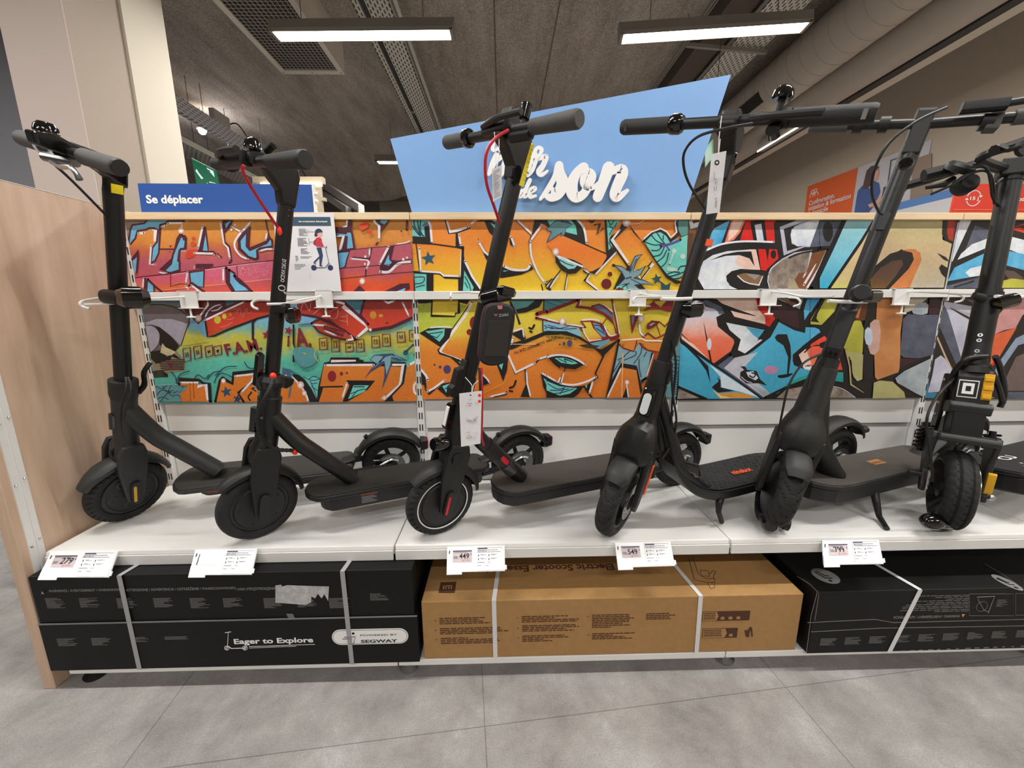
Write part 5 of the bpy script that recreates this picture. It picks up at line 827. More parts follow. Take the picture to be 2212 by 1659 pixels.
# ---- bay 3 lower
s = Sheet(x[2]-.0005, x[3]-.003, zp[2], ZB1, K).frame(1450, 640, 3.966)
s.P('CO2', (85, 300), (120, 200), (240, 70), (400, 120), (440, 150), (385, 180), (400, 260), (535, 370), (540, 400), (510, 470), (365, 575), (320, 550), (90, 370)); s.P('SL2', (260, 50), (300, 30), (430, 90), (455, 150), (410, 155), (395, 125)); s.L(K, 10, (278, 230, .3), (300, 340), (340, 560, 1.6)); s.D('d8dcec', 325, 410, 20, 52); s.L(K, 8, (85, 320), (180, 410, .3)); s.P('f0c8bc', (85, 340), (200, 420), (320, 540), (90, 370))
s.P('GP2', (360, 20), (730, 20), (750, 110), (810, 180), (805, 240), (540, 175), (505, 115), (720, 165), (560, 110), (430, 60)); s.L(K, 16, (380, 30), (500, 110), (720, 168, .3), c=1); s.P('d82a1c', (725, 18), (780, 20), (830, 110), (890, 190), (840, 260), (805, 245), (805, 180), (745, 110)); s.P('DM2', (800, 60), (900, 30), (1010, 100), (1080, 110), (1100, 280), (1000, 245), (890, 190), (830, 110)); s.P('GB2', (895, 20), (1000, 60), (1100, 110), (1130, 20), (1110, 20), (1080, 90), (990, 20)); s.P('BR2', (930, 18), (1080, 60), (1040, 85))
s.P('BL2', (1165, 20), (1260, 20), (1140, 205), (1135, 120)); s.P('GW2', (470, 225), (800, 290), (795, 310), (740, 360), (780, 375), (630, 490), (570, 460), (595, 370), (500, 290)); s.P('SK2', (640, 262), (800, 290), (795, 310), (740, 360), (700, 330)); s.L(K, 18, (800, 300), (745, 365), (840, 320), (920, 200)); s.L(K, 30, (500, 500), (600, 520), (680, 480), (830, 360, .3), c=1)
s.P('SK2', (920, 220), (1050, 290), (1145, 315), (1150, 265), (1230, 268), (1269, 285), (1269, 320), (1100, 450), (1040, 530), (1050, 590), (1130, 620), (1269, 650), (1269, 700), (1130, 700), (980, 780), (860, 850), (800, 870), (640, 770), (450, 620), (530, 530), (620, 520), (700, 470), (850, 350)); s.P('c0c0cc', (440, 610), (530, 530), (740, 480), (640, 590), (620, 640), (800, 790), (860, 850), (780, 870)); s.P('SL2', (390, 600), (510, 510), (540, 530), (450, 615), (800, 868), (750, 868)); s.P('GB2', (600, 700), (700, 760), (860, 840), (800, 860))
s.D('c088b0', 855, 630, 60, 36); s.P(K, (885, 350), (910, 325), (990, 325), (1020, 420), (1025, 520), (1005, 665), (990, 670), (1000, 520), (960, 420), (900, 380)); s.P(K, (910, 680), (960, 670), (1040, 660), (1000, 690), (930, 700), c=1)
s.P(K, (590, 600), (630, 600), (650, 630), (730, 640), (760, 710), (820, 765), (750, 745), (640, 745), (590, 700), (590, 650), (625, 630)); s.P('d0d4e4', (640, 650), (700, 640), (745, 700), (720, 720), (660, 690)); s.L(K, 11, (690, 655), (720, 670), (700, 695), (670, 680), c=1); s.L('d0d4e4', 6, (600, 690), (640, 725), (690, 740), c=1)
s.P(K, (1269, 340), (1120, 440), (1085, 530), (1120, 600), (1100, 620), (1040, 560), (1040, 500), (1130, 420), (1269, 310)); s.P('f0785a', (1140, 470), (1269, 360), (1269, 630), (1150, 580)); s.P('GP2', (1090, 500), (1150, 450), (1200, 580), (1130, 600)); s.P('e8e8f0', (1120, 600), (1240, 600), (1230, 640), (1140, 625)); s.L(K, 12, (1140, 480), (1200, 430), (1269, 420), c=1); s.L('2c9c90', 30, (1240, 665), (1050, 730), (900, 830, .4), c=1)
s.P('ST2', (900, 870), (980, 800), (1130, 770), (1100, 880)); s.L(K, 22, (800, 868), (960, 790), (1140, 720), (1269, 690))
s.P('SK2', (75, 400), (320, 570), (560, 730), (760, 875), (290, 878), (60, 770)); s.P('d8e4ee', (320, 580), (760, 870), (600, 820), (430, 780), (420, 690)); s.P(K, (105, 415), (220, 500), (315, 600), (335, 750), (300, 640), (220, 530)); s.L(K, 16, (80, 370), (350, 575), (560, 720), (770, 872)); s.P(K, (395, 690), (420, 720), (420, 780), (540, 810), (400, 825), (345, 780), (370, 755), (405, 730)); s.P('d8903c', (350, 800), (400, 830), (560, 822), (640, 835), (720, 872), (430, 870)); s.P('e8c888', (350, 800), (430, 850), (520, 872), (420, 875)); s.P('ST2', (60, 790), (240, 870), (50, 880)); s.L(K, 18, (60, 775), (300, 878)); s.L('e8b838', 20, (85, 300), (55, 380))
s.frame(1750, 640, 3.966)
s.P('BL2', (0, 15), (85, 15), (0, 140)); s.P('OL2', (110, 15), (240, 30), (205, 130), (95, 245), (0, 240), (0, 200)); s.P(K, (100, 20), (130, 20), (60, 150), (50, 190), (75, 225), (0, 215)); s.P('BL2', (0, 268), (40, 268), (88, 305), (0, 365)); s.P('e84a34', (0, 410), (120, 338), (150, 375), (0, 435)); s.P('e8604c', (0, 450), (60, 430), (120, 450), (100, 500), (0, 540)); s.P('e84a34', (190, 630), (240, 500), (275, 630)); s.P('2a9c9c', (0, 645), (280, 650), (280, 735), (150, 715), (0, 680)); s.P(K, (165, 665), (210, 665), (210, 700), (165, 700)); s.P('ST2', (130, 870), (180, 770), (280, 800), (380, 868)); s.L('c8c8d0', 6, (180, 768), (280, 795), (385, 868), c=1)
s.P('5a3418', (300, 130), (430, 50), (560, 20), (550, 200), (400, 210)); s.P('c4703a', (385, 180), (440, 60), (410, 190)); s.P('OL2', (385, 205), (430, 210), (455, 280), (445, 480), (400, 600), (330, 530), (275, 420), (340, 240)); s.P('KH2', (300, 470), (340, 520), (350, 560), (360, 680), (400, 727), (443, 710), (450, 500), (420, 480)) ; s.L('b8a47c', 14, (300, 450), (335, 600), (345, 755), (455, 825, .3)); s.L(K, 8, (330, 520), (350, 640), (365, 690))
s.P(K, (500, 20), (565, 20), (555, 200), (530, 700), (450, 720), (455, 260)); s.P('OT2', (570, 15), (800, 15), (790, 160), (770, 300), (765, 600), (750, 650), (570, 715), (550, 690), (545, 520), (560, 200)); s.P('cfa89c', (510, 230), (545, 198), (585, 205), (600, 300), (585, 460), (545, 503), (510, 490), (488, 420), c=0); s.P('c4d4e4', (465, 290), (490, 262), (525, 290), (530, 370), (510, 420), (475, 410), (460, 350), c=0)
s.P('KH2', (540, 740), (590, 720), (700, 730), (800, 820), (812, 875), (530, 875)); s.P('BG2', (800, 15), (1010, 10), (870, 120), (800, 145)); s.P('GB2', (865, 130), (920, 60), (980, 52), (1008, 75), (1000, 145), (950, 160), (880, 150), c=0); s.P('DM2', (1020, 15), (1110, 15), (1090, 160), (1010, 155), (1010, 80)); s.P('SL2', (790, 190), (830, 155), (1095, 160), (1045, 500), (930, 530), (800, 525), (765, 500), c=0); s.P('DM2', (765, 530), (920, 540), (880, 560), (760, 620)); s.P('GB2', (722, 700), (800, 640), (1030, 530), (960, 858), (900, 830), (740, 740)); s.P('3f7c9c', (1010, 640), (1030, 620), (990, 850), (965, 858))
s.done('blue and orange abstract graffiti print, lower sheet of the third bay')
# ---- bay 4
s = Sheet(x[3]+.003, x[4]-.002, ZB0-.025, ZT0, K).frame(1880, 440, 6.38)
s.P('GW2', (1195, 215), (1400, 215), (1130, 800), (1110, 780)); s.P('SL2', (1440, 300), (1680, 370), (1640, 500), (1300, 660)); s.P('GW2', (1250, 690), (1400, 560), (1640, 470), (1620, 600), (1200, 775)); s.P('BL2', (1160, 880), (1600, 670), (1560, 980), (1060, 1070)); s.P('GW2', (1310, 950), (1380, 890), (1560, 850), (1540, 990), (1370, 1010)); s.P('SL2', (1050, 1170), (1060, 1130), (1500, 1010), (1520, 1160)); s.L(K, 20, (1160, 1150), (1420, 1070))
s.P('GW2', (1880, 440), (2600, 620), (2600, 900), (1860, 610)); s.P('BL2', (1860, 640), (2600, 800), (2600, 1040), (1830, 840)); s.P('5a4a44', (1820, 910), (1980, 930), (2118, 1030), (1900, 1040)); s.P('OL2', (1790, 1160), (1830, 1060), (1950, 1030), (2150, 1050), (2300, 1160)); s.L('d8402c', 30, (2400, 200), (1940, 335), (2400, 470)); s.L('e8402c', 14, (2400, 300), (2000, 335), (2400, 400))
s.done('blue and black graffiti print, upper sheet of the rightmost bay')
s = Sheet(x[3]+.006, x[4]-.002, zp[3], ZB1, K).frame(1972, 630, 3.967)
s.P('SL2', (240, 75), (290, 130), (350, 330), (420, 590), (370, 620), (230, 300)); s.P('LV2', (300, 180), (250, 80), (530, 130), (540, 570), (420, 590), (360, 380)); s.P('GB2', (330, 140), (540, 200), (540, 280), (400, 190)); s.L(K, 16, (320, 140, .3), (420, 195), (540, 260)); s.L('c8a890', 14, (205, 385), (280, 560), (335, 670)); s.P('LV2', (165, 720), (190, 580), (240, 545), (280, 580), (335, 670), (300, 740), (290, 855), (125, 865)); s.P('2f7c9c', (85, 870), (145, 660), (130, 865), (340, 870), (340, 920), (85, 910)); s.P('SL2', (420, 45), (560, 130), (560, 100), (480, 60))
s.P('c89090', (690, 370), (740, 190), (860, 60), (1200, 60), (940, 200), (880, 310), (780, 330)); s.P('d86038', (650, 470), (690, 370), (890, 305), (740, 560), (690, 620), (620, 720), (640, 640)); s.P('c8241c', (345, 830), (440, 650), (430, 830)); s.P('c8241c', (620, 720), (650, 650), (740, 540), (700, 620)); s.P('8c9cb4', (740, 600), (880, 400), (1300, 200), (1300, 340), (900, 460), (790, 620), (700, 760), (690, 850), (600, 855)); s.P('6a5a58', (780, 770), (880, 560), (1300, 380), (1300, 900), (960, 850), (800, 850)); s.P('SL2', (780, 860), (1300, 860), (1300, 920), (780, 920)); s.P('9c9850', (590, 870), (700, 910), (590, 920))
s.done('grey, pink and black graffiti print, lower sheet of the rightmost bay')
# ================================================================ SCOOTERS
def rodr(v, k, t): return v*math.cos(t)+k.cross(v)*math.sin(t)+k*(k.dot(v))*(1-math.cos(t))
def lerp(a, b, t): return a+(b-a)*t
class Sc:
    def __init__(s, v, r, label, paint=BLACK):
        ax, ay, psi, dl, phi, al, L, top, fo, bf, hw, dw = v
        s.r, s.L_, s.top, s.bf, s.hw, s.paint = r, L, top, bf, hw, paint
        ef = Vector((-math.cos(psi), -math.sin(psi), 0)); Z = Vector((0, 0, 1))
        up = rodr(Z, ef, phi); el = rodr(Z.cross(ef), ef, phi)
        s.G0 = Vector((ax, ay, ZS+.0005)); s.F = s.G0+up*r; a = up*math.cos(al)-ef*math.sin(al); b = rodr(el, a, dl)
        c = b.cross(a); s.O = s.F-c*fo; s.a, s.b, s.c, s.ef, s.up, s.el = a, b, c, ef, up, el
        s.bw = rodr(el, a, dl+dw); s.cw = s.bw.cross(a)
        low = min((s.F-Z*0+(a*math.cos(t)+s.cw*math.sin(t))*r).z for t in [k*.1 for k in range(63)])   # rest the steered tyre on the shelf
        d = Vector((0, 0, ZS+.001-low+.000)); s.G0 += d; s.F += d; s.O += d
        s.t = thing('electric_scooter', (ax, ay, ZS), label, 'electric scooter', 'electric scooters')
    def T(s, h, f=0, l=0): return s.O+s.a*h+s.c*f+s.b*l
    def Wh(s, h, f=0, l=0): return s.F+s.a*h+s.cw*f+s.bw*l
    def G(s, x, z, l=0): return s.G0-s.ef*x+s.up*z+s.el*l
    def part(s, name, mb, parent=None, label=None, **k):
        o = mb.build(name, parent or s.t, **k)
        if label: o['label'] = label
        return o
def tyre(C, A, U, r, w, style=0, m=RUBBER, ri=None):
    mb = MB(); A = A.normalized(); U = (U-A*U.dot(A)).normalized(); V = A.cross(U); N = 180; K_ = 17; vs = []; fs = []; G_ = set()
    ri = ri or r*.72
    for j in range(N):
        t = 2*math.pi*j/N; d = U*math.cos(t)+V*math.sin(t)
        for i in range(K_):
            p = math.pi*(i/(K_-1))-math.pi/2; x = math.sin(p)*w; rr = r-w*.95*(1-abs(math.cos(p))**.75) if abs(x) < w*.999 else r-w*.95
            u = abs(math.sin(p)); rr0 = rr
            if style == 1 and (j*1.0/N*36+u*.9) % 1 < .26 and .3 < u < .97: rr -= .0032
            if style == 2 and (j*1.0/N*22+u*1.6) % 1 < .17 and u > .12: rr -= .0034
            if style == 3 and ((j*1.0/N*30+(.5 if x > 0 else 0)+u*1.1) % 1 < .15 or abs(u-.42) < .05): rr -= .003
            if rr < rr0-.001: G_.add((j, i))
            vs.append(C+d*rr+A*x)
        vs.append(C+d*ri+A*w*.82); vs.append(C+d*ri-A*w*.82)
    n = K_+2
    for j in range(N):
        k = (j+1) % N
        for i in range(n): fs.append((j*n+i, j*n+(i+1) % n, k*n+(i+1) % n, k*n+i))
    mb.add(vs, fs, m, True); gi = mb.mi(GROOVEB)
    for q, f in enumerate(fs):
        j, i = divmod(q, n)
        if (j, i) in G_ and (j, i+1) in G_ or (j, i) in G_ and ((j+1) % N, i) in G_: mb.m[q] = gi
    return mb
def ringpts(C, A, U, r, k, off=0): A = A.normalized(); U = (U-A*U.dot(A)).normalized(); V = A.cross(U); return [C+(U*math.cos(2*math.pi*i/k+off)+V*math.sin(2*math.pi*i/k+off))*r for i in range(k)]
def fender(mb, C, A, U, Fw, r, w, t0, t1, m, th=.003, taper=.0, seg=28):
    """arched mudguard; angle 0 = U, positive toward Fw"""
    A = A.normalized(); vs = []; fs = []; prof = [(-1, -.5), (-.96, .25), (-.7, .75), (-.3, .97), (.3, .97), (.7, .75), (.96, .25), (1, -.5)]; n = len(prof)*2
    for j in range(seg+1):
        q = j/seg; t = t0+(t1-t0)*q; d = U*math.cos(t)+Fw*math.sin(t); e = 1-taper*max(0, abs(q-.5)*2-.55)/.45
        for x, h in prof: vs.append(C+d*(r+h*w*.42*e)+A*(x*w*e))
        for x, h in prof[::-1]: vs.append(C+d*(r+h*w*.42*e-th)+A*(x*w*e*.93))
    for j in range(seg):
        for i in range(n): fs.append((j*n+i, j*n+(i+1) % n, (j+1)*n+(i+1) % n, (j+1)*n+i))
    mb.add(vs, fs, m, True); mb.add(vs[:n], [list(range(n))], m); mb.add(vs[-n:], [list(range(n))[::-1]], m); return mb
def slab(mb, P, l0, l1, m, to, side=None):      # outline P [(h, f)] mapped by to(h, f, l) extruded from l0 to l1
    A = [to(h, f, l0) for h, f in P]; d = to(P[0][0], P[0][1], l1)-A[0]; mb.prism(A, d, m, side); return mb
def pill(h0, h1, w, f=0, k=7, tilt=0): 
    P = [(h1-w+w*math.cos(t), f+w*math.sin(t)) for t in [math.pi/2-math.pi*i/k for i in range(k+1)]]+[(h0+w-w*math.cos(t), f-w*math.sin(t)) for t in [math.pi/2-math.pi*i/k for i in range(k+1)]]
    return [(h, x+tilt*(h-h0)) for h, x in P]
def front_wheel(s, style, w=.021, cover='plain', near=1):
    o = s.part('front_tyre', tyre(s.F, s.bw, s.a, s.r, w, style))
    R = s.r
    m = MB(); rc = R*.71
    prof = [(0, w*.98), (rc*.5, w*.98), (rc*.86, w*.9), (rc*.9, w*.72), (rc, w*.72), (rc*1.02, w*.5), (rc*1.02, -w*.5), (rc, -w*.72), (rc*.9, -w*.72), (rc*.86, -w*.9), (0, -w*.98)]
    m.lathe(prof, CHAR2, s.F, s.bw, 56)
    hub = s.part('hub_motor', m)
    if cover == 'screws':
        for i, p in enumerate(ringpts(s.F+s.bw*w*.96, s.bw, s.a, R*.5, 5, .3)):
            k = MB(); k.lathe([(0, .0015), (.003, .001), (.0045, -.002)], BLACK2, p, s.bw, 10); s.part('screw', k, hub)
        k = MB()
        for p, q in zip(ringpts(s.F+s.bw*w*.75, s.bw, s.a, R*.86, 30), ringpts(s.F+s.bw*w*.75, s.bw, s.a, R*.86, 30, .09)):
            d = (q-p)*.5; n_ = (p-s.F-s.bw*w*.75).normalized(); k.add([p-d-n_*.0035+s.bw*.004, q-d-n_*.0035+s.bw*.004, q-d+n_*.0035+s.bw*.0005, p-d+n_*.0035+s.bw*.0005], [(0, 1, 2, 3)], BLACK2)
        s.part('sidewall_slots', k, o)['kind'] = 'stuff'
    if cover == 'ring':
        k = MB(); k.lathe([(R*.735, w*.80), (R*.735, w*.93), (R*.765, w*.93), (R*.765, w*.80)], WPRINT, s.F, s.bw, 64, closed=True); s.part('white_rim_ring', k, hub)
    if cover == 'scallop':
        k = MB(); k.lathe([(R*.58, w*.9), (R*.6, w*1.02), (R*.66, w*.98), (R*.68, w*.9)], CHAR2, s.F, s.bw, 56); s.part('cover_rim', k, hub)
        for p in ringpts(s.F+s.bw*w*.97, s.bw, s.a, R*.42, 5, .5):
            k = MB(); k.lathe([(.006, .0), (.011, .0018), (.014, 0)], CHAR, p, s.bw, 16, a0=0, a1=4.2); s.part('scallop', k, hub)
def m365_fork(s, near=1, paint=None, refl=AMBER, crown=.185):
    p = paint or s.paint; fk = None
    for sd in (near, -near):
        m = MB(); P = [(crown, -.026), (crown-.03, -.036), (.10, -.034), (.03, -.026), (-.005, -.022), (-.022, -.012), (-.024, .008), (-.012, .021), (.03, .028), (.10, .04), (crown-.03, .038), (crown, .026)]
        slab(m, P, sd*.034, sd*.050, p, s.Wh); o = s.part('fork_leg', m, bevel=.005, seg=3)
        m = MB(); slab(m, pill(-.026, .058, .014, .0), sd*.050, sd*.0585, CHAR2, s.Wh); q = s.part('axle_cover', m, o, bevel=.003, seg=3)
        if refl: m = MB(); slab(m, pill(-.014, .045, .0038, .006, 3), sd*.0585, sd*.0598, refl, s.Wh); s.part('side_reflector', m, q, 'coloured side reflector strip')
    m = MB(); m.tube([s.Wh(crown-.075), s.Wh(crown-.045), s.Wh(crown-.015), s.T(crown+.008), s.T(crown+.03)], [.032, .044, .046, .033, .030], p, 24, up=s.bw, ry=[.030, .037, .034, .030, .029])
    s.part('fork_crown', m)
def m365_frame(s, p, h0=.195, h1=.345, tube=((.075, .345), (.12, .30), (.17, .245), (.265, .145)), r=.030):
    m = MB(); m.tube([s.T(h0), s.T(h0+.002), s.T(h1), s.T(h1+.002)], [.028, .0305, .0305, .028], p, 28, up=s.b); s.part('head_tube', m)
    m = MB(); a = s.T(h1-.055, -.0); pts = [s.T(h1-.045)-s.up*.0]+[s.G(x, z) for x, z in tube[1:]]; m.tube(smooth_pts(pts, 5, False), [r*1.0]*1+[r]*(len(smooth_pts(pts, 5, False))-1), p, 24, up=s.el, ry=r*.82); s.part('down_tube', m)
def deck(s, x0, x1, zt, hw, th, body, top=DECKM, bottom_in=.012, x0b=None, nose=.055, tail=.03, mat_in=.006):
    def outline(x0, x1, hw, n0, n1):
        P = []
        for k in range(9): t = math.pi/2+math.pi*k/8; P.append((x0+n0+n0*math.cos(t), hw*math.sin(t)))
        for k in range(7): t = -math.pi/2+math.pi*k/6; P.append((x1-n1+n1*math.cos(t), hw*.92*math.sin(t)))
        return P
    m = MB(); O1 = outline(x0, x1, hw, nose, tail)
    m.prism([s.G(x, zt-.014, l) for x, l in O1], s.up*.014, body); s.part('deck_frame', m, bevel=.004)
    m = MB(); O2 = outline((x0b or x0+bottom_in), x1-bottom_in*2, hw-bottom_in, nose*.9, tail)
    m.prism([s.G(x, zt-th, l) for x, l in O2], s.up*(th-.014), body); s.part('battery_case', m, bevel=.008, seg=3)
    m = MB(); O3 = outline(x0+mat_in, x1-mat_in, hw-mat_in, nose-.004, tail-.002)
    m.prism([s.G(x, zt-.001, l) for x, l in O3], s.up*.004, top); return s.part('deck_mat', m, bevel=.0015)
def rear(s, style=2, w=.021, paint=None, light=True, big=0, spokes=True, near=1, foot=None, fr=None):
    C = s.G(s.L_, s.r); p = paint or BLACK2; A = s.el
    s.part('rear_tyre', tyre(C, A, s.up, s.r, w, style))
    m = MB(); R = s.r; m.lathe([(R*.72, -w*.8), (R*.74, 0), (R*.72, w*.8), (R*.64, w*.8), (R*.62, 0), (R*.64, -w*.8)], CHAR2, C, A, 48, closed=True); rim = s.part('rear_rim', m)
    for q in ringpts(C, A, s.up, R*.66, 5, .3):
        m = MB(); m.tube([C+(q-C)*.25, q], [.009, .007], CHAR2, 8); s.part('spoke', m, rim)
    m = MB(); m.lathe([(0, w), (.016, w), (.02, w*.6), (.02, -w*.6), (.016, -w), (0, -w)], BLACK2, C, A, 20); s.part('hub', m, rim)
    m = MB(); m.lathe([(.022, 0), (.050, 0), (.050, .002), (.022, .002)], STEEL, C+A*near*(w+.006), A*near, 40, closed=True); dk = s.part('brake_disc', m)
    m = MB()
    m.tube([C+A*near*(w+.008)+s.ef*.045+s.up*.01, C+A*near*(w+.016)+s.ef*.045+s.up*.012], .016, GLOSS, 10); m.tube(smooth_pts([C+A*near*(w+.016)+s.ef*.04+s.up*.012, C+A*near*(w+.014)+s.up*.03, C+A*near*(w+.012)-s.ef*.025+s.up*.022], 4, False), .004, CHROME, 6); s.part('brake_caliper', m)
    for sd in (1, -1):
        m = MB(); m.tube([s.G(s.L_-.16, .105, sd*.045), s.G(s.L_-.08, .11, sd*.043), C+A*sd*(w+.014)], [.014, .012, .014], p, 8, ry=.006, up=s.up); s.part('rear_fork_arm', m)
    m = MB(); fr = fr or (s.r+.018+big); fender(m, C, A, s.up, s.ef, fr, .031+big*.3, -1.05, 1.2, p, taper=.25); f = s.part('rear_mudguard', m)
    if foot:
        m = MB(); d = s.up*math.cos(1.12)+s.ef*math.sin(1.12); a = C+d*(fr+.008); m.tube(smooth_pts([a, s.G(foot+.05, .158), s.G(foot+.015, .139), s.G(foot, .137)], 5, False), [.02]*11+[.02, .018, .017, .015, .012][:5], p, 12, up=A, ry=None) if 0 else None
        pts = smooth_pts([a, s.G(foot+.055, .150), s.G(foot+.02, .137), s.G(foot, .1345)], 5, False); n_ = len(pts)
        m.tube(pts, [.034*(1-.35*i/(n_-1)) for i in range(n_)], p, 14, up=A, ry=[.012-.007*i/(n_-1) for i in range(n_)]); s.part('mudguard_foot', m, f)
        k = MB(); b_ = C+(s.up*math.cos(.62)+s.ef*math.sin(.62))*(fr+.012); k.tube([b_, b_+(s.up*math.cos(.62)+s.ef*math.sin(.62))*.012], .008, BLACK2, 12); s.part('rubber_stop', k, f)
    if light:
        d = s.up*math.cos(-1.0)+s.ef*math.sin(-1.0); a = C+d*(fr+.0)-s.ef*.004; k = MB(); X = -s.ef
        k.hexa([a+A*y+s.up*z for y, z in ((-.022, -.022), (.022, -.022), (.022, .02), (-.022, .02))], [a+X*.026+A*y+s.up*z for y, z in ((-.018, -.02), (.018, -.02), (.018, .018), (-.018, .018))], p); g = s.part('tail_light', k, f, bevel=.003)
        k = MB(); k.hexa([a+X*.026+A*y+s.up*z for y, z in ((-.017, -.019), (.017, -.019), (.017, .017), (-.017, .017))], [a+X*.03+A*y+s.up*z for y, z in ((-.014, -.016), (.014, -.016), (.014, .014), (-.014, .014))], RED); s.part('red_lens', k, g, 'red tail light lens', bevel=.001)
    return C
def grip(s, l0, l1, m, r=.0165, flange=None, h=None, f=None, ribs=0, taper=.0):
    h = s.top if h is None else h; f = s.bf if f is None else f; o = MB(); n_ = 24; d = 1 if l1 > l0 else -1
    pts = []; rs = []
    for i in range(n_+1):
        q = i/n_; pts.append(s.T(h, f, lerp(l0, l1, q))); rr = r*(1+taper*(q-.5))
        if q > .95: rr *= math.sqrt(max(0, 1-((q-.95)/.05)**2*.3))
        rs.append(rr-(ribs*(i % 2)))
    o.tube(pts, rs, m, 24, up=s.a); return s.part('grip', o)
def tubepx(s, name, pts, r, m, parent=None, label=None, n=6):     # cable through (px, py, Y)
    k = MB(); k.tube(smooth_pts([atY(*p) if len(p) == 3 else p for p in pts], n, False), r, m, 8); return s.part(name, k, parent, label)
def bell(s, h, f, l, r=.017):
    k = MB(); b_ = s.T(h, f, l); k.tube([s.T(s.top, s.bf, l), b_], .008, BLACK2, 10); k.lathe([(0, .024), (r*.6, .022), (r, .013), (r*1.1, 0), (r*.9, -.004), (0, -.004)], GLOSS, b_, s.a, 24); s.part('bell', k)
def lockbox(name, pts, R, label=None):
    pass
# ---------------------------------------------------------------- 1: charcoal scooter by the wooden panel
s = Sc([-1.239, 1.26, .262, .843, -.193, .209, .83, .986, .004, .077, .215, .014], .108, 'charcoal grey electric scooter standing next to the wooden end panel, amber fork reflector', CHAR)
front_wheel(s, 1, .022, 'scallop'); m365_fork(s, 1, CHAR); m365_frame(s, CHAR, r=.031)
m = MB(); fender(m, s.F, s.bw, s.a, s.cw, s.r+.012, .033, -1.15, 1.12, CHAR, taper=.35); s.part('front_mudguard', m)
m = MB(); m.tube([s.T(.33), s.T(.345), s.T(.39), s.T(.392)], [.031, .034, .034, .030], CHAR2, 24, up=s.b); s.part('folding_joint', m)
m = MB(); m.tube(smooth_pts([s.T(.345, -.028, .012), s.T(.37, -.045, .012), s.T(.41, -.045, .012), s.T(.44, -.062, .012)], 4, False), [.012]*5+[.01]*4+[.008]*3+[.006], BLACK2, 10, ry=.006, up=s.b); s.part('folding_lever', m)
m = MB(); m.tube([s.T(.35), s.T(.92)], .0205, BLACK, 28, up=s.b); s.part('stem', m)
m = MB(); m.tube(smooth_pts([s.T(.915), s.T(.955, .0), s.T(.982, .03), s.T(.99, .075), s.T(1.0, .13)], 4, False), [.0205]*5+[.024]*4+[.025]*4+[.022]*4, BLACK, 20, up=s.b, ry=[.0205]*5+[.022]*4+[.02]*4+[.012]*4); s.part('stem_head', m)
m = MB(); P = [(.93, -.024), (.995, -.026), (1.0, .06), (1.018, .1), (1.012, .14), (.985, .135), (.97, .05), (.94, .0)]; slab(m, P, -.022, .022, GLOSS, s.T); s.part('display_housing', m, bevel=.006, seg=3)
m = MB(); slab(m, [(.915, -.012), (.937, -.012), (.937, .012), (.915, .012)], .0203, .0222, YEL, s.T); s.part('yellow_sticker', m, None, 'small yellow sticker')
m = MB(); m.tube([s.T(s.top, s.bf, -.13), s.T(s.top, s.bf, .08)], .012, BLACK, 18, up=s.a); s.part('handlebar', m)
grip(s, .075, .222, GRIP, .0185); grip(s, -.12, -.235, GRIP, .0185)
m = MB(); e = s.T(s.top, s.bf, .2225); m.lathe([(0, .0015), (.016, .001), (.0175, -.003)], CHAR2, e, s.b, 24); s.part('grip_end_cap', m)
m = MB(); m.lathe([(.013, -.006), (.02, -.006), (.024, .0), (.02, .004), (.013, .004)], WHITEP, s.T(s.top, s.bf, -.11), s.b, 24); s.part('grip_flange', m, None, 'pale grip flange')
m = MB(); m.tube([s.T(s.top, s.bf, -.1), s.T(s.top, s.bf, -.02)], .022, GLOSS, 20, up=s.a); s.part('throttle_housing', m)
bell(s, s.top+.03, s.bf+.01, -.07, .021)
m = MB(); m.tube([s.T(s.top-.018, s.bf, .03), s.T(s.top-.024, s.bf+.02, -.06)], .011, STEEL, 10); s.part('lever_clamp', m); m = MB(); m.tube([atY(112, 350, .95), atY(132, 360, .93), atY(153, 360, .91), atY(165, 375, .9), atY(172, 388, .9)], [.005, .0055, .005, .0045, .006], CHROME, 10); s.part('brake_lever', m, None, 'silver brake lever')
tubepx(s, 'brake_cable', [(118, 356, .96), (150, 385, .98), (190, 425, 1.04), (231, 467, 1.11)], .0028, BLACK2)
tubepx(s, 'cable', [(272, 815, 1.115), (273, 840, 1.10), (262, 880, 1.095), (262, 930, 1.10), (280, 962, 1.11), (312, 966, 1.16)], .0035, CHAR2); tubepx(s, 'cable', [(277, 815, 1.11), (283, 840, 1.095), (272, 880, 1.09), (266, 905, 1.095)], .003, CHAR2)
tubepx(s, 'front_cable_loop', [(246, 965, 1.19), (240, 975, 1.18), (246, 990, 1.19)], .003, BLACK2)
m = MB(); m.tube([s.T(.235, .03, 0), s.T(.285, .03, 0)], .009, GLOSS, 10); s.part('front_light', m, bevel=0)
deck(s, .135, .70, .13, .082, .048, CHAR, bottom_in=.03, x0b=.2)
m = MB(); m.flat([s.G(x, .1335, l) for x, l in ((.22, -.035), (.22, .035), (.43, .028), (.45, 0), (.43, -.028))], CHAR2); s.part('charging_hump', m)
m = MB(); slab(m, pill(.235, .275, .0075, .103), .052, .0535, RED, lambda h, f, l: s.G(h, f, l)); s.part('side_reflector', m, None, 'red side reflector')
rear(s, 2, .021, CHAR2, foot=.655)
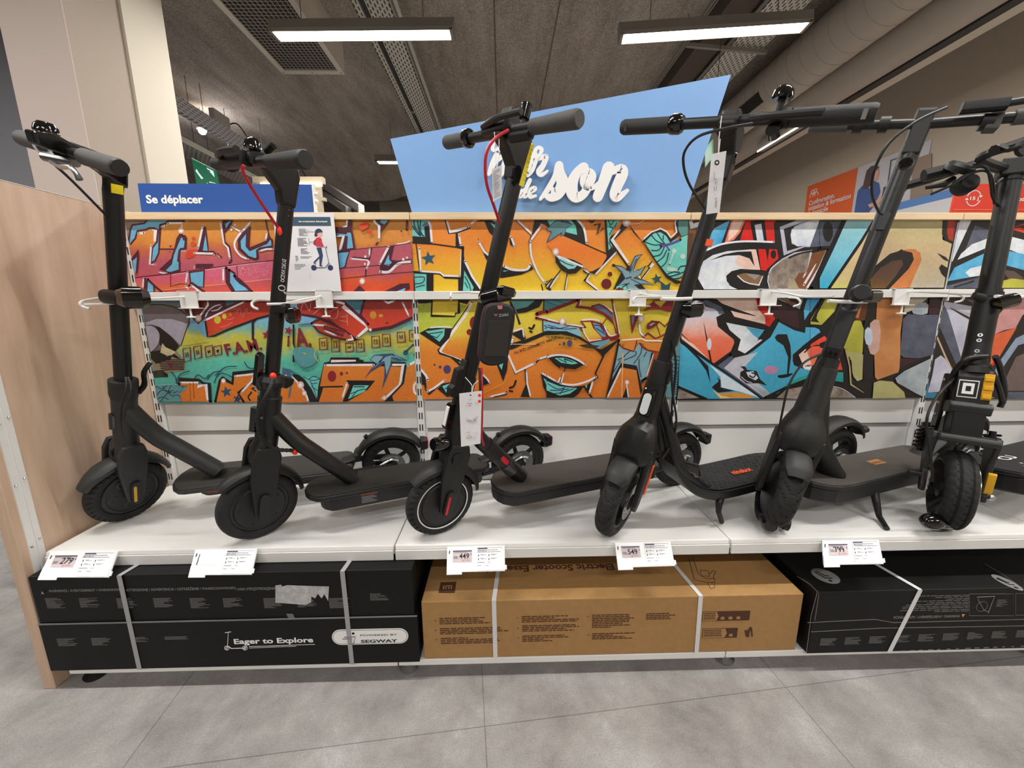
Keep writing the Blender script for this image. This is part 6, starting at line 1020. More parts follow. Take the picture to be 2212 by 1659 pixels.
# ---------------------------------------------------------------- 2: black scooter with red cable
s = Sc([-.742, 1.129, .385, .552, -.083, .184, .856, .937, .007, .077, .221, -.147], .108, 'matt black electric scooter with red brake cable and white palm logo on its stem', BLACK)
front_wheel(s, 0, .022, 'screws'); m365_fork(s, 1, BLACK, None, .2); m365_frame(s, BLACK, .205, .335, r=.029)
m = MB(); fender(m, s.F, s.bw, s.a, s.cw, s.r+.012, .030, -1.28, .98, BLACK2, taper=.35); s.part('front_mudguard', m)
m = MB(); m.lathe([(.026, .33), (.031, .332), (.031, .338), (.026, .342), (.026, .365), (.033, .372), (.037, .388), (.03, .402), (.021, .406)], BLACK, s.O, s.a, 32); k = s.T(.385, -.02, 0); s.part('folding_collar', m)
m = MB(); slab(m, [(.375, -.02), (.40, -.025), (.392, -.058), (.375, -.055), (.362, -.035)], -.016, .016, BLACK2, s.T); s.part('folding_latch', m, bevel=.004)
m = MB(); slab(m, [(.365, .026), (.46, .026), (.47, .034), (.46, .044), (.375, .046), (.36, .036)], -.01, .01, GLOSS, s.T); s.part('folding_lever', m, bevel=.003)
m = MB(); m.tube([s.T(.24, .036), s.T(.31, .036)], .011, GLOSS, 8, sq=.5); s.part('front_light', m)
m = MB(); m.tube([s.T(.39), s.T(.86)], .0188, BLACK, 28, up=s.b); st_ = s.part('stem', m)
m = MB(); P = [(.855, -.019), (.935, -.024), (.958, -.018), (.966, .05), (.955, .1), (.93, .1), (.922, .06), (.89, .026), (.855, .019)]; slab(m, P, -.018, .018, BLACK, s.T); s.part('stem_head', m, bevel=.009, seg=4)
for h in (.835, .85):
    m = MB(); m.ball(s.T(h, .0, .0188), .0016, CHROME, seg=6, rings=4); s.part('rivet', m)
def on_tube(s, r, h, ang): return s.T(h)+(s.b*math.cos(ang)-s.c*math.sin(ang)*-1)*r
def stem_text(s, txt, h0, h1, r, size, ang, mt, arc=True, bold=0):
    vs, fs = text_mesh(txt, 1, bold); x0 = min(v.x for v in vs); x1 = max(v.x for v in vs); sx = (h1-h0)/(x1-x0); m = MB(); view = (CP-s.T((h0+h1)/2)); view -= s.a*view.dot(s.a); view.normalize(); sd = s.a.cross(view)
    for_ = []
    for v in vs:
        w_ = (v.y-.35)*size/.7; a_ = ang+w_/r; d = view*math.cos(a_)+sd*math.sin(a_)*1
        for_.append(s.T(h0+(v.x-x0)*sx)+d*(r+.0004))
    m.add(for_, fs, mt); return m
m = stem_text(s, 'OCEAN DRIVE', .665, .725, .0188, .0095, .35, WPRINT, bold=.005); s.part('lettering', m, st_)
m = MB(); view = (CP-s.T(.65)); view -= s.a*view.dot(s.a); view.normalize(); sd = s.a.cross(view)
def onst(h, w_, r=.0192): return s.T(h)+(view*math.cos(.35+w_/r)+sd*math.sin(.35+w_/r))*r
for rr, cx in ((.0085, 0), (.0085, .004)):
    P = [onst(.648+cx*.4+rr*math.cos(t*math.pi/12)*.8, rr*math.sin(t*math.pi/12)) for t in range(24)]; m.tube(P+[P[0]], .0006, WPRINT, 4, cap=False)
for d in (-.006, -.003, 0, .004, .007): m.tube([onst(.64, .006), onst(.634+abs(d)*.5, .012+d)], .0007, WPRINT, 4)
s.part('palm_logo', m, st_)
m = MB(); m.tube([s.T(s.top, s.bf, -.15), s.T(s.top, s.bf, .1)], .0125, BLACK, 18, up=s.a); s.part('handlebar', m)
grip(s, .062, .225, GRIPB, .0175, ribs=.0006, taper=.35); grip(s, -.15, -.232, GRIPB, .0165, ribs=.0005)
m = MB(); m.lathe([(.013, -.004), (.021, -.004), (.022, .008), (.02, .012), (.013, .012)], BLACK2, s.T(s.top, s.bf, -.146), s.b, 24); s.part('grip_flange', m)
m = MB(); m.tube([s.T(s.top-.004, s.bf+.016, -.13), s.T(s.top, s.bf+.02, .0)], .0165, BLACK2, 14, up=s.a, sq=.7); s.part('throttle_housing', m)
m = MB(); m.tube(smooth_pts([s.T(s.top+.004, s.bf+.035, -.12), s.T(s.top+.006, s.bf+.05, -.06), s.T(s.top+.008, s.bf+.05, .02)], 5, False), .008, BLACK2, 10, up=s.a); s.part('brake_lever', m)
bell(s, s.top+.027, s.bf+.01, .0, .0175); m = MB(); m.tube([s.T(s.top+.02, s.bf, .05), s.T(s.top+.035, s.bf-.005, .07)], .008, GLOSS, 10); s.part('throttle_switch', m)
tubepx(s, 'brake_cable', [(527, 357, .955), (524, 368, .96), (540, 400, .99), (572, 450, 1.05), (604, 497, 1.105)], .0035, RED, None, 'dark red brake cable')
m = MB(); m.ball(atY(604, 499, 1.10), .006, REDO, (1, 1, 2), seg=10, rings=8); s.part('cable_grommet', m, None, 'orange-red cable grommet')
k = [(590, 818, 1.085), (583, 840, 1.065), (570, 865, 1.055), (559, 893, 1.06), (558, 925, 1.07), (570, 952, 1.08), (595, 970, 1.10), (632, 973, 1.135)]
tubepx(s, 'spiral_wrapped_cable', k, .0052, BLACK2); pts = smooth_pts([atY(*p) for p in k], 14, False)
m = MB()
for i in range(2, len(pts)-1, 3): d = (pts[i+1]-pts[i]).normalized(); m.tube([pts[i], pts[i]+d*.0028], .0062, CHAR2, 8)
s.part('cable_spiral', m)['kind'] = 'stuff'
for p in ((590, 812, 1.09), (637, 976, 1.14)):
    m = MB(); m.ball(atY(*p), .0085, REDO, (1, 1, 1.1), seg=12, rings=8); s.part('cable_grommet', m, None, 'orange-red cable grommet')
m = MB(); m.ball(atY(565, 903, 1.075), .0035, STEEL, seg=8, rings=5); s.part('fold_screw', m)
dm = deck(s, .125, .73, .132, .074, .060, BLACK, mat('black_deck_rubber', '232322', .7, bump=.4, bscale=500), bottom_in=.012, x0b=.165)
LBL = mat('label_grey', '8d8f92', .6)
def side_label(s, x0, x1, z0, z1, l, head):
    m = MB(); q = lambda x, z, e=0: s.G(x, z, l+e)
    m.flat([q(x0, z0), q(x1, z0), q(x1, z1), q(x0, z1)], mat('label_dark', '2a2b2e', .5)); m.flat([q(x0, z1-.006, .0003), q(x1, z1-.006, .0003), q(x1, z1, .0003), q(x0, z1, .0003)], head)
    for i in range(5): m.flat([q(x0+.002, z0+.003+i*.0048, .0003), q(x1-.004-(i % 3)*.006, z0+.003+i*.0048, .0003), q(x1-.004-(i % 3)*.006, z0+.005+i*.0048, .0003), q(x0+.002, z0+.005+i*.0048, .0003)], LBL)
    return m
s.part('warning_label', side_label(s, .285, .335, .082, .118, .0628, ORANGE))
rear(s, 1, .021, BLACK2, foot=.70, spokes=True)
m = MB(); C = s.G(s.L_, s.r); m.ball(C-s.ef*.115+s.up*.055, .022, GLOSS, (1, 1, .8), seg=14, rings=10); s.part('clip_on_rear_lamp', m)
# ---------------------------------------------------------------- 3: white ring wheel, red cable, bag
s = Sc([-.197, 1.132, .345, .419, -.076, .238, .92, 1.021, -.004, .071, .228, -.178], .108, 'black electric scooter with a white ringed front wheel, in the middle of the row', CHAR2)
front_wheel(s, 1, .0235, 'ring'); m365_fork(s, 1, BLACK, RED, .2); m365_frame(s, BLACK, .21, .335, r=.030)
m = MB(); fender(m, s.F, s.bw, s.a, s.cw, s.r+.012, .034, -1.25, 1.02, CHAR2, taper=.4); s.part('front_mudguard', m)
m = MB(); m.tube([s.T(.33), s.T(.395)], [.0255, .024], BLACK2, 18, up=s.b); s.part('folding_joint', m)
m = MB(); slab(m, [(.335, .03), (.36, .02), (.44, .02), (.445, .03), (.42, .034), (.415, .05), (.37, .052), (.36, .06), (.335, .056)], -.012, .012, BLACK2, s.T); s.part('folding_lever', m, bevel=.003)
m = MB(); slab(m, pill(.235, .315, .012, .036), -.011, .011, GLOSS, s.T); fl = s.part('front_light', m, bevel=.004)
m = MB(); slab(m, [(.245, .0475), (.305, .0475), (.302, .050), (.248, .050)], -.007, .007, WHITEM, s.T); s.part('lens', m, fl, 'pale light lens')
m = MB(); C_ = s.T(.195, .05, .01); m.lathe([(0, .03), (.016, .03), (.02, .024), (.021, -.012), (.014, -.02), (0, -.02)], GLOSS, C_, s.c, 24); s.part('clip_on_front_lamp', m)
m = MB(); m.tube([s.T(.16, .01, .04), s.T(.16, .01, .052)], .019, BLACK2, 20); s.part('lamp_clamp_knob', m)
m = MB(); m.tube([s.T(.38), s.T(.39), s.T(.94)], [.019, .0215, .0215], BLACK, 28, up=s.b, ry=[.019, .0225, .0225]); st_ = s.part('stem', m)
m = MB(); P = [(.93, -.024), (1.03, -.024), (1.045, -.01), (1.048, .05), (1.04, .09), (1.005, .094), (.99, .06), (.96, .028), (.93, .022)]; slab(m, P, -.019, .019, BLACK, s.T); s.part('stem_head', m, bevel=.009, seg=4)
m = MB(); slab(m, [(1.035, .02), (1.075, .045), (1.078, .075), (1.04, .085)], -.017, .017, BLACK2, s.T); s.part('display_block', m, bevel=.003)
a_, b_ = atY(1147, 310, 1.05), atY(1128, 402, 1.055)
m = MB(); view = (CP-s.T(.95)); view -= s.a*view.dot(s.a); view.normalize(); sd = s.a.cross(view)
def sp(h, w_, o=.0238): return s.T(h)+view*o*math.cos(w_)+sd*o*math.sin(w_)
ys = MB(); ys.flat([atY(1148, 307, 1.07), atY(1154, 311, 1.07), atY(1131, 404, 1.07), atY(1121, 400, 1.07)], YEL)
for i in range(9): q = .05+i*.1; A1, B1 = atY(*[1151+(1126-1151)*q, 309+(402-309)*q], 1.069), atY(*[1155+(1131-1155)*q, 311+(404-311)*q], 1.069); ys.tube([A1, B1], .0003, DARKINK, 4)
s.part('yellow_warning_sticker', ys, None, 'yellow warning sticker strip')
m = MB(); slab(m, pill(.92, .965, .0135, .016), .0175, .026, GLOSS, s.T); s.part('charge_port_cover', m, bevel=.002)
m = MB(); m.tube([s.T(s.top, s.bf, -.15), s.T(s.top, s.bf, .12)], .013, BLACK, 18, up=s.a); s.part('handlebar', m)
grip(s, .10, .235, GRIP, .0185, ribs=.0004, taper=.15); grip(s, -.15, -.238, GRIP, .0185, ribs=.0004)
m = MB(); m.lathe([(.012, -.003), (.02, -.006), (.0235, .0), (.0235, .012), (.018, .018), (.012, .016)], GLOSS, s.T(s.top, s.bf, -.145), s.b, 28); s.part('grip_flange', m)
m = MB(); m.tube(smooth_pts([s.T(s.top+.006, s.bf+.026, -.05), s.T(s.top+.01, s.bf+.042, .02), s.T(s.top+.012, s.bf+.044, .1)], 5, False), .0075, BLACK2, 10, up=s.a); s.part('brake_lever', m)
m = MB(); m.tube([s.T(s.top+.002, s.bf+.012, -.055), s.T(s.top+.006, s.bf+.016, .03)], .0135, BLACK2, 12, up=s.a, sq=.6); s.part('lever_clamp', m)
m = MB(); p = s.T(s.top, s.bf, .065); m.tube([p, p+s.a*.022], .007, BLACK2, 8); m.tube([p+s.a*.022, p+s.a*.05], .0125, GLOSS, 20); m.tube([p+s.a*.05, p+s.a*.054], .0135, GLOSS, 20); s.part('bell', m)
m = MB(); m.tube([s.T(s.top-.016, s.bf, .035), s.T(s.top-.016, s.bf, .1)], .012, BLACK2, 10); s.part('throttle_housing', m)
tubepx(s, 'brake_cable', [(1098, 281, 1.0), (1072, 297, .985), (1054, 322, .98), (1048, 355, .985), (1052, 400, 1.0), (1066, 442, 1.03), (1079, 480, 1.08)], .0037, RED, None, 'red brake cable')
tubepx(s, 'lower_cable', [(1040, 795, 1.07), (1041, 830, 1.05), (1041, 900, 1.045), (1040, 940, 1.055), (1045, 962, 1.09)], .0036, RED, None, 'red brake cable'); tubepx(s, 'lower_cable', [(1035, 795, 1.06), (1037, 850, 1.04), (1036, 950, 1.045), (1038, 965, 1.09)], .003, BLACK2)
tl = MB(); P0, P1 = s.G(.12, .30), s.G(.235, .172); d = (P1-P0); nn = (CP-P0); nn -= d*(nn.dot(d)/d.dot(d)); nn.normalize()
def dtp(q, w_, o=.0305): return P0+d*q+nn*math.cos(w_)*o+d.normalized().cross(nn)*math.sin(w_)*o
for q0, q1, w0, w1, mt, nm, lb in ((.52, .72, -.42, .1, RED, 'red_reflector', 'red lozenge reflector'),):
    m = MB(); cx, cw_, hq, hw_ = (q0+q1)/2, (w0+w1)/2, (q1-q0)/2, (w1-w0)/2
    m.add([dtp(cx, cw_, .032)]+[dtp(cx+hq*math.copysign(abs(math.cos(t))**.6, math.cos(t)), cw_+hw_*math.copysign(abs(math.sin(t))**.6, math.sin(t)), .0315) for t in [k*math.pi/8 for k in range(16)]], [(0, i+1, (i+1) % 16+1) for i in range(16)], mt); s.part(nm, m, None, lb)
m = MB(); m.tube([P0+d*.2, P0+d*.48], .0315, BLACK2, 20, up=s.el, ry=.026); m.tube([P0+d*.74, P0+d*.97], .0315, mat('clear_tape', '3a3b3d', .12, coat=.6), 20, up=s.el, ry=.026); s.part('tape_wrap', m)
deck(s, .165, .79, .135, .078, .050, CHAR2, mat('smooth_brown_deck', '403b38', .7, bump=.1, bscale=300), bottom_in=.004, x0b=.168, nose=.07, mat_in=.002)
rear(s, 2, .023, BLACK2, light=True, big=.006, foot=.75)
S3 = s
# ---------------------------------------------------------------- 4: curved deck scooter with orange lettering
s = Sc([.346, 1.12, .320, .56, -.118, .188, .938, 1.009, .018, .071, .261, .03], .122, 'black electric scooter with a ribbed curved deck with orange lettering and kickstand', BLACK)
s.part('front_tyre', tyre(s.F, s.bw, s.a, s.r, .029, 2))
m = MB(); R = s.r; m.lathe([(R*.72, -.024), (R*.74, 0), (R*.72, .024), (R*.66, .022), (R*.60, .004), (R*.62, -.02)], BLACK2, s.F, s.bw, 48, closed=True)
m.lathe([(0, .018), (.026, .016), (.03, -.016), (0, -.018)], BLACK2, s.F, s.bw, 24); rim = s.part('front_rim', m)
for q in ringpts(s.F, s.bw, s.a, R*.68, 5, .2):
    m = MB(); m.tube([s.F+(q-s.F)*.3, q], [.01, .008], BLACK2, 8); s.part('spoke', m, rim)
m = MB(); m.lathe([(.026, 0), (.056, 0), (.056, .002), (.026, .002)], CHROME, s.F+s.bw*.032, s.bw, 48, closed=True); dk = s.part('brake_disc', m)
m = MB()
for rr, k, of in ((.051, 22, 0), (.045, 18, .1), (.039, 14, .2)):
    for p in ringpts(s.F+s.bw*.0343, s.bw, s.a, rr, k, of): m.lathe([(0, 0), (.0017, 0)], BLACK2, p, s.bw, 6)
s.part('disc_holes', m, dk)['kind'] = 'stuff'
for sd in (1, -1):
    m = MB(); P = [(.185, -.03), (.16, -.044), (.12, -.042), (.05, -.022), (.0, -.014), (-.022, .0), (-.02, .014), (.0, .024), (.05, .022), (.10, .02), (.15, .03), (.18, .036)]
    slab(m, P, sd*.040, sd*.058, BLACK, s.Wh); o = s.part('fork_leg', m, bevel=.006, seg=3)
    m = MB(); slab(m, pill(.03, .125, .008, -.022, tilt=-.10), sd*.058, sd*.0605, ORANGE, s.Wh); s.part('side_reflector', m, o, 'orange side reflector')
m = MB(); m.tube([s.Wh(.128, .004), s.Wh(.14, .006), s.Wh(.165, .008), s.Wh(.19, .008), s.Wh(.21, .006), s.T(.232), s.T(.25), s.T(.27)], [.052, .0595, .062, .060, .054, .043, .036, .0325], BLACK, 32, up=s.bw, ry=[.034, .044, .05, .05, .047, .041, .036, .0325]); s.part('fork_crown', m)
m = MB(); fender(m, s.F, s.bw, s.a, s.cw, s.r+.014, .036, .12, .95, CHAR2, taper=.35); s.part('front_mudguard', m)
m = MB(); m.tube([s.T(.26), s.T(.262), s.T(.36), s.T(.362)], [.030, .033, .030, .026], BLACK, 28, up=s.b); s.part('head_tube', m)
m = MB(); slab(m, [(.262, .026), (.272, .046), (.33, .046), (.348, .04), (.35, .02)], -.017, .017, GLOSS, s.T); fl = s.part('front_light', m, bevel=.005)
m = MB(); slab(m, pill(.273, .335, .011, 0), 0, .0025, mat('headlamp_glass', 'e8eef2', .15, coat=1), lambda h, f, l: s.T(h, .046+l, f)); s.part('lens', m, fl, 'clear light lens')
m = MB(); m.tube([s.T(.355), s.T(.36), s.T(.425), s.T(.428)], [.025, .028, .027, .022], CHAR2, 28, up=s.b); fj = s.part('folding_joint', m)
m = MB(); slab(m, pill(.368, .412, .011, .0), .0265, .031, CHAR2, s.T); s.part('folding_button', m, fj, bevel=.002)
m = MB(); slab(m, [(.36, -.024), (.372, -.04), (.40, -.042), (.42, -.03), (.42, -.02)], -.012, .012, BLACK2, s.T); s.part('folding_latch', m, bevel=.003)
m = MB(); m.tube([s.T(.42), s.T(.975)], [.0195, .018], BLACK, 28, up=s.b, ry=[.0205, .019]); st_ = s.part('stem', m)
m = MB(); slab(m, pill(.475, .60, .006, -.012, 4), .0175, .0195, STEEL, s.T); s.part('serial_label', m, st_)
m = MB(); p = atY(1532, 525, 1.03); m.tube([p+s.a*-.008, p+s.a*.008], .0095, ORANGE, 4, up=s.b); s.part('orange_sticker', m, None, 'small orange sticker')
m = MB(); P = [(.90, -.022), (1.0, -.028), (1.02, -.01), (1.03, .03), (1.03, .086), (.995, .09), (.985, .06), (.96, .02), (.90, .018)]; slab(m, P, -.02, .02, BLACK, s.T); s.part('stem_head', m, bevel=.008, seg=4)
m = MB(); m.lathe([(0, .003), (.012, .003), (.0155, -.002)], GLOSS, s.T(.955, .0, .021), s.b, 24); s.part('display_button', m)
m = MB(); m.tube([s.T(s.top, s.bf, -.14), s.T(s.top, s.bf, .14)], .0125, BLACK, 18, up=s.a); s.part('handlebar', m)
m = MB(); m.tube([s.T(s.top, s.bf, -.022), s.T(s.top, s.bf, .022)], .0185, BLACK, 20, up=s.a); s.part('bar_clamp', m)
LE = mat('leather_black', '1c1c1d', .55, bump=.4, bscale=1400)
for l0, l1 in ((.125, .268), (-.12, -.27)):
    g = grip(s, l0, l1, LE, .0185); k = MB(); e = l1-.018*(1 if l1 > 0 else -1); p = s.T(s.top, s.bf, e); v = (CP-p); v -= s.b*v.dot(s.b); v.normalize(); q = s.b.cross(v)
    k.prism([p+v*.0183+q*x+s.b*y for x, y in ((-.009, -.004), (.009, -.004), (.009, .004), (-.009, .004))], v*.0012, CHROME); s.part('grip_badge', k, g, 'silver grip badge')
m = MB(); m.lathe([(.0125, -.008), (.021, -.008), (.023, -.002), (.023, .016), (.019, .022), (.0125, .022)], GLOSS, s.T(s.top, s.bf, -.13), s.b, 28); s.part('grip_collar', m)
m = MB(); m.lathe([(.013, -.006), (.02, -.006), (.02, .006), (.013, .006)], BLACK2, s.T(s.top, s.bf, .116), s.b, 28); s.part('throttle_ring', m)
m = MB(); m.tube(smooth_pts([s.T(s.top-.006, s.bf+.02, .05), s.T(s.top-.01, s.bf+.036, .09), s.T(s.top-.012, s.bf+.044, .185)], 5, False), [.010]*5+[.0085]*6, BLACK2, 10, up=s.a); s.part('brake_lever', m)
bell(s, s.top+.038, s.bf+.006, .095, .0195); m = MB(); p = s.T(s.top-.03, s.bf+.01, .1); m.lathe([(0, .012), (.014, .012), (.015, -.012), (0, -.012)], GLOSS, p, s.c, 20); s.part('throttle_thumb_wheel', m)
tubepx(s, 'brake_cable', [(1625, 267, .87), (1570, 277, .87), (1510, 294, .88), (1480, 325, .90), (1477, 360, .92), (1490, 400, .95), (1522, 450, 1.02)], .0028, BLACK2)
for k in ([(1452, 735, 1.07), (1460, 790, 1.07), (1452, 870, 1.08), (1449, 925, 1.10), (1440, 965, 1.13)], [(1449, 780, 1.06), (1453, 850, 1.07), (1461, 910, 1.09), (1450, 960, 1.11), (1432, 990, 1.10)]): tubepx(s, 'cable', k, .003, BLACK2)
for l in (.020, -.020):
    m = MB(); m.tube(smooth_pts([s.T(.335, -.02, 0)+s.el*l*.5, s.G(.17, .24, l*1.6), s.G(.235, .165, l*2.2), s.G(.30, .115, l*2.6)], 6, False), .017, BLACK, 14, up=s.el); s.part('down_tube', m)
m = MB(); m.tube([s.G(.17, .23, .03), s.G(.22, .21, .05), s.G(.23, .19, .05)], [.012, .019, .014], GLOSS, 12); s.part('cable_clamp', m)
# curved deck: lofted across the frame
prof = [(.155, .255), (.185, .205), (.225, .162), (.28, .137), (.36, .13), (.50, .135), (.66, .143), (.74, .147)]
pr = smooth_pts([(a, b, 0) for a, b in prof], 5, False)
def loft(s, pr, hwf, t0, t1, m):
    mb = MB(); vs = []; n = len(pr)
    for p in pr:
        h = hwf(p.x); vs += [s.G(p.x, p.y+t1, -h), s.G(p.x, p.y+t1, h), s.G(p.x, p.y-t0, h*.94), s.G(p.x, p.y-t0, -h*.94)]
    fs = [(4*i+j, 4*i+(j+1) % 4, 4*i+4+(j+1) % 4, 4*i+4+j) for i in range(n-1) for j in range(4)]+[(0, 1, 2, 3), (4*n-1, 4*n-2, 4*n-3, 4*n-4)]
    mb.add(vs, fs, m); return mb
hwf = lambda x: .03+.052*min(1, max(0, (x-.15)/.16))**.6 if x < .62 else .082-.5*(x-.62)**1.2
s.part('deck_body', loft(s, pr, hwf, .034, .0, BLACK), bevel=.006, seg=3)
o = s.part('deck_mat', loft(s, pr[3:], lambda x: hwf(x)-.008, .0, .004, mat('deck_mat_black', '262626', .6)), bevel=.001)
m = MB()
for i in range(24):
    for j in range(9):
        x = .25+i*.02+(.01 if j % 2 else 0); l = -.062+j*.0155
        if x > .72 or abs(l) > hwf(x)-.014: continue
        z = min(pr, key=lambda p: abs(p.x-x)).y+.0045; m.tube([s.G(x, z, l-.004), s.G(x+.006, z, l+.004)], .0019, mat('deck_mat_black', '', 0), 6)
s.part('grip_studs', m, o)['kind'] = 'stuff'
m = MB(); add_text(m, 'ninebot', s.G(.545, .1435, .014), -s.ef*1, -s.el*1, ORANGE, .024, .085, .0004, .03) if 0 else None
O_ = s.G(.43, .1405, .022); U_ = (s.G(.53, .1425, .022)-O_).normalized(); V_ = -s.el
add_text(m, 'ninebot', O_, U_, V_, ORANGE, .022, .085, .001, .03); s.part('lettering', m, o, 'orange deck lettering')
def kick(s, x, l, z, P1, P2, P3):
    m = MB(); m.tube([s.G(x-.03, z, l-.03), s.G(x+.03, z, l-.03)], .014, BLACK2, 10); k = s.part('kickstand_bracket', m)
    m = MB(); m.tube([s.G(x, z-.004, l-.02)]+[atY(*p) for p in (P1, P2)]+[atZ(*P3)], [.013, .0105, .008, .0075], BLACK2, 12); s.part('kickstand', m)
q = s.G(.34, .115, .07); kick(s, .35, .075, .108, (1553, 1088, q.y-.015), (1552, 1105, q.y-.02), (1559, 1127, ZS+.0075))
rear(s, 2, .027, CHAR2, light=False, big=.010); m = MB(); C = s.G(s.L_, s.r); d = s.up*math.cos(-.85)+s.ef*math.sin(-.85)
m.tube([C+d*(s.r+.025), C+d*(s.r+.025)-s.ef*.05], [.022, .018], BLACK2, 14, ry=.014, up=s.el); s.part('tail_light', m)
S4 = s
# ---------------------------------------------------------------- 5: big charcoal scooter, wheel to the viewer
s = Sc([.859, 1.149, .311, .64, -.077, .227, .935, 1.068, .016, .014, .249, .20], .124, 'large charcoal electric scooter with its wide front tyre turned to the viewer', CHAR2)
s.part('front_tyre', tyre(s.F, s.bw, s.a, s.r, .032, 2))
m = MB(); R = s.r; m.lathe([(0, .03), (R*.5, .028), (R*.72, .02), (R*.74, 0), (R*.72, -.02), (R*.5, -.028), (0, -.03)], BLACK2, s.F, s.bw, 40); s.part('hub_motor', m)
for sd in (1, -1):
    m = MB(); P = [(.19, -.03), (.16, -.036), (.1, -.03), (.03, -.02), (-.02, -.014), (-.028, .004), (-.01, .018), (.05, .024), (.12, .03), (.16, .036), (.18, .034)]
    slab(m, P, sd*.043, sd*.062, CHAR2, s.Wh); s.part('fork_leg', m, bevel=.006, seg=3)
m = MB(); m.tube([s.Wh(.132, .004), s.Wh(.142, .006), s.Wh(.168, .008), s.Wh(.19, .008), s.T(.225), s.T(.25), s.T(.262)], [.055, .064, .0665, .064, .052, .042, .038], CHAR2, 12, up=s.bw, ry=[.034, .044, .05, .05, .046, .042, .038]); s.part('fork_crown', m)
m = MB(); fender(m, s.F, s.bw, s.a, s.cw, s.r+.012, .036, .2, 1.0, CHAR2, taper=.25); s.part('front_mudguard', m)
m = MB(); m.tube([s.T(.25), s.T(.252), s.T(.395), s.T(.397)], [.037, .0395, .032, .029], CHAR, 28, up=s.b); s.part('head_tube', m)
m = MB(); m.tube([s.T(.395), s.T(.425)], [.029, .028], CHAR2, 20, up=s.b); s.part('joint_collar', m)
m = MB(); slab(m, [(.42, -.03), (.42, .024), (.455, .03), (.57, .022), (.585, 0), (.57, -.022), (.455, -.03)], -.021, .021, CHAR2, s.T); fj = s.part('folding_joint', m, bevel=.006, seg=3)
for l in (-.012, .0, .012):
    m = MB(); m.tube([s.T(.43, .03, l), s.T(.445, .036, l)], .004, BLACK2, 8); s.part('hinge_knuckle', m, fj)
m = MB(); m.tube([s.T(.56), s.T(1.03)], .0215, BLACK, 28, up=s.b, ry=.022); st_ = s.part('stem', m)
m = MB(); slab(m, [(.99, -.022), (1.10, -.02), (1.115, .0), (1.10, .028), (.99, .022)], -.019, .019, BLACK, s.T); s.part('stem_head', m, bevel=.005)
v = (CP-s.T(.95)); v -= s.a*v.dot(s.a); v.normalize(); sd_ = s.a.cross(v)
for h, r_, nm in ((.965, .0165, 'power_button'),):
    m = MB(); m.lathe([(0, .004), (.012, .004), (r_, .0)], GLOSS, s.T(h)+v*.0215, v, 24); m.lathe([(r_-.002, .001), (r_, .003), (r_+.001, 0)], STEEL, s.T(h)+v*.0215, v, 24); s.part(nm, m)
m = MB(); c0 = s.T(.815)+v*.0218; m.prism([c0+s.a*h+sd_*w_ for h, w_ in ((-.024, -.009), (-.024, .009), (.018, .011), (.024, .006), (.024, -.006), (.018, -.011))], v*.004, mat('display_glass', '4a4d52', .08, coat=1)); s.part('charge_port_cover', m)
for h in (.90, .87):
    m = MB(); m.lathe([(0, .0006), (.0045, .0005)], BLACK2, s.T(h)+v*.0218, v, 12); s.part('stem_screw', m)
m = MB(); m.tube([s.T(s.top, s.bf, -.16), s.T(s.top, s.bf, .02), s.T(s.top+.014, s.bf, .26)], .0125, BLACK, 18, up=s.a); s.part('handlebar', m)
grip(s, -.158, -.25, GRIP, .0165); m = MB(); m.tube([s.T(s.top+.008, s.bf, .165), s.T(s.top+.02, s.bf, .28)], .017, GRIP, 20, up=s.a); s.part('grip', m)
for l in (-.145, -.09, .11):
    m = MB(); m.tube([s.T(s.top, s.bf, l), s.T(s.top, s.bf, l+.022)], .0195, BLACK2, 14, up=s.a, sq=.8); s.part('control_clamp', m)
m = MB(); m.tube([s.T(s.top+.02, s.bf+.03, .06), s.T(s.top+.025, s.bf+.03, .14)], .0135, BLACK2, 10, up=s.a, sq=.6); m.tube([s.T(s.top+.025, s.bf+.03, .13), s.T(s.top+.045, s.bf+.035, .26)], .008, BLACK2, 8); s.part('brake_lever', m)
m = MB(); slab(m, [(1.045, .0), (1.085, .0), (1.085, .03), (1.045, .03)], .12, .145, GRIP, s.T); s.part('throttle', m, bevel=.003)
tubepx(s, 'brake_cable', [(2045, 232, 1.0), (1980, 262, 1.0), (1920, 310, 1.01), (1888, 370, 1.03), (1884, 420, 1.06), (1897, 455, 1.10), (1906, 463, 1.12)], .0032, BLACK2)
for k in ([(1772, 765, 1.12), (1735, 785, 1.10), (1705, 830, 1.09), (1690, 890, 1.09), (1677, 960, 1.10)], [(1775, 770, 1.12), (1755, 800, 1.11), (1745, 840, 1.10)]): tubepx(s, 'cable', k, .003, BLACK2)
m = MB(); m.tube(smooth_pts([s.T(.34), s.G(.12, .29), s.G(.17, .22), s.G(.225, .15)], 5, False), [.03]*11+[.034, .036, .04, .044, .048], CHAR2, 18, up=s.el, ry=.03); s.part('down_tube', m)
deck(s, .095, .80, .145, .084, .062, CHAR2, mat('grey_deck_rubber', '4d4844', .8, bump=.5, bscale=450), bottom_in=.006, x0b=.1, nose=.11, tail=.05)
m = MB(); O_ = s.G(.44, .1485, .012); U_ = -s.ef; m.flat([O_, O_+U_*.06, O_+U_*.06-s.el*.03, O_-s.el*.03], mat('faded_orange_print', 'b07a48', .7)); s.part('deck_logo_patch', m)
m = MB(); add_text(m, 'ninebot', O_+U_*.004-s.el*.008+s.up*.0005, U_, -s.el, mat('faded_print_dark', '8f6238', .7), .012, .052, .0003, .02); s.part('lettering', m)
q = s.G(.38, .08, .08); kick(s, .37, .075, .105, (1893, 1085, q.y-.02), (1899, 1115, q.y-.035), (1916, 1142, ZS+.0075))
rear(s, 2, .03, CHAR2, light=False, big=.014, foot=.66)
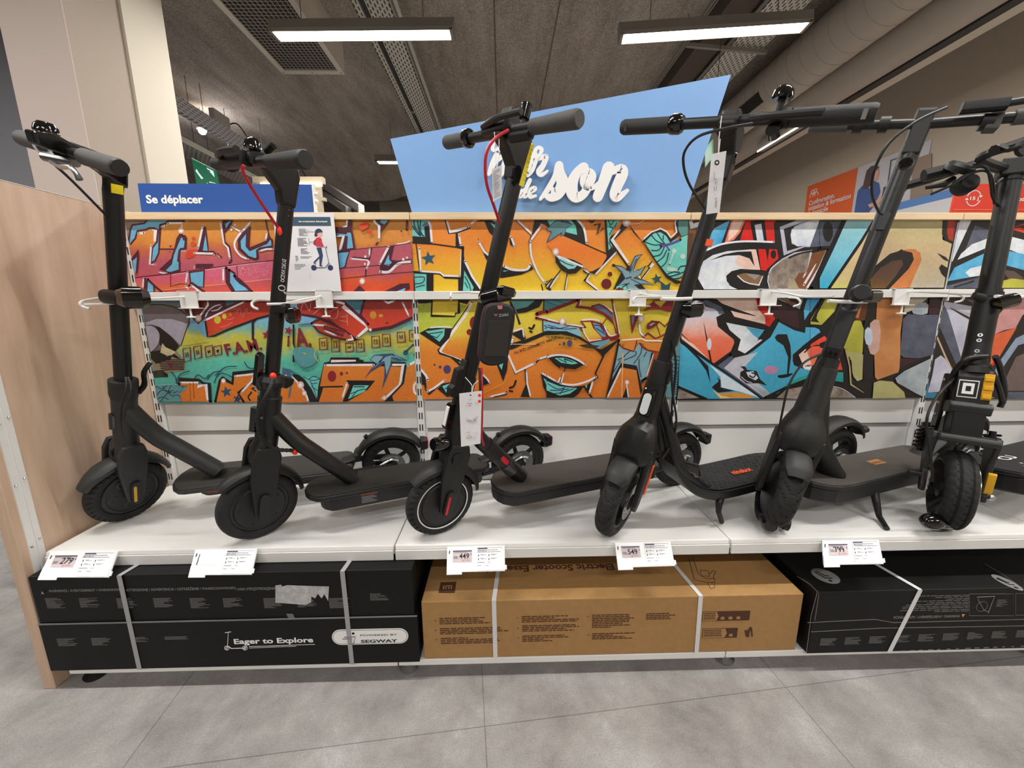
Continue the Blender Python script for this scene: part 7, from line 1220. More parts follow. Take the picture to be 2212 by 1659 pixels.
m = MB(); C = s.G(s.L_, s.r); d = s.up*math.cos(.75)+s.ef*math.sin(.75); m.tube([C+d*(s.r+.03), C+d*(s.r+.02)-s.ef*.12+s.up*.02], [.04, .03], CHAR2, 18, ry=.02, up=s.el); s.part('tail_housing', m)
m = MB(); c0 = s.Wh(-.094, .068, -.01); m.lathe([(0, .018), (.018, .018), (.024, .012), (.025, -.012), (.02, -.018), (0, -.018)], GLOSS, c0, (s.c*.8-s.el*0+Vector((0, -.6, 0))).normalized(), 28); s.part('wheel_lock', m)
m = MB(); m.tube([s.Wh(-.09, .03, .036), s.Wh(-.09, .03, .05)], .02, BLACK2, 16); s.part('lock_knob', m)
S5 = s
# ---------------------------------------------------------------- 6: heavy dual suspension scooter at the right edge
s = Sc([1.391, 1.104, .337, .561, .075, .161, .95, 1.0, .016, .01, .25, .019], .124, 'heavy black scooter with wide suspension fork and yellow reflector, at the right picture edge', BLACK)
s.part('front_tyre', tyre(s.F, s.bw, s.a, s.r, .034, 3))
m = MB(); R = s.r; m.lathe([(R*.70, .036), (R*.74, .034), (R*.72, 0), (R*.74, -.034), (R*.70, -.036), (R*.66, 0)], BLACK2, s.F, s.bw, 48, closed=True); rim = s.part('front_rim', m)
m = MB(); m.lathe([(R*.71, .0355), (R*.755, .037), (R*.76, .034), (R*.72, .033)], CHROME, s.F, s.bw, 56, closed=True); s.part('rim_edge', m, rim, 'polished rim edge')
for i, q in enumerate(ringpts(s.F+s.bw*.02, s.bw, s.a, R*.7, 10, .1)):
    m = MB(); m.tube([s.F+(q-s.F)*.3, q+s.bw*.008], .0035, CHROME if i % 2 else BLACK2, 6); s.part('spoke', m, rim)
m = MB(); m.tube([s.F-s.bw*.03, s.F+s.bw*.03], [.03, .03], BLACK2, 24); s.part('hub_motor', m, rim)
m = MB(); m.tube([s.F+s.bw*.03, s.F+s.bw*.075], .0075, BLACK2, 12); s.part('axle', m); m = MB(); m.ball(s.F+s.bw*.082, .009, CHROME, seg=14, rings=8); s.part('axle_nut', m, None, 'bright axle nut')
for sd in (1, -1):
    m = MB(); P = [(-.02, -.012), (-.02, .012), (.0, .016), (.05, .008), (.10, .02), (.155, .05), (.175, .045), (.175, -.03), (.13, -.045), (.06, -.03)]
    slab(m, P, sd*.058, sd*.072, CHAR, s.Wh); o = s.part('swing_arm', m, bevel=.004)
    m = MB(); P = [s.Wh(.11+i*.009, -.035+.0004*i, sd*.072) for i in range(1)]; A0, A1 = s.Wh(.11, -.05, sd*.076), s.Wh(.185, -.045, sd*.072); k = []
    for i in range(61): t = i/60; k.append(lerp(A0, A1, t)+(s.bw*math.cos(t*6*2*math.pi)+s.cw*math.sin(t*6*2*math.pi))*.017)
    m.tube(k, .0036, GLOSS, 6); sp_ = s.part('coil_spring', m); m = MB(); m.tube([A0-s.a*.01, A1+s.a*.01], .008, BLACK2, 10); s.part('damper_rod', m, sp_)
m = MB(); slab(m, pill(.01, .075, .006, .022, 4, tilt=.2), .058, .0745, AMBER, s.Wh); s.part('side_reflector', m, None, 'amber side reflector')
m = MB(); slab(m, [(.15, -.05), (.15, .075), (.162, .08), (.172, .075), (.175, -.05)], -.062, .062, CHAR, s.Wh); s.part('lower_fork_bridge', m, bevel=.003)
m = MB(); slab(m, [(.175, -.05), (.17, .03), (.245, .03), (.245, -.05)], -.034, .034, BLACK2, s.Wh); s.part('suspension_body', m, bevel=.003)
m = MB(); slab(m, [(.238, -.05), (.238, .045), (.262, .055), (.275, .04), (.275, -.05)], -.045, .045, CHAR, s.T); s.part('upper_fork_bridge', m, bevel=.005)
m = MB(); slab(m, [(.27, -.04), (.27, .04), (.35, .04), (.372, .03), (.375, -.03), (.37, -.04)], -.037, .037, BLACK2, s.T); hb = s.part('head_block', m, bevel=.004)
m = MB(); e = .0405
for lo, hi, mt, o_ in (((.287, -.033), (.34, .009), WPRINT, .0), ((.290, -.031), (.337, .007), BLACK2, .0006), ((.298, -.024), (.331, -.0), WPRINT, .0012), ((.307, -.017), (.322, -.006), BLACK2, .0018)): slab(m, [(lo[0], lo[1]), (lo[0], hi[1]), (hi[0], hi[1]), (hi[0], lo[1])], e+o_, e+o_+.0006, mt, lambda h, l, f: s.T(h, f, l))
s.part('square_badge', m, hb, 'white and dark square badge')
m = MB()
slab(m, [(.285, .016), (.362, .016), (.362, .037), (.285, .037)], .0402, .043, AMBER, lambda h, l, f: s.T(h, f, l))
for i in range(3): slab(m, [(.289+i*.026, .017), (.289+i*.026, .036), (.301+i*.026, .036), (.301+i*.026, .017)], .043, .048, AMBER, lambda h, l, f: s.T(h, f, l))
s.part('yellow_reflector', m, hb, 'yellow block reflector', bevel=.002)
for sd in (1, -1):
    m = MB(); P = [(.36, -.03), (.30, -.01), (.22, -.03), (.155, -.055), (.15, -.095), (.20, -.105), (.29, -.075), (.36, -.055)]; slab(m, P, sd*.04, sd*.05, BLACK2, s.T); o = s.part('side_plate', m, bevel=.003)
    for h, f in ((.34, -.035), (.30, -.035), (.265, -.05), (.225, -.065), (.18, -.08)):
        m = MB(); m.lathe([(0, .004), (.004, .004), (.005, 0)], CHROME, s.T(h, f, sd*.05), s.b*sd, 10); s.part('bolt', m, o)
m = MB(); m.tube([s.T(.365), s.T(.385), s.T(.39), s.T(.46)], [.042, .04, .031, .028], BLACK, 24, up=s.b); m.tube([s.T(.455), s.T(.62)], .0285, BLACK, 28, up=s.b); m.tube([s.T(.595), s.T(.61)], .032, BLACK2, 28, up=s.b); s.part('lower_stem', m)
m = MB(); m.tube([s.T(.61), s.T(.965)], .0245, BLACK, 28, up=s.b); s.part('stem', m)
v = (CP-s.T(.45)); v -= s.a*v.dot(s.a); v.normalize()
for h in (.415, .43, .462, .478):
    m = MB(); m.lathe([(.0025, .002), (.0055, .002), (.006, 0)], CHROME, s.T(h)+v*.0275, v, 14); s.part('stem_bolt', m)
m = MB(); m.tube([s.T(.935), s.T(.955)], .0265, BLACK2, 24, up=s.b); slab(m, [(.95, -.03), (.95, .03), (1.0, .03), (1.0, -.03)], -.03, .03, BLACK2, s.T); s.part('bar_clamp', m, bevel=.004)
Y6 = s.T(s.top).y; hb_ = [(2300, 290, Y6-.33), (2240, 318, Y6-.2), (2184, 372, Y6-.02), (2160, 376, Y6+.02), (2135, 352, Y6+.02), (2095, 362, Y6+.08), (2010, 390, Y6+.16), (1962, 402, Y6+.22)]
tubepx(s, 'handlebar', [(2184, 368, Y6), (2150, 362, Y6+.0), (2120, 353, Y6+.02), (2060, 370, Y6+.06), (2010, 386, Y6+.1), (1955, 402, Y6+.14)], .013, BLACK2); tubepx(s, 'handlebar', [(2184, 368, Y6), (2120, 345, Y6-.03), (2140, 330, Y6-.06), (2175, 318, Y6-.1), (2230, 300, Y6-.16)], .012, BLACK2)
m = MB(); m.tube([atY(1955, 402, Y6+.14), atY(1925, 412, Y6+.16)], .017, BLACK2, 14); s.part('grip', m)
m = MB(); p = atY(2075, 362, Y6+.03); m.lathe([(0, .012), (.03, .012), (.036, .004), (.036, -.012), (.0, -.016)], BLACK2, p, (.15, -.55, .85), 28); s.part('display_dial', m)
m = MB(); p = atY(2086, 398, Y6-.0); m.lathe([(0, .022), (.02, .022), (.027, .01), (.027, -.02), (.02, -.026), (0, -.026)], BLACK2, p, (-.35, -.9, .2), 24); s.part('headlamp', m)
m = MB(); m.tube([atY(1995, 380, Y6+.08), atY(2045, 368, Y6+.06)], .019, BLACK2, 10); m.tube([atY(2000, 405, Y6+.06), atY(2040, 398, Y6+.04), atY(2060, 385, Y6+.04)], [.006, .01, .008], BLACK2, 8); s.part('switch_block', m)
m = MB(); m.tube([atY(2148, 325, Y6-.12), atY(2160, 320, Y6-.12), atY(2180, 324, Y6-.14), atY(2210, 314, Y6-.17)], [.014, .012, .006, .005], BLACK2, 8); s.part('brake_lever', m)
m = MB(); m.tube([atY(2205, 322, Y6-.15), atY(2216, 318, Y6-.16)], .02, BLACK2, 12); s.part('control_clamp', m)
for k in ([(2010, 420, Y6+.04), (2060, 398, Y6), (2105, 372, Y6-.03), (2135, 372, Y6-.05), (2146, 400, Y6-.05), (2148, 440, Y6-.03)], [(2100, 360, Y6-.02), (2130, 362, Y6-.05), (2140, 395, Y6-.05), (2144, 425, Y6-.04), (2156, 445, Y6-.02)], [(2150, 440, Y6-.02), (2154, 400, Y6-.02), (2166, 385, Y6-.02)]): tubepx(s, 'cable', k, .0035, BLACK2)
Yl = s.T(.42).y
for k in ([(2132, 770, Yl-.03), (2090, 775, Yl-.02), (2064, 800, Yl), (2055, 830, Yl+.01), (2070, 855, Yl)], [(2150, 770, Yl-.03), (2162, 800, Yl-.02), (2170, 850, Yl), (2160, 880, Yl)], [(2135, 790, Yl-.04), (2155, 830, Yl-.03), (2166, 870, Yl-.01)]): tubepx(s, 'wrapped_cable', k, .0075, BLACK2)
tubepx(s, 'brake_cable', [(2065, 815, Yl-.0), (2030, 848, Yl-.06), (2006, 890, Yl-.09), (2002, 930, Yl-.1), (2010, 980, Yl-.11), (2015, 1040, Yl-.1)], .0035, BLACK2)
m = MB(); m.tube([s.Wh(.055, -.0, -.05), s.Wh(.0, .01, -.055)], .012, BLACK2, 8); m.tube([s.Wh(.05, .03, -.06), s.Wh(-.01, .025, -.06)], .004, CHROME, 8); m.tube([s.Wh(.03, 0, -.06), s.Wh(.03, 0, -.1)], .010, BLACK2, 12); s.part('brake_caliper', m)
deck(s, .20, .86, .165, .10, .07, BLACK, mat('black_grip_tape', '1e1e20', .75, bump=.4, bscale=700), bottom_in=.006, nose=.03)
m = MB()
for x, l in ((.30, .05), (.335, .03)): m = MB(); m.prism([s.G(x+(.006 if k % 2 == 0 else .002)*math.sin(k*math.pi/4), .1685, l+(.006 if k % 2 == 0 else .002)*math.cos(k*math.pi/4)) for k in range(8)], s.up*.0006, WPRINT); s.part('deck_star', m)
m = MB()
add_text(m, 'CU', s.G(.335, .1690, .0), -s.ef, -s.el, WPRINT, .03, .075, .0004, .02); s.part('deck_print', m)
rear(s, 3, .034, BLACK2, light=False, big=.01)
m = MB(); p = s.Wh(-.094, .085, -.045); m.ball(p, .032, GLOSS, (1.1, .8, .75), seg=18, rings=10); m.tube([p, s.Wh(-.10, .05, .0)], [.02, .014], GLOSS, 12); s.part('wheel_lock', m)
S6 = s
# ================================================================ BOXES ON THE BASE SHELF
XU, ZU = Vector((1, 0, 0)), Vector((0, 0, 1))
def para(mb, O, w, h, n, m, U=XU, V=ZU, seed=0, gap=.5, words=True):
    r = random.Random(seed); O = Vector(O); N = Vector(U).cross(Vector(V)).normalized()*.0004; lh = h/n
    for i in range(n):
        y = -lh*(i+gap); L_ = w*r.uniform(.72, 1) if r.random() < .75 else w*r.uniform(.35, .7); x = 0
        while x < L_:
            e = min(L_, x+w*r.uniform(.05, .16)) if words else L_
            p = O+N+Vector(V)*y; mb.add([p+Vector(U)*x, p+Vector(U)*e, p+Vector(U)*e+Vector(V)*lh*gap, p+Vector(U)*x+Vector(V)*lh*gap], [(0, 1, 2, 3)], m); x = e+w*.016
    return mb
CARD = mat('brown_cardboard', 'a8814f', .8, var=.05, vscale=40, bump=.1, bscale=300)
CARDD = mat('cardboard_print', '4e2c1c', .75); BCARD = mat('black_printed_card', '0a0a0b', .55, spec=.3, bump=.04, bscale=80); BINK = mat('grey_on_black_print', '8a8a88', .6); BINK2 = mat('faint_grey_print', '6e6e6e', .6)
STRAP = mat('white_strap', 'dcdce0', .4); STRAPG = mat('translucent_grey_strap', '9fa0a4', .35)
def strap(t, x, Yf, Yb, z0, z1, m, w=.013, dx=0, dt=0):
    s = MB(); e = .0012
    P = [(x+dx, Yf-e, z0), (x, Yf-e, z1+e), (x+dt, Yb, z1+e)]
    for a, b in ((P[0], P[1]), (P[1], P[2])):
        a, b = Vector(a), Vector(b); d = (b-a).normalized(); n = Vector((0, -1, 0)) if abs(d.z) > .5 else ZU; sd = d.cross(n).normalized()*w/2
        s.hexa([a-sd, b-sd, b+sd, a+sd], [v+n*.0008 for v in (a-sd, b-sd, b+sd, a+sd)], m)
    s.build('strap', t)
YB, ZB = 1.010, .0675
t = thing('scooter_box', (-.795, YB, ZB), 'long black scooter box with white Eager to Explore lettering, lower left', 'box')
x0, x1, z1 = -1.333, -.2565, CAM_H-.734
s = MB(); s.box((x0+.004, YB+.003, ZB), (x1-.008, YB+.40, z1), BCARD); s.build('carton', t, bevel=.002)
s = MB(); s.box((x0+.001, YB, ZB), (x1, YB+.404, CAM_H-.884), BCARD); s.build('lower_sleeve', t, bevel=.002)
s = MB(); s.box((x0+.001, YB-.0006, CAM_H-.8865), (x1, YB+.001, CAM_H-.8825), mat('worn_edge', '77777a', .3)); s.build('lid_seam', t)
def at1(px, py): return atY(px, py, YB-.0005)
s = MB(); O = at1(103, 1282); E = at1(593, 1273)
segs = [('WARNINGS / AVERTISSEMENT / WARNHINWEISE', 103, 268, 1281), ('/ ATTENZIONE / ADVERTENCIA / OSTRZEŻENIE / WAARSCHUWINGEN', 267, 508, 1279), ('/ AVISO /ПРЕДУПРЕЖДЕНИЕ', 508, 596, 1277)]
a = at1(89, 1283); s.prism([a, a+XU*.0085, a+XU*.0042+ZU*.0085], (0, -.0004, 0), BINK)
for tx, p0, p1, py in segs: a = at1(p0, py); b = at1(p1, py); add_text(s, tx, (a.x, YB+.003, a.z), XU, ZU, BINK, .0078, b.x-a.x, .0006, .01)
for i, px in enumerate((94, 167, 248, 328, 407, 479, 567, 640, 709)):
    a = at1(px, 1294); para(s, (a.x, YB+.003, a.z), .055 if i < 8 else .06, .034-.003*(i % 2), 11, BINK2, seed=i, words=False)
for i, px in enumerate((798,)): a = at1(px, 1284); para(s, (a.x, YB+.003, a.z), .053, .024, 8, BINK2, seed=20)
for i, (px, w, h, n) in enumerate(((122, .056, .026, 8), (196, .056, .026, 8), (282, .055, .017, 6), (355, .07, .012, 3))):
    a = at1(px, 1380-i*1.5); para(s, (a.x, YB, a.z), w, h, n, BINK2, seed=40+i, words=False)
s.build('small_print', t)['kind'] = 'stuff'
s = MB(); a, b = at1(506, 1391), at1(677, 1387); add_text(s, 'Eager to Explore', (a.x, YB, a.z), XU, ZU, WPRINT, .0165, b.x-a.x, .0006, .028); s.build('lettering', t)
s = MB(); L = lambda P, r=.0007: s.tube([Vector((at1(*p).x, YB-.0004, at1(*p).z)) for p in P], r, WPRINT, 5)
L([(486, 1367), (499, 1365)]); L([(493, 1367), (491, 1398)]); L([(493, 1396), (500, 1401), (530, 1400)]); L([(538, 1397), (680, 1392)], .0004); L([(538, 1400), (640, 1396)], .0004)
for cx, cy in ((490, 1400), (529, 1400)):
    for r in (.0068, .0028): c = at1(cx, cy); P = [Vector((c.x+r*math.cos(k*math.pi/8), YB-.0004, c.z+r*math.sin(k*math.pi/8))) for k in range(17)]; s.tube(P, .0007, WPRINT, 5)
s.build('scooter_drawing', t)
def rpill(x0, x1, z0, z1, y, m, mb, th=.0004):
    r = (z1-z0)/2; c = (z0+z1)/2; P = [(x1-r+r*math.sin(k*math.pi/10), y, c+r*math.cos(k*math.pi/10)) for k in range(11)]+[(x0+r-r*math.sin(k*math.pi/10), y, c-r*math.cos(k*math.pi/10)) for k in range(11)]
    mb.prism(P, (0, -th, 0), m)
a, b = at1(719, 1396), at1(881, 1358); s = MB(); y = YB-.0002
rpill(a.x, b.x, a.z+.004, b.z+.002, y, WPRINT, s); rpill(a.x+.003, b.x-.003, a.z+.007, b.z-.001, y-.0004, BCARD, s, .0001); rpill(a.x+.0042, b.x-.0042, a.z+.0082, b.z-.0022, y-.0006, WPRINT, s, .0001)
y -= .001; q = at1(779, 1377); add_text(s, 'POWERED BY', (q.x, y, at1(779, 1374).z), XU, ZU, BCARD, .006, at1(858, 1370).x-q.x, .0003, .005); add_text(s, 'SEGWAY', (q.x, y, at1(779, 1388).z), XU, ZU, BCARD, .0095, at1(858, 1370).x-q.x, .0003, .03)
c = at1(763, 1368); s.prism([(c.x+.004*math.cos(k*.5236), y, c.z+.004*math.sin(k*.5236)) for k in range(12)], (0, -.0003, 0), BCARD)
for P in (((744, 1376), (768, 1375), (764, 1390), (757, 1391), (754, 1388)), ((740, 1380), (760, 1379), (757, 1386))): s.tube([Vector((at1(*p).x, y-.0002, at1(*p).z)) for p in P], .0009, BCARD, 5)
s.build('round_ended_logo', t)
s = MB(); s.flat([Vector((at1(*p).x, YB+.0018, at1(*p).z)) for p in ((594, 1266), (606, 1264), (609, 1268), (620, 1265), (640, 1266), (670, 1267), (710, 1268), (708, 1300), (700, 1285), (694, 1294), (686, 1284), (680, 1294), (672, 1290), (671, 1302), (660, 1308), (620, 1305), (594, 1303))], mat('torn_label', 'b4b4b6', .5, var=.2, vscale=60)); s.build('torn_label', t, None and 0)
s = MB(); s.flat([Vector((at1(*p).x, YB+.0018, at1(*p).z)) for p in ((617, 1327), (632, 1327), (637, 1339), (624, 1340))], BINK2); s.build('tape_scrap', t)
a = at1(258, 1245); strap(t, a.x, YB, YB+.3, ZB, z1, STRAPG, dx=.0, dt=.05); a = at1(740, 1237); strap(t, a.x, YB, YB+.3, ZB, z1, STRAPG, dx=.002, dt=.02)
# cardboard box
YB, ZB = 1.02, .0675; x0, x1, z1 = -.245, .892, CAM_H-.846
t = thing('scooter_box', (.32, YB, ZB), 'brown cardboard scooter box with two white straps, in the middle of the base shelf', 'box')
s = MB(); s.box((x0, YB, ZB), (x1, YB+.36, z1), CARD); s.build('carton', t, bevel=.003, seg=3)
s = MB(); O = lambda px, py: atY(px, py, YB-.0003)
for i, (px, py, w) in enumerate(((949, 1335, .115), (950, 1357, .155), (952, 1378, .15), (1127, 1331, .13), (1128, 1351, .135), (1128, 1373, .12), (1279, 1328, .10), (1279, 1343, .09), (1279, 1368, .10), (1396, 1325, .07))):
    a = O(px, py); para(s, a, w*1.32, .024, 4, CARDD, seed=60+i, gap=.55)
for px, py, tx in ((938, 1342, 'EN'), (939, 1363, 'DE'), (941, 1383, 'FR'), (1117, 1336, 'IT'), (1117, 1358, 'ES'), (1118, 1379, 'PL'), (1268, 1333, 'RU'), (1268, 1373, 'KO')): add_text(s, tx, O(px, py), XU, ZU, CARDD, .004, None, .0004, .01)
s.build('small_print', t)['kind'] = 'stuff'
s = MB()
def lbl(px0, py0, px1, py1, split):
    a, b = O(px0, py1), O(px1, py0); y = YB-.0003; m_ = a.x+(b.x-a.x)*split
    s.prism([(a.x, y, a.z), (b.x, y, a.z), (b.x, y, b.z), (a.x, y, b.z)], (0, -.0003, 0), CARDD); s.prism([(a.x+.0015, y-.0004, a.z+.0015), (m_-.006, y-.0004, a.z+.0015), (m_, y-.0004, (a.z+b.z)/2), (m_-.006, y-.0004, b.z-.0015), (a.x+.0015, y-.0004, b.z-.0015)], (0, -.0002, 0), CARD)
    para(s, (a.x+.004, y-.0006, b.z-.004), (m_-a.x)*.75, b.z-a.z-.008, 4, CARDD, seed=5)
    for k in range(3 if px1 > 1610 else 1): c = m_+.012+k*.024; s.prism([(c-.006, y-.0004, a.z+.006), (c+.006, y-.0004, a.z+.004), (c+.007, y-.0004, a.z+.013), (c-.003, y-.0004, a.z+.015)], (0, -.0002, 0), CARD)
lbl(1516, 1319, 1621, 1342, .34); lbl(1516, 1356, 1594, 1379, .7)
s.build('recycling_label', t)
s = MB(); P = [O(*p) for p in ((1618, 1354), (1623, 1354), (1625, 1358), (1626, 1375), (1623, 1376), (1622, 1364), (1615, 1360), (1615, 1358), (1620, 1358))]; s.prism(P, (0, -.0003, 0), CARDD); s.prism([O(*p) for p in ((1608, 1361), (1620, 1362), (1618, 1376), (1611, 1376))], (0, -.0003, 0), CARDD); s.build('litter_symbol', t)
s = MB(); zt = z1+.0004
def TP(px, py): p = atZ(px, py, zt); return p
a, b = TP(1325, 1222), TP(1083, 1229); UX, VY = Vector((-1, 0, 0)), Vector((0, -1, 0))
add_text(s, 'Electric Scooter Essential', (a.x, YB+.155, zt), UX, VY, CARDD, .030, .42, .0003, .03); add_text(s, 'Электросамокат Mi Essential', (a.x-.05, YB+.215, zt), UX, VY, CARDD, .017, .25, .0003, .01); s.build('lettering', t)
s = MB(); P = [TP(*p) for p in ((947, 1281), (982, 1281), (986, 1257), (952, 1258))]; s.prism(P, (0, 0, .0004), CARDD)
c = sum(P, Vector())/4; 
for dx, dy, w, h in ((-.012, .0, .004, .018), (.003, .007, .018, .004), (-.005, -.001, .004, .014), (.004, -.002, .004, .011), (.012, -.001, .004, .014)): s.box((c.x+dx-w/2, c.y+dy-h/2, zt+.0005), (c.x+dx+w/2, c.y+dy+h/2, zt+.0008), CARD)
s.build('square_logo', t)
s = MB()
for P in (((1487, 1203), (1500, 1252), (1515, 1256), (1540, 1259)), ((1495, 1200), (1509, 1240), (1525, 1250), (1545, 1250)), ((1512, 1232), (1530, 1233), (1533, 1245), (1516, 1244), (1512, 1232)), ((1533, 1240), (1540, 1232), (1546, 1234), (1541, 1246), (1545, 1256)), ((1528, 1258), (1545, 1258), (1543, 1270), (1535, 1272), (1528, 1258))): s.tube([TP(*p) for p in P], .0009, CARDD, 5)
s.build('scooter_line_drawing', t)
a = O(1067, 1300); strap(t, a.x, YB, YB+.3, ZB, z1, STRAP, dx=.002, dt=.025); a = O(1513, 1291); strap(t, a.x, YB, YB+.3, ZB, z1, STRAP, dx=.004, dt=-.035)
# black box right
YB, ZB = 1.005, .0675; x0, x1, z1 = .916, 2.12, CAM_H-.829
t = thing('scooter_box', (1.5, YB, ZB), 'black film-wrapped scooter box with silver oval badge, lower right', 'box')
s = MB(); s.box((x0, YB, ZB), (x1, YB+.38, z1), BCARD); s.build('carton', t, bevel=.003, seg=3)
O = lambda px, py: atY(px, py, YB-.0004); UR, VD = Vector((-1, 0, 0)), Vector((0, 0, -1))
s = MB(); a = O(2074, 1328); add_text(s, 'WARNING / AVERTISSEMENT / ADVERTENCIA', a, UR, VD, BINK, .0085, .205, .0003, .01)
for i in range(5): a = O(2092, 1320-i*7.6); para(s, a+ZU*0, .24-.012*i, .011, 2, BINK2, UR, VD, seed=70+i)
for i in range(9): a = O(1773+i*53, 1379-i*2.2); para(s, a, .052, .026, 9, BINK2, seed=80+i, words=False)
for i in range(14): a = O(1945+i*20, 1405-i*.8); para(s, a, .017, .006, 1, BINK, seed=99+i)
s.build('small_print', t)['kind'] = 'stuff'
s = MB(); c = O(2080, 1330); s.prism([c+Vector((-.005, 0, .005)), c+Vector((.005, 0, .005)), c+Vector((0, 0, -.005))], (0, -.0004, 0), mat('amber_print', 'd89a2c', .5)); s.build('warning_triangle', t)
def rr(s, px0, py0, px1, py1):
    P = [O(*p) for p in ((px0, py0), (px1, py0), (px1, py1), (px0, py1), (px0, py0))]; s.tube(P, .0005, BINK2, 4)
s = MB(); rr(s, 2094, 1283, 2190, 1330); rr(s, 2194, 1282, 2290, 1329)
for P in (((2110, 1290), (2148, 1288), (2134, 1325)), ((2112, 1294), (2125, 1318), (2136, 1322))): s.tube([O(*p) for p in P], .0012, BINK2, 5)
c = O(2121, 1310); s.tube([c+Vector((.017*math.cos(k*.4), 0, .017*math.sin(k*.4))) for k in range(17)], .0006, BINK2, 5); a = O(2155, 1295); para(s, a, .033, .026, 8, BINK2, seed=7); s.build('picture_panels', t)
SILV = mat('silver_badge', 'b9babd', .35, .6)
def oval(px, py, rx, ry):
    c = atZ(px, py, z1+.0005); s = MB(); s.prism([(c.x+rx*math.cos(k*math.pi/16), c.y+ry*math.sin(k*math.pi/16), c.z) for k in range(32)], (0, 0, .0004), SILV); o = s.build('oval_badge', t)
    k = MB(); B_ = [c+Vector((x*rx, y*ry, .0008)) for x, y in ((-.55, .45), (-.3, .55), (-.05, .0), (.25, -.05))]; k.tube(B_, .0016, BLACK2, 5); B_ = [c+Vector((x*rx, y*ry, .0008)) for x, y in ((-.55, .45), (-.25, -.3), (.3, -.35))]; k.tube(B_, .0016, BLACK2, 5); k.lathe([(0, .0006), (.005, .0004)], BLACK2, c+Vector((-.1*rx, -.65*ry, .0004)), ZU, 12); k.build('badge_figure', o)
oval(1783, 1244, .036, .036); oval(2175, 1258, .02, .036)
a = O(1988, 1272); strap(t, a.x, YB, YB+.3, ZB, z1, STRAP, dx=-.055, dt=-.055)
FILM = mat('plastic_film_fold', '77726c', .25, coat=.8); s = MB()
for P in (((1744, 1345), (1890, 1338), (1930, 1345), (2212, 1338)), ((1752, 1365), (1900, 1357), (2212, 1352)), ((1765, 1280), (1752, 1330), (1742, 1410)), ((1769, 1283), (1760, 1340))): s.tube([O(*p) for p in P], .0007, FILM, 5)
s.tube([atZ(*p, z1+.0005) for p in ((1722, 1245), (1750, 1262), (1768, 1280))], .0009, FILM, 5); s.tube([atZ(*p, z1+.0005) for p in ((2128, 1218), (2165, 1240), (2205, 1268))], .0009, FILM, 5); s.build('film_folds', t)['kind'] = 'stuff'
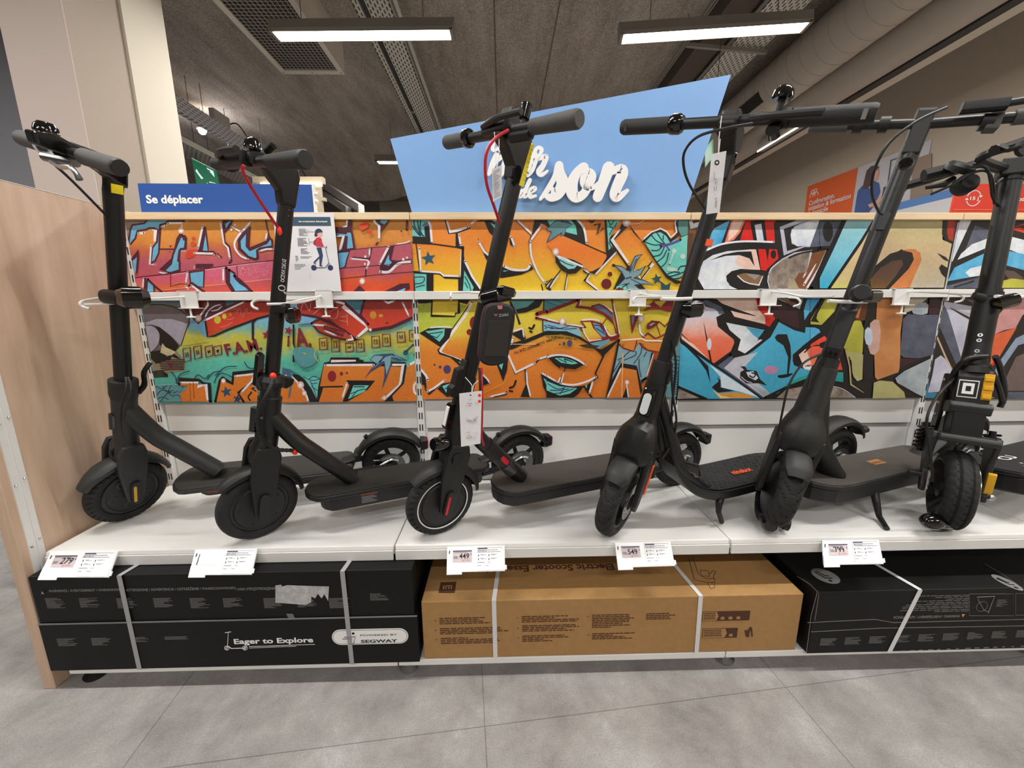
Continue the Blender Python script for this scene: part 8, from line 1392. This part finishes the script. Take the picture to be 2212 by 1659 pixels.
# ================================================================ PRICE LABELS
TAGW = mat('label_holder_white', 'f0f0f2', .35); LCD = mat('electronic_paper', 'c9bcc0', .5); HDR = mat('dark_violet_print', '4c4460', .6); PINK = mat('pink_print', 'd08c90', .6)
def price(TL, TR, BR, BL, digits, label, sheet=True):
    YT, YBt = 1.0515, .996
    A, B, C_, D_ = atY(*TL, YT), atY(*TR, YT), atY(*BR, YBt), atY(*BL, YBt); N = (B-A).cross(D_-A).normalized(); N = N if N.y < 0 else -N
    def q(u, v, e=0): return A.lerp(B, u)*(1-v)+D_.lerp(C_, u)*v+N*e
    t = thing('price_label', (A+B)/2, label, 'price label', 'price labels')
    s = MB(); s.prism([q(0, 0), q(1, 0), q(1, 1), q(0, 1)], -N*.004, TAGW); s.build('holder', t)
    s = MB(); s.prism([q(0, .66, .001), q(.26, .66, .001), q(.26, 1.1, .001), q(0, 1.1, .001)], -N*.003, TAGW); s.build('sticker_tab', t)
    s = MB(); s.prism([q(.99, .78, .001), q(1.03, .78, .001), q(1.03, .95, .001), q(.99, .95, .001)], -N*.003, TAGW); s.build('clip', t)
    U = (q(1, 0)-q(0, 0)).normalized(); V = (q(0, 0)-q(0, 1)).normalized(); V = (V-U*V.dot(U)).normalized()
    s = MB(); s.prism([q(.1, .17, .0008), q(.43, .17, .0008), q(.43, .63, .0008), q(.1, .63, .0008)], N*.0002, LCD if digits else TAGW)
    if digits:
        s.flat([q(.1, .17, .0013), q(.43, .17, .0013), q(.43, .22, .0013), q(.1, .22, .0013)], HDR); W_ = (q(.4, .5)-q(.21, .5)).length
        add_text(s, digits, q(.21, .5, .0013), U, V, DARKINK, W_*.46, W_*.9, .0004, .012); add_text(s, '€', q(.405, .36, .0013), U, V, DARKINK, W_*.14, None, .0004)
        para(s, q(.115, .4, .0012), (q(.08, 0)-q(0, 0)).length, .008, 3, INK, U, V, seed=3); s.flat([q(.26, .53, .0013), q(.29, .53, .0013), q(.29, .61, .0013), q(.26, .61, .0013)], PINK); para(s, q(.31, .54, .0012), (q(.1, 0)-q(0, 0)).length, .004, 2, PINK, U, V, seed=4); para(s, q(.12, .24, .0012), (q(.28, 0)-q(0, 0)).length, .003, 1, INK, U, V, seed=9)
    else: s.prism([q(.09, .2, .001), q(.105, .2, .001), q(.09, .63, .001), q(.075, .63, .001)], N*.0002, HDR)
    s.flat([q(.035, .16, .0006), q(.055, .16, .0006), q(.05, .3, .0006), q(.03, .3, .0006)], HDR); s.build('price_display', t)
    s = MB(); s.prism([q(.52, .03, .001), q(.985, .03, .001), q(.985, .97, .001), q(.52, .97, .001)], N*.0003, WHITEP); H = lambda a, b, c, d, m: s.flat([q(a, b, .0016), q(c, b, .0016), q(c, d, .0016), q(a, d, .0016)], m)
    H(.53, .08, .70, .14, HDR); H(.7, .08, .96, .09, HDR); w = (q(1, 0)-q(0, 0)).length; para(s, q(.53, .17, .0015), w*.4, .008, 3, INK, U, V, seed=11)
    for u, v in ((.54, .35), (.54, .5), (.72, .35), (.72, .5)): H(u, v, u+.012, v+.08, DARKINK); para(s, q(u+.04, v, .0015), w*.12, .003, 2, INK, U, V, seed=int(u*100))
    para(s, q(.53, .66, .0015), w*.13, .002, 1, DARKINK, U, V, seed=5); para(s, q(.7, .66, .0015), w*.05, .002, 1, INK, U, V, seed=5); para(s, q(.53, .78, .0015), w*.09, .002, 1, DARKINK, U, V, seed=6); para(s, q(.66, .78, .0015), w*.09, .002, 1, INK, U, V, seed=6); s.build('product_sheet', t)
price((110, 1191), (255, 1190), (234, 1247), (84, 1247), '279', 'white price label reading 279 with a product sheet, below the charcoal scooter')
price((422, 1187), (556, 1185), (543, 1241), (408, 1242), None, 'white price label with a blank display and a product sheet, above the black box')
price((966, 1181), (1090, 1178), (1091, 1233), (965, 1236), '449', 'white price label reading 449 with a product sheet, above the cardboard box')
price((1328, 1172), (1448, 1170), (1458, 1222), (1335, 1226), '549', 'white price label reading 549 with a product sheet, above the cardboard box')
price((1776, 1167), (1898, 1166), (1909, 1218), (1780, 1220), '799', 'white price label reading 799 with a product sheet, above the right black box')
# ================================================================ HOOKS ON THE CROSSBAR
def hook(bx, by, rods, label, has=True):
    c = atY(bx, by, 1.482); t = thing('scooter_hook', c, label, 'hook', 'white scooter holding hooks')
    if has:
        z0, z1_ = CAM_H+.0225, CAM_H+.0555; s = MB(); s.box((c.x-.03, 1.479, z0-.025), (c.x+.03, 1.4865, z1_+.003), WHITEM); s.box((c.x-.036, 1.479, z1_), (c.x+.036, 1.5, z1_+.003), WHITEM); s.build('bracket', t, bevel=.001)
        s = MB(); s.box((c.x-.034, 1.472, z0-.026), (c.x+.045, 1.4875, z0-.0235), WHITEM); s.build('lower_lip', t)
        s = MB(); s.tube([(c.x+.004, 1.478, z0-.026), (c.x+.004, 1.478, z0-.055)], .0035, WHITEM, 8); s.lathe([(0, -.003), (.014, -.003), (.015, .0), (.014, .003), (0, .004)], WHITEM, (c.x+.004, 1.478, z0-.056), ZU, 20); s.build('thumb_screw', t)
    for P in rods: s = MB(); s.tube(smooth_pts([atY(*p[:3]) for p in P], 6, False), P[0][3] if len(P[0]) > 3 else .0035, WHITEM, 8); s.build('rod', t)
hook(407, 645, [[(397, 641, 1.478), (330, 645, 1.38), (270, 643, 1.27), (225, 643, 1.20), (184, 649, 1.15), (173, 655, 1.13), (178, 662, 1.13), (194, 667, 1.13)], [(181, 658, 1.14), (215, 657, 1.125), (255, 655, 1.135), (278, 655, 1.18)]], 'white scooter hook gripping the charcoal scooter by the wooden panel')
hook(700, 645, [[(693, 640, 1.478), (660, 646, 1.38), (630, 652, 1.30), (600, 650, 1.21), (560, 648, 1.15), (545, 654, 1.13), (547, 663, 1.12), (558, 668, 1.12)], [(577, 657, 1.08), (610, 656, 1.095), (650, 653, 1.19), (685, 645, 1.40)]], 'white scooter hook gripping the stem with red cable, second bracket from the left')
hook(1040, 640, [[(975, 632, 1.44), (973, 640, 1.43), (974, 648, 1.44)], [(977, 632, 1.44), (1010, 631, 1.40), (1040, 631, 1.25)], [(1018, 632, 1.3), (1060, 634, 1.12), (1075, 634, 1.09)]], 'white hook end behind the phone bag scooter', False)
hook(1378, 645, [[(1384, 634, 1.478), (1400, 637, 1.40), (1430, 640, 1.30), (1465, 641, 1.18)], [(1375, 641, 1.44), (1368, 646, 1.43), (1368, 655, 1.43)], [(1375, 641, 1.44), (1430, 641, 1.30), (1470, 642, 1.15)], [(1428, 645, 1.06, .005), (1460, 646, 1.065), (1494, 645, 1.07)]], 'white scooter hook gripping the orange lettered scooter, middle bracket')
hook(1661, 641, [[(1668, 630, 1.478), (1700, 634, 1.40), (1738, 641, 1.36), (1800, 641, 1.2)], [(1703, 643, 1.38), (1720, 644, 1.36), (1728, 650, 1.35), (1727, 657, 1.35), (1714, 662, 1.35)], [(1789, 650, 1.06, .005), (1830, 652, 1.07), (1872, 652, 1.10)]], 'white scooter hook gripping the large charcoal scooter, fourth bracket')
hook(1948, 641, [[(1963, 630, 1.478), (2000, 631, 1.40), (2060, 634, 1.30), (2112, 636, 1.24)], [(2048, 634, 1.33), (2072, 636, 1.30), (2081, 643, 1.29), (2076, 650, 1.29), (2063, 653, 1.29)], [(2151, 640, 1.15, .005), (2185, 642, 1.2), (2225, 641, 1.3)]], 'white scooter hook beside the heavy scooter at the right edge')
# ================================================================ LOCKS, TAGS, BAG
def lock(name, label, parts):
    t = None
    for nm, P, r, ry, m, sq in parts:
        pts = [atY(*p) for p in P]
        if t is None: t = thing(name, pts[0], label, 'security lock', 'black alarm locks on the stems')
        s = MB(); s.tube(pts, r, m, 20, ry=ry, sq=sq); s.build(nm, t)
lock('alarm_lock', 'glossy black rounded alarm lock strapped round the charcoal scooter stem', [('lock_body', [(272, 643, 1.12), (276, 643, 1.115), (302, 643, 1.13), (310, 643, 1.14)], [.024, .03, .03, .022], [.024, .03, .03, .022], GLOSS, .7), ('strap_block', [(226, 640, 1.15), (232, 640, 1.13), (262, 644, 1.115), (272, 645, 1.12)], [.012, .019, .019, .014], None, BLACK2, .75)])
lock('alarm_lock', 'small glossy black alarm lock on the scooter stem with the palm logo', [('lock_body', [(622, 682, 1.11), (626, 682, 1.11), (641, 680, 1.115), (644, 680, 1.115)], [.016, .022, .022, .016], None, GLOSS, .5), ('strap_block', [(592, 664, 1.10), (622, 667, 1.10)], [.012, .014], None, BLACK2, .6)])
lock('alarm_lock', 'glossy black alarm lock above the phone bag on the middle scooter', [('lock_body', [(1038, 648, 1.09), (1046, 645, 1.07), (1072, 640, 1.06), (1100, 641, 1.08)], [.008, .016, .02, .012], None, GLOSS, .8), ('strap_block', [(1076, 626, 1.06), (1084, 627, 1.055), (1104, 632, 1.07), (1108, 634, 1.08)], [.009, .013, .013, .009], None, GLOSS, .6), ('cable_loop', [(1035, 640, 1.1), (1040, 630, 1.08), (1047, 616, 1.07)], [.003, .0025, .002], None, BLACK2, 1)])
lock('alarm_lock', 'glossy black alarm lock on the stem just below the middle bracket hook rod', [('lock_body', [(1481, 668, 1.06), (1485, 669, 1.055), (1506, 667, 1.06), (1511, 667, 1.07)], [.015, .021, .021, .014], None, GLOSS, .6)])
c = atY(1858, 633, 1.045); t = thing('alarm_lock', c, 'round faced black alarm lock on the large charcoal scooter stem', 'security lock', 'black alarm locks on the stems')
s = MB(); s.lathe([(0, .014), (.018, .014), (.0215, .008), (.022, -.014), (0, -.016)], BLACK2, c, (-.45, -.87, .15), 28); s.build('lock_body', t)
s = MB(); s.tube([atY(1872, 640, 1.08), atY(1893, 640, 1.09)], .016, GLOSS, 16, sq=.6); s.build('strap_block', t)
lock('alarm_lock', 'glossy black alarm lock beside the heavy scooter stem at right', [('lock_body', [(2150, 655, 1.17), (2160, 655, 1.15), (2185, 648, 1.15), (2192, 645, 1.17)], [.014, .02, .02, .012], None, GLOSS, .8), ('strap_block', [(2103, 638, 1.2), (2125, 645, 1.19)], [.010, .013], None, BLACK2, .7)])
def tag_card(P, Y, label, print_fn=None, string=None):
    c = [atY(*p[:2], p[2] if len(p) > 2 else Y) for p in P]; t = thing('hang_tag', c[0], label, 'tag', 'paper tags hanging from the scooters'); n = (c[1]-c[0]).cross(c[3]-c[0]).normalized(); n = n if n.y < 0 else -n
    s = MB(); s.prism(c, n*.0006, WHITEP); s.build('card', t, None and 0)
    def q(u, v): return c[0].lerp(c[1], u)*(1-v)+c[3].lerp(c[2], u)*v+n*.0011
    if print_fn: s = MB(); print_fn(s, q, (c[1]-c[0]).normalized(), (c[0]-c[3]).normalized()); s.build('print', t)
    for st in string or (): s = MB(); s.tube([atY(*p) for p in st], .0009, WPRINT, 6); s.build('string', t)
FAINT = mat('faint_print', 'b8b4b8', .8)
def pr1(s, q, U, V): para(s, q(.12, .08), .018, .03, 8, FAINT, U, V, seed=1); para(s, q(.12, .5), .018, .03, 9, FAINT, U, V, seed=2)
tag_card([(1062, 367), (1084, 356), (1084, 425), (1065, 436)], .99, 'small printed white tag hanging left of the middle scooter stem', pr1, [[(1068, 285, 1.0), (1071, 340, .99), (1073, 366, .988)], [(1078, 300, 1.0), (1078, 340, .99), (1073, 366, .988)]])
def pr2(s, q, U, V):
    s.lathe([(.003, .0002), (.0055, .0003), (.0058, 0)], DARKINK, q(.42, .16), (0, -1, 0), 16)
    for i, P in enumerate((((.3, .3), (.35, .42), (.5, .44)), ((.45, .46), (.45, .52), (.6, .47)), ((.4, .55), (.42, .62)), ((.55, .54), (.57, .63)), ((.5, .68), (.52, .69)), ((.5, .76), (.65, .74), (.6, .9)), ((.66, .8), (.7, .92)))): s.tube([q(*p) for p in P], .0004, INK, 4)
tag_card([(1537, 333), (1569, 326), (1554, 459), (1525, 463)], .985, 'long white tag with handwriting hanging from the orange lettered scooter', pr2, [[(1559, 250, .985), (1553, 300, .985), (1552, 334, .984)], [(1556, 300, .985), (1552, 334, .984)]])
RINK = mat('red_ink', 'b0343c', .7)
def pr3(s, q, U, V):
    for v0 in (.2, .5, .8):
        for k in range(7): a = random.random()*.3+.25; b = v0+random.uniform(-.06, .06); s.tube([q(a, b), q(a+random.uniform(.05, .25), b+random.uniform(-.03, .03))], .00035, RINK if k < 2 and v0 < .7 else INK, 4)
        for k in range(4): a = .62+random.random()*.15; b = v0+random.uniform(-.05, .07); s.tube([q(a, b), q(a+.12, b+random.uniform(-.03, .03))], .0003, FAINT, 4)
    s.tube([q(.62, .48), q(.8, .58)], .0004, INK, 4); s.tube([q(.8, .48), q(.62, .58)], .0004, INK, 4)
    for v0 in (.08, .19): s.lathe([(0, .0003), (.0042, .0002)], REDO, q(.9, v0), (0, -1, 0), 14)
    s.lathe([(0, .0003), (.002, .0002)], DARKINK, q(.5, .055), (0, -1, 0), 12)
tag_card([(992, 850), (1041, 844), (1038, 958), (996, 965)], 1.022, 'large white instruction tag with red sketches in front of the middle scooter', pr3, [[(1005, 815, 1.06), (1014, 825, 1.04), (1020, 833, 1.03), (1019, 850, 1.021)], [(1036, 820, 1.05), (1024, 830, 1.035), (1019, 850, 1.021)]])
# phone bag
BAG = mat('black_nylon', '1c1c1e', .7, bump=.3, bscale=1500); PO = [(1050, 664), (1066, 655), (1088, 655), (1104, 661), (1112, 676), (1111, 700), (1103, 745), (1096, 775), (1084, 787), (1062, 791), (1044, 785), (1036, 770), (1037, 748), (1042, 700)]
t = thing('handlebar_phone_bag', atY(1070, 720, 1.05), 'black phone pouch bag with clear window hung on the middle scooter stem', 'bag')
Pp = smooth_pts([atY(*p, 1.005) for p in PO], 3); c = sum(Pp, Vector())/len(Pp)
def inset(P, k, dy): c = sum(P, Vector())/len(P); return [c+(p-c)*k+Vector((0, dy, 0)) for p in P]
s = MB(); rings = [inset(Pp, .93, .0), inset(Pp, 1.0, .008), [p+Vector((-.008, .032, 0)) for p in inset(Pp, 1.0, 0)], [p+Vector((-.012, .045, 0)) for p in inset(Pp, .93, 0)]]; n = len(Pp)
vs = sum(rings, []); s.add(vs, [(i*n+k, i*n+(k+1) % n, (i+1)*n+(k+1) % n, (i+1)*n+k) for i in range(3) for k in range(n)], BAG, True); s.prism(rings[0], (0, .001, 0), BAG); s.prism(rings[3], (0, .001, 0), BAG); s.build('pouch', t)
s = MB(); s.prism([atY(*p, 1.0045) for p in ((1056, 692), (1103, 693), (1095, 770), (1045, 769))], (0, -.0012, 0), mat('clear_window', '202123', .08, coat=1)); s.build('phone_window', t, bevel=.0005)
s = MB(); a, b = atY(1077, 684.5, 1.0035), atY(1098, 682, 1.0035); add_text(s, 'Zéfal', a, (b-a).normalized(), ZU, mat('bag_logo_grey', '9a9a9c', .5), .0068, (b-a).length, .0004, .02); c = atY(1071, 681, 1.0035); s.flat([c+Vector((-.006, 0, .003)), c+Vector((.006, 0, .003)), c+Vector((0, 0, -.004))], mat('bag_logo_red', 'a85050', .5)); s.build('lettering', t)
s = MB(); s.prism([atY(*p, 1.0042) for p in ((1074, 660), (1085, 660), (1085, 668), (1076, 668))], (0, -.002, 0), mat('bag_tab_pink', 'c87a74', .5)); s.build('pull_tab', t)
s = MB(); s.tube([atY(1112, 667, 1.01), atY(1118, 685, 1.0), atY(1123, 701, 1.0)], [.0022, .0028, .0032], BLACK2, 8); s.build('zip_pull', t)
s = MB(); s.tube([p+Vector((-.003, .014, 0)) for p in [Pp[i % n]*1.0 for i in range(n+1)]], .0011, mat('red_piping', '6c2430', .6), 5); s.build('piping', t)
# ================================================================ SAFETY POSTER
Y = 1.484; cc = [atY(590.5, 464, Y), atY(720, 460, Y), atY(737.5, 630, Y-.002), atY(603, 630, Y-.002)]
zf = CAM_H+.0548; t = thing('safety_poster', cc[3], 'white rules sheet with a drawn scooter rider, standing on the crossbar', 'poster')
def Q(px, py, e=0): p = atY(590+px/6.9125, 460+py/6.9125, Y-.0008-e*.0003); return p
s = MB(); s.prism([p if p.z > zf else Vector((p.x, p.y, zf)) for p in cc], (0, .001, 0), mat('glossy_white_sheet', 'e9e9ee', .25)); s.build('sheet', t)
def FP(s, m, *P, e=1, c=0): q = [Q(*p, e) for p in P]; q = smooth_pts(q, 4) if c else q; return s.flat(q, m)
def BL(s, m, *P, w=8, e=2): s.tube([Q(*p, e) for p in P], w/6.9125/FPX*Y*.5, m, 5)
TEAL = mat('dark_teal_print', '3a5568', .5); NAVY = mat('navy_print', '2c3864', .5); SKIN = mat('print_skin', 'e8b49c', .6); HAIR = mat('print_hair', '5c2c30', .6); PRED = mat('print_crimson', 'cc3850', .6); JEAN = mat('print_denim', '2a4266', .6)
s = MB(); FP(s, TEAL, (75, 60), (850, 60), (865, 190), (85, 190)); a, b = Q(380, 138, 2), Q(812, 138, 2); add_text(s, 'des trottinettes électriques', a, XU, ZU, WPRINT, .0052, (b-a).length, .0003, .03); add_text(s, 'L', Q(122, 138, 2), XU, ZU, WPRINT, .0052, None, .0003, .03)
for i, (x, y, w, n) in enumerate(((380, 235, 120, 6), (360, 375, 150, 7), (410, 530, 165, 5), (410, 650, 160, 2), (330, 640, 50, 5), (320, 765, 160, 5), (290, 905, 130, 1), (290, 940, 245, 2), (290, 995, 250, 3), (290, 1065, 260, 3), (570, 905, 165, 1), (570, 940, 330, 3), (580, 1010, 330, 2), (585, 1060, 280, 2))): para(s, Q(x, y, 1), w/6.9125/FPX*Y, n*16.5/6.9125/FPX*Y, n, INK, seed=200+i)
BL(s, INK, (515, 240), (525, 320), w=3); BL(s, INK, (520, 275), (620, 275), w=3); BL(s, INK, (530, 372), (545, 480), w=3); BL(s, INK, (540, 432), (600, 432), w=3); BL(s, INK, (550, 905), (572, 1105), w=3)
a, b = Q(505, 1163, 2), Q(690, 1163, 2); add_text(s, 'boulanger', a, XU, ZU, RED, .0034, (b-a).length, .0003, .02); s.lathe([(.0016, 0), (.0027, .0003), (.003, 0)], RED, Q(470, 1155, 2), (0, -1, 0), 16); s.build('printed_text', t)
s = MB(); FP(s, HAIR, (620, 310), (650, 305), (665, 335), (640, 355), (618, 340), c=1); FP(s, SKIN, (660, 295), (735, 290), (738, 330), (720, 350), (700, 370), (670, 365), (660, 330)); FP(s, NAVY, (622, 300), (628, 260), (660, 235), (700, 235), (730, 260), (742, 288), (700, 290), (640, 308), e=2)
FP(s, PRED, (640, 375), (690, 362), (725, 385), (728, 430), (755, 490), (745, 512), (700, 505), (640, 498), (632, 440), e=2); FP(s, mat('print_dark_red', '9c2c48', .6), (640, 385), (605, 420), (600, 465), (630, 490), (645, 480), e=1); FP(s, SKIN, (750, 492), (800, 505), (822, 540), (805, 520), (745, 512), e=2)
FP(s, JEAN, (645, 515), (720, 515), (745, 640), (722, 775), (692, 775), (690, 680), (635, 740), (608, 725), (690, 645), e=2); FP(s, mat('print_maroon', '6c2830', .6), (608, 725), (635, 745), (640, 778), (600, 745), e=2); FP(s, mat('print_maroon', '', 0), (692, 775), (722, 775), (748, 800), (695, 800), e=2); s.build('drawn_rider', t)
s = MB(); BL(s, NAVY, (800, 495), (785, 530), (800, 600), (835, 745), w=7); BL(s, NAVY, (640, 816), (780, 816), (835, 745), (855, 790), w=10)
for x in (608, 855): s.lathe([(0, .0006), (38/6.9125/FPX*Y, .0005), (39/6.9125/FPX*Y, 0)], NAVY, Q(x, 818, 2), (0, -1, 0), 24)
s.build('drawn_scooter', t)
# ================================================================ FAR WALL POSTERS
XW = 4.49
def WP(px, py, e=0): return atX(px, py, XW-e*.002)
def wz(px, z): # point on the right wall at pixel column px and height z
    lo, hi = 0, 1000
    for _ in range(40):
        m_ = (lo+hi)/2
        if atX(px, m_, XW).z > z: lo = m_
        else: hi = m_
    return atX(px, m_, XW)
OR = mat('poster_orange', 'ee6a34', .5); t = thing('wall_poster', WP(1800, 430), 'orange wall poster reading Configuration, initiation & formation à domicile', 'poster')
a, b = WP(1745, 403), WP(1854, 362); zb = a.z-1.25
s = MB(); s.prism([a, b, Vector((XW, b.y, zb)), Vector((XW, a.y, zb))], (.006, 0, 0), OR); s.build('print', t)
WU = Vector((0, -1, 0)); s = MB(); c = WP(1747.5, 446, 1); 
sc_ = (a.y-b.y)
for i, (tx, px, py, w) in enumerate((('Configuration,', 1747.5, 444.5, .46), ('initiation & formation', 1746.5, 456, .72), ('à domicile', 1746, 467, .36))): add_text(s, tx, WP(px, py, 1), WU, ZU, WPRINT, .062, w, .004, .02)
for px, py in ((1755, 414.5), (1762, 412)): c = WP(px, py, 1); s.tube([c+Vector((0, .025*math.cos(k*.7), .03*math.sin(k*.7))) for k in range(10)], .005, WPRINT, 5); c = WP(px-.5, py+11, 1); s.tube([c+Vector((0, .05*math.cos(k*.52), .055*math.sin(k*.52))) for k in range(7)], .005, WPRINT, 5)
s.build('lettering', t)
t = thing('wall_photo_poster', WP(1900, 400), 'photo wall poster of a long haired person in a blue shirt holding a tablet', 'poster')
a2 = WP(2010, 313); s = MB(); s.prism([b, Vector((XW, a2.y, b.z)), Vector((XW, a2.y, zb)), Vector((XW, b.y, zb))], (.006, 0, 0), mat('poster_pale_grey', 'd2d2da', .5)); s.build('print', t)
def WF(s, m, e, *P, c=0): q = [atX(1720+x/7.373, 320+y/7.373, XW-e*.003) for x, y in P]; s.flat(smooth_pts(q, 3) if c else q, m)
s = MB(); SH = mat('print_denim_shirt', '4c66a4', .6); BR = mat('print_brown_hair', '5e4848', .6)
WF(s, SH, 1, (1050, 600), (980, 680), (950, 850), (920, 1060), (1130, 1060), (1250, 900), (1340, 700), (1320, 560), (1240, 520), (1150, 580)); WF(s, SKIN, 2, (1240, 330), (1300, 300), (1318, 370), (1295, 500), (1240, 520), (1200, 650), (1150, 640)); WF(s, BR, 3, (1190, 290), (1260, 270), (1320, 300), (1250, 380), (1230, 530), (1140, 640), (1050, 650), (1090, 480), (1120, 360), c=0); WF(s, SKIN, 3, (1140, 900), (1260, 850), (1390, 700), (1410, 760), (1300, 900), (1170, 950)); WF(s, SH, 2, (970, 800), (1150, 880), (1130, 990), (940, 1040)); WF(s, mat('print_tablet', '4a4c52', .5), 4, (1390, 620), (1480, 600), (1420, 860), (1340, 900)); s.build('printed_person', t)
s = MB(); WF(s, mat('print_wood_column', 'a08c7c', .6), 1, (1860, 180), (2150, 80), (2150, 1060), (1790, 1060)); WF(s, mat('print_frame', '5a5a60', .6), 2, (1500, 190), (1650, 140), (1650, 155), (1515, 200), (1460, 600), (1445, 600)); s.build('printed_room', t)
t = thing('wall_banner', WP(2000, 440), 'white banner with blue stripe below the wall photo poster', 'banner')
s = MB(); c0, c1 = WP(1938, 449), WP(2066, 416); s.prism([Vector((XW-.012, c0.y, c0.z)), Vector((XW-.012, c1.y, c0.z)), Vector((XW-.012, c1.y, c0.z-1)), Vector((XW-.012, c0.y, c0.z-1))], (.004, 0, 0), WHITEP); s.build('panel', t)
s = MB(); s.prism([Vector((XW-.014, c0.y, c0.z-.03)), Vector((XW-.014, c1.y, c0.z-.03)), Vector((XW-.014, c1.y, c0.z+.05)), Vector((XW-.014, c0.y, c0.z+.05))], (.001, 0, 0), mat('banner_blue', '5e90d4', .5)); s.build('blue_stripe', t)
Y = 3.0; RS = mat('sign_red', 'e2402c', .5); t = thing('red_return_sign', atY(2100, 430, Y), 'red sign with white circular arrows around 15 j, behind the heavy scooter', 'sign')
s = MB(); p0, p1 = atY(2067, 397, Y), atY(2260, 398, Y); s.prism([p0, p1, Vector((p1.x, Y, p1.z-.6)), Vector((p0.x-.02, Y, p0.z-.6))], (0, .01, 0), RS); s.build('panel', t)
s = MB(); c = atY(2103, 428.5, Y-.002); a, b = atY(2094.5, 432, Y-.002), atY(2113, 432, Y-.002); add_text(s, '15 j', a, XU, ZU, WPRINT, .022, (b-a).length, .001, .03)
R_ = .052
for o_ in (0, math.pi): s.tube([c+Vector((R_*math.cos(.35+o_+k*.25), 0, R_*math.sin(.35+o_+k*.25))) for k in range(11)], .0035, WPRINT, 5); e = c+Vector((R_*math.cos(.3+o_), 0, R_*math.sin(.3+o_))); s.flat([e+Vector((-.016, -.001, .004)), e+Vector((.016, -.001, .004)), e+Vector((0, -.001, -.012 if o_ == 0 else .02))], WPRINT)
a, b = atY(2060, 453, Y-.002), atY(2260, 453, Y-.002); s.tube([a, b], .003, mat('sign_line', 'ee8a5c', .5), 4); add_text(s, 's pour', atY(2192, 434, Y-.002), XU, ZU, WPRINT, .028, None, .001, .03); s.build('lettering', t)
t = thing('yellow_hanging_panel', atY(2190, 370, 4), 'plain yellow panel above the red sign at the right edge', 'panel')
s = MB(); s.prism([atY(*p, 4) for p in ((2166, 366), (2230, 340), (2230, 400), (2150, 392))], (0, .01, 0), mat('panel_yellow', 'f4c66a', .5)); s.build('panel', t)
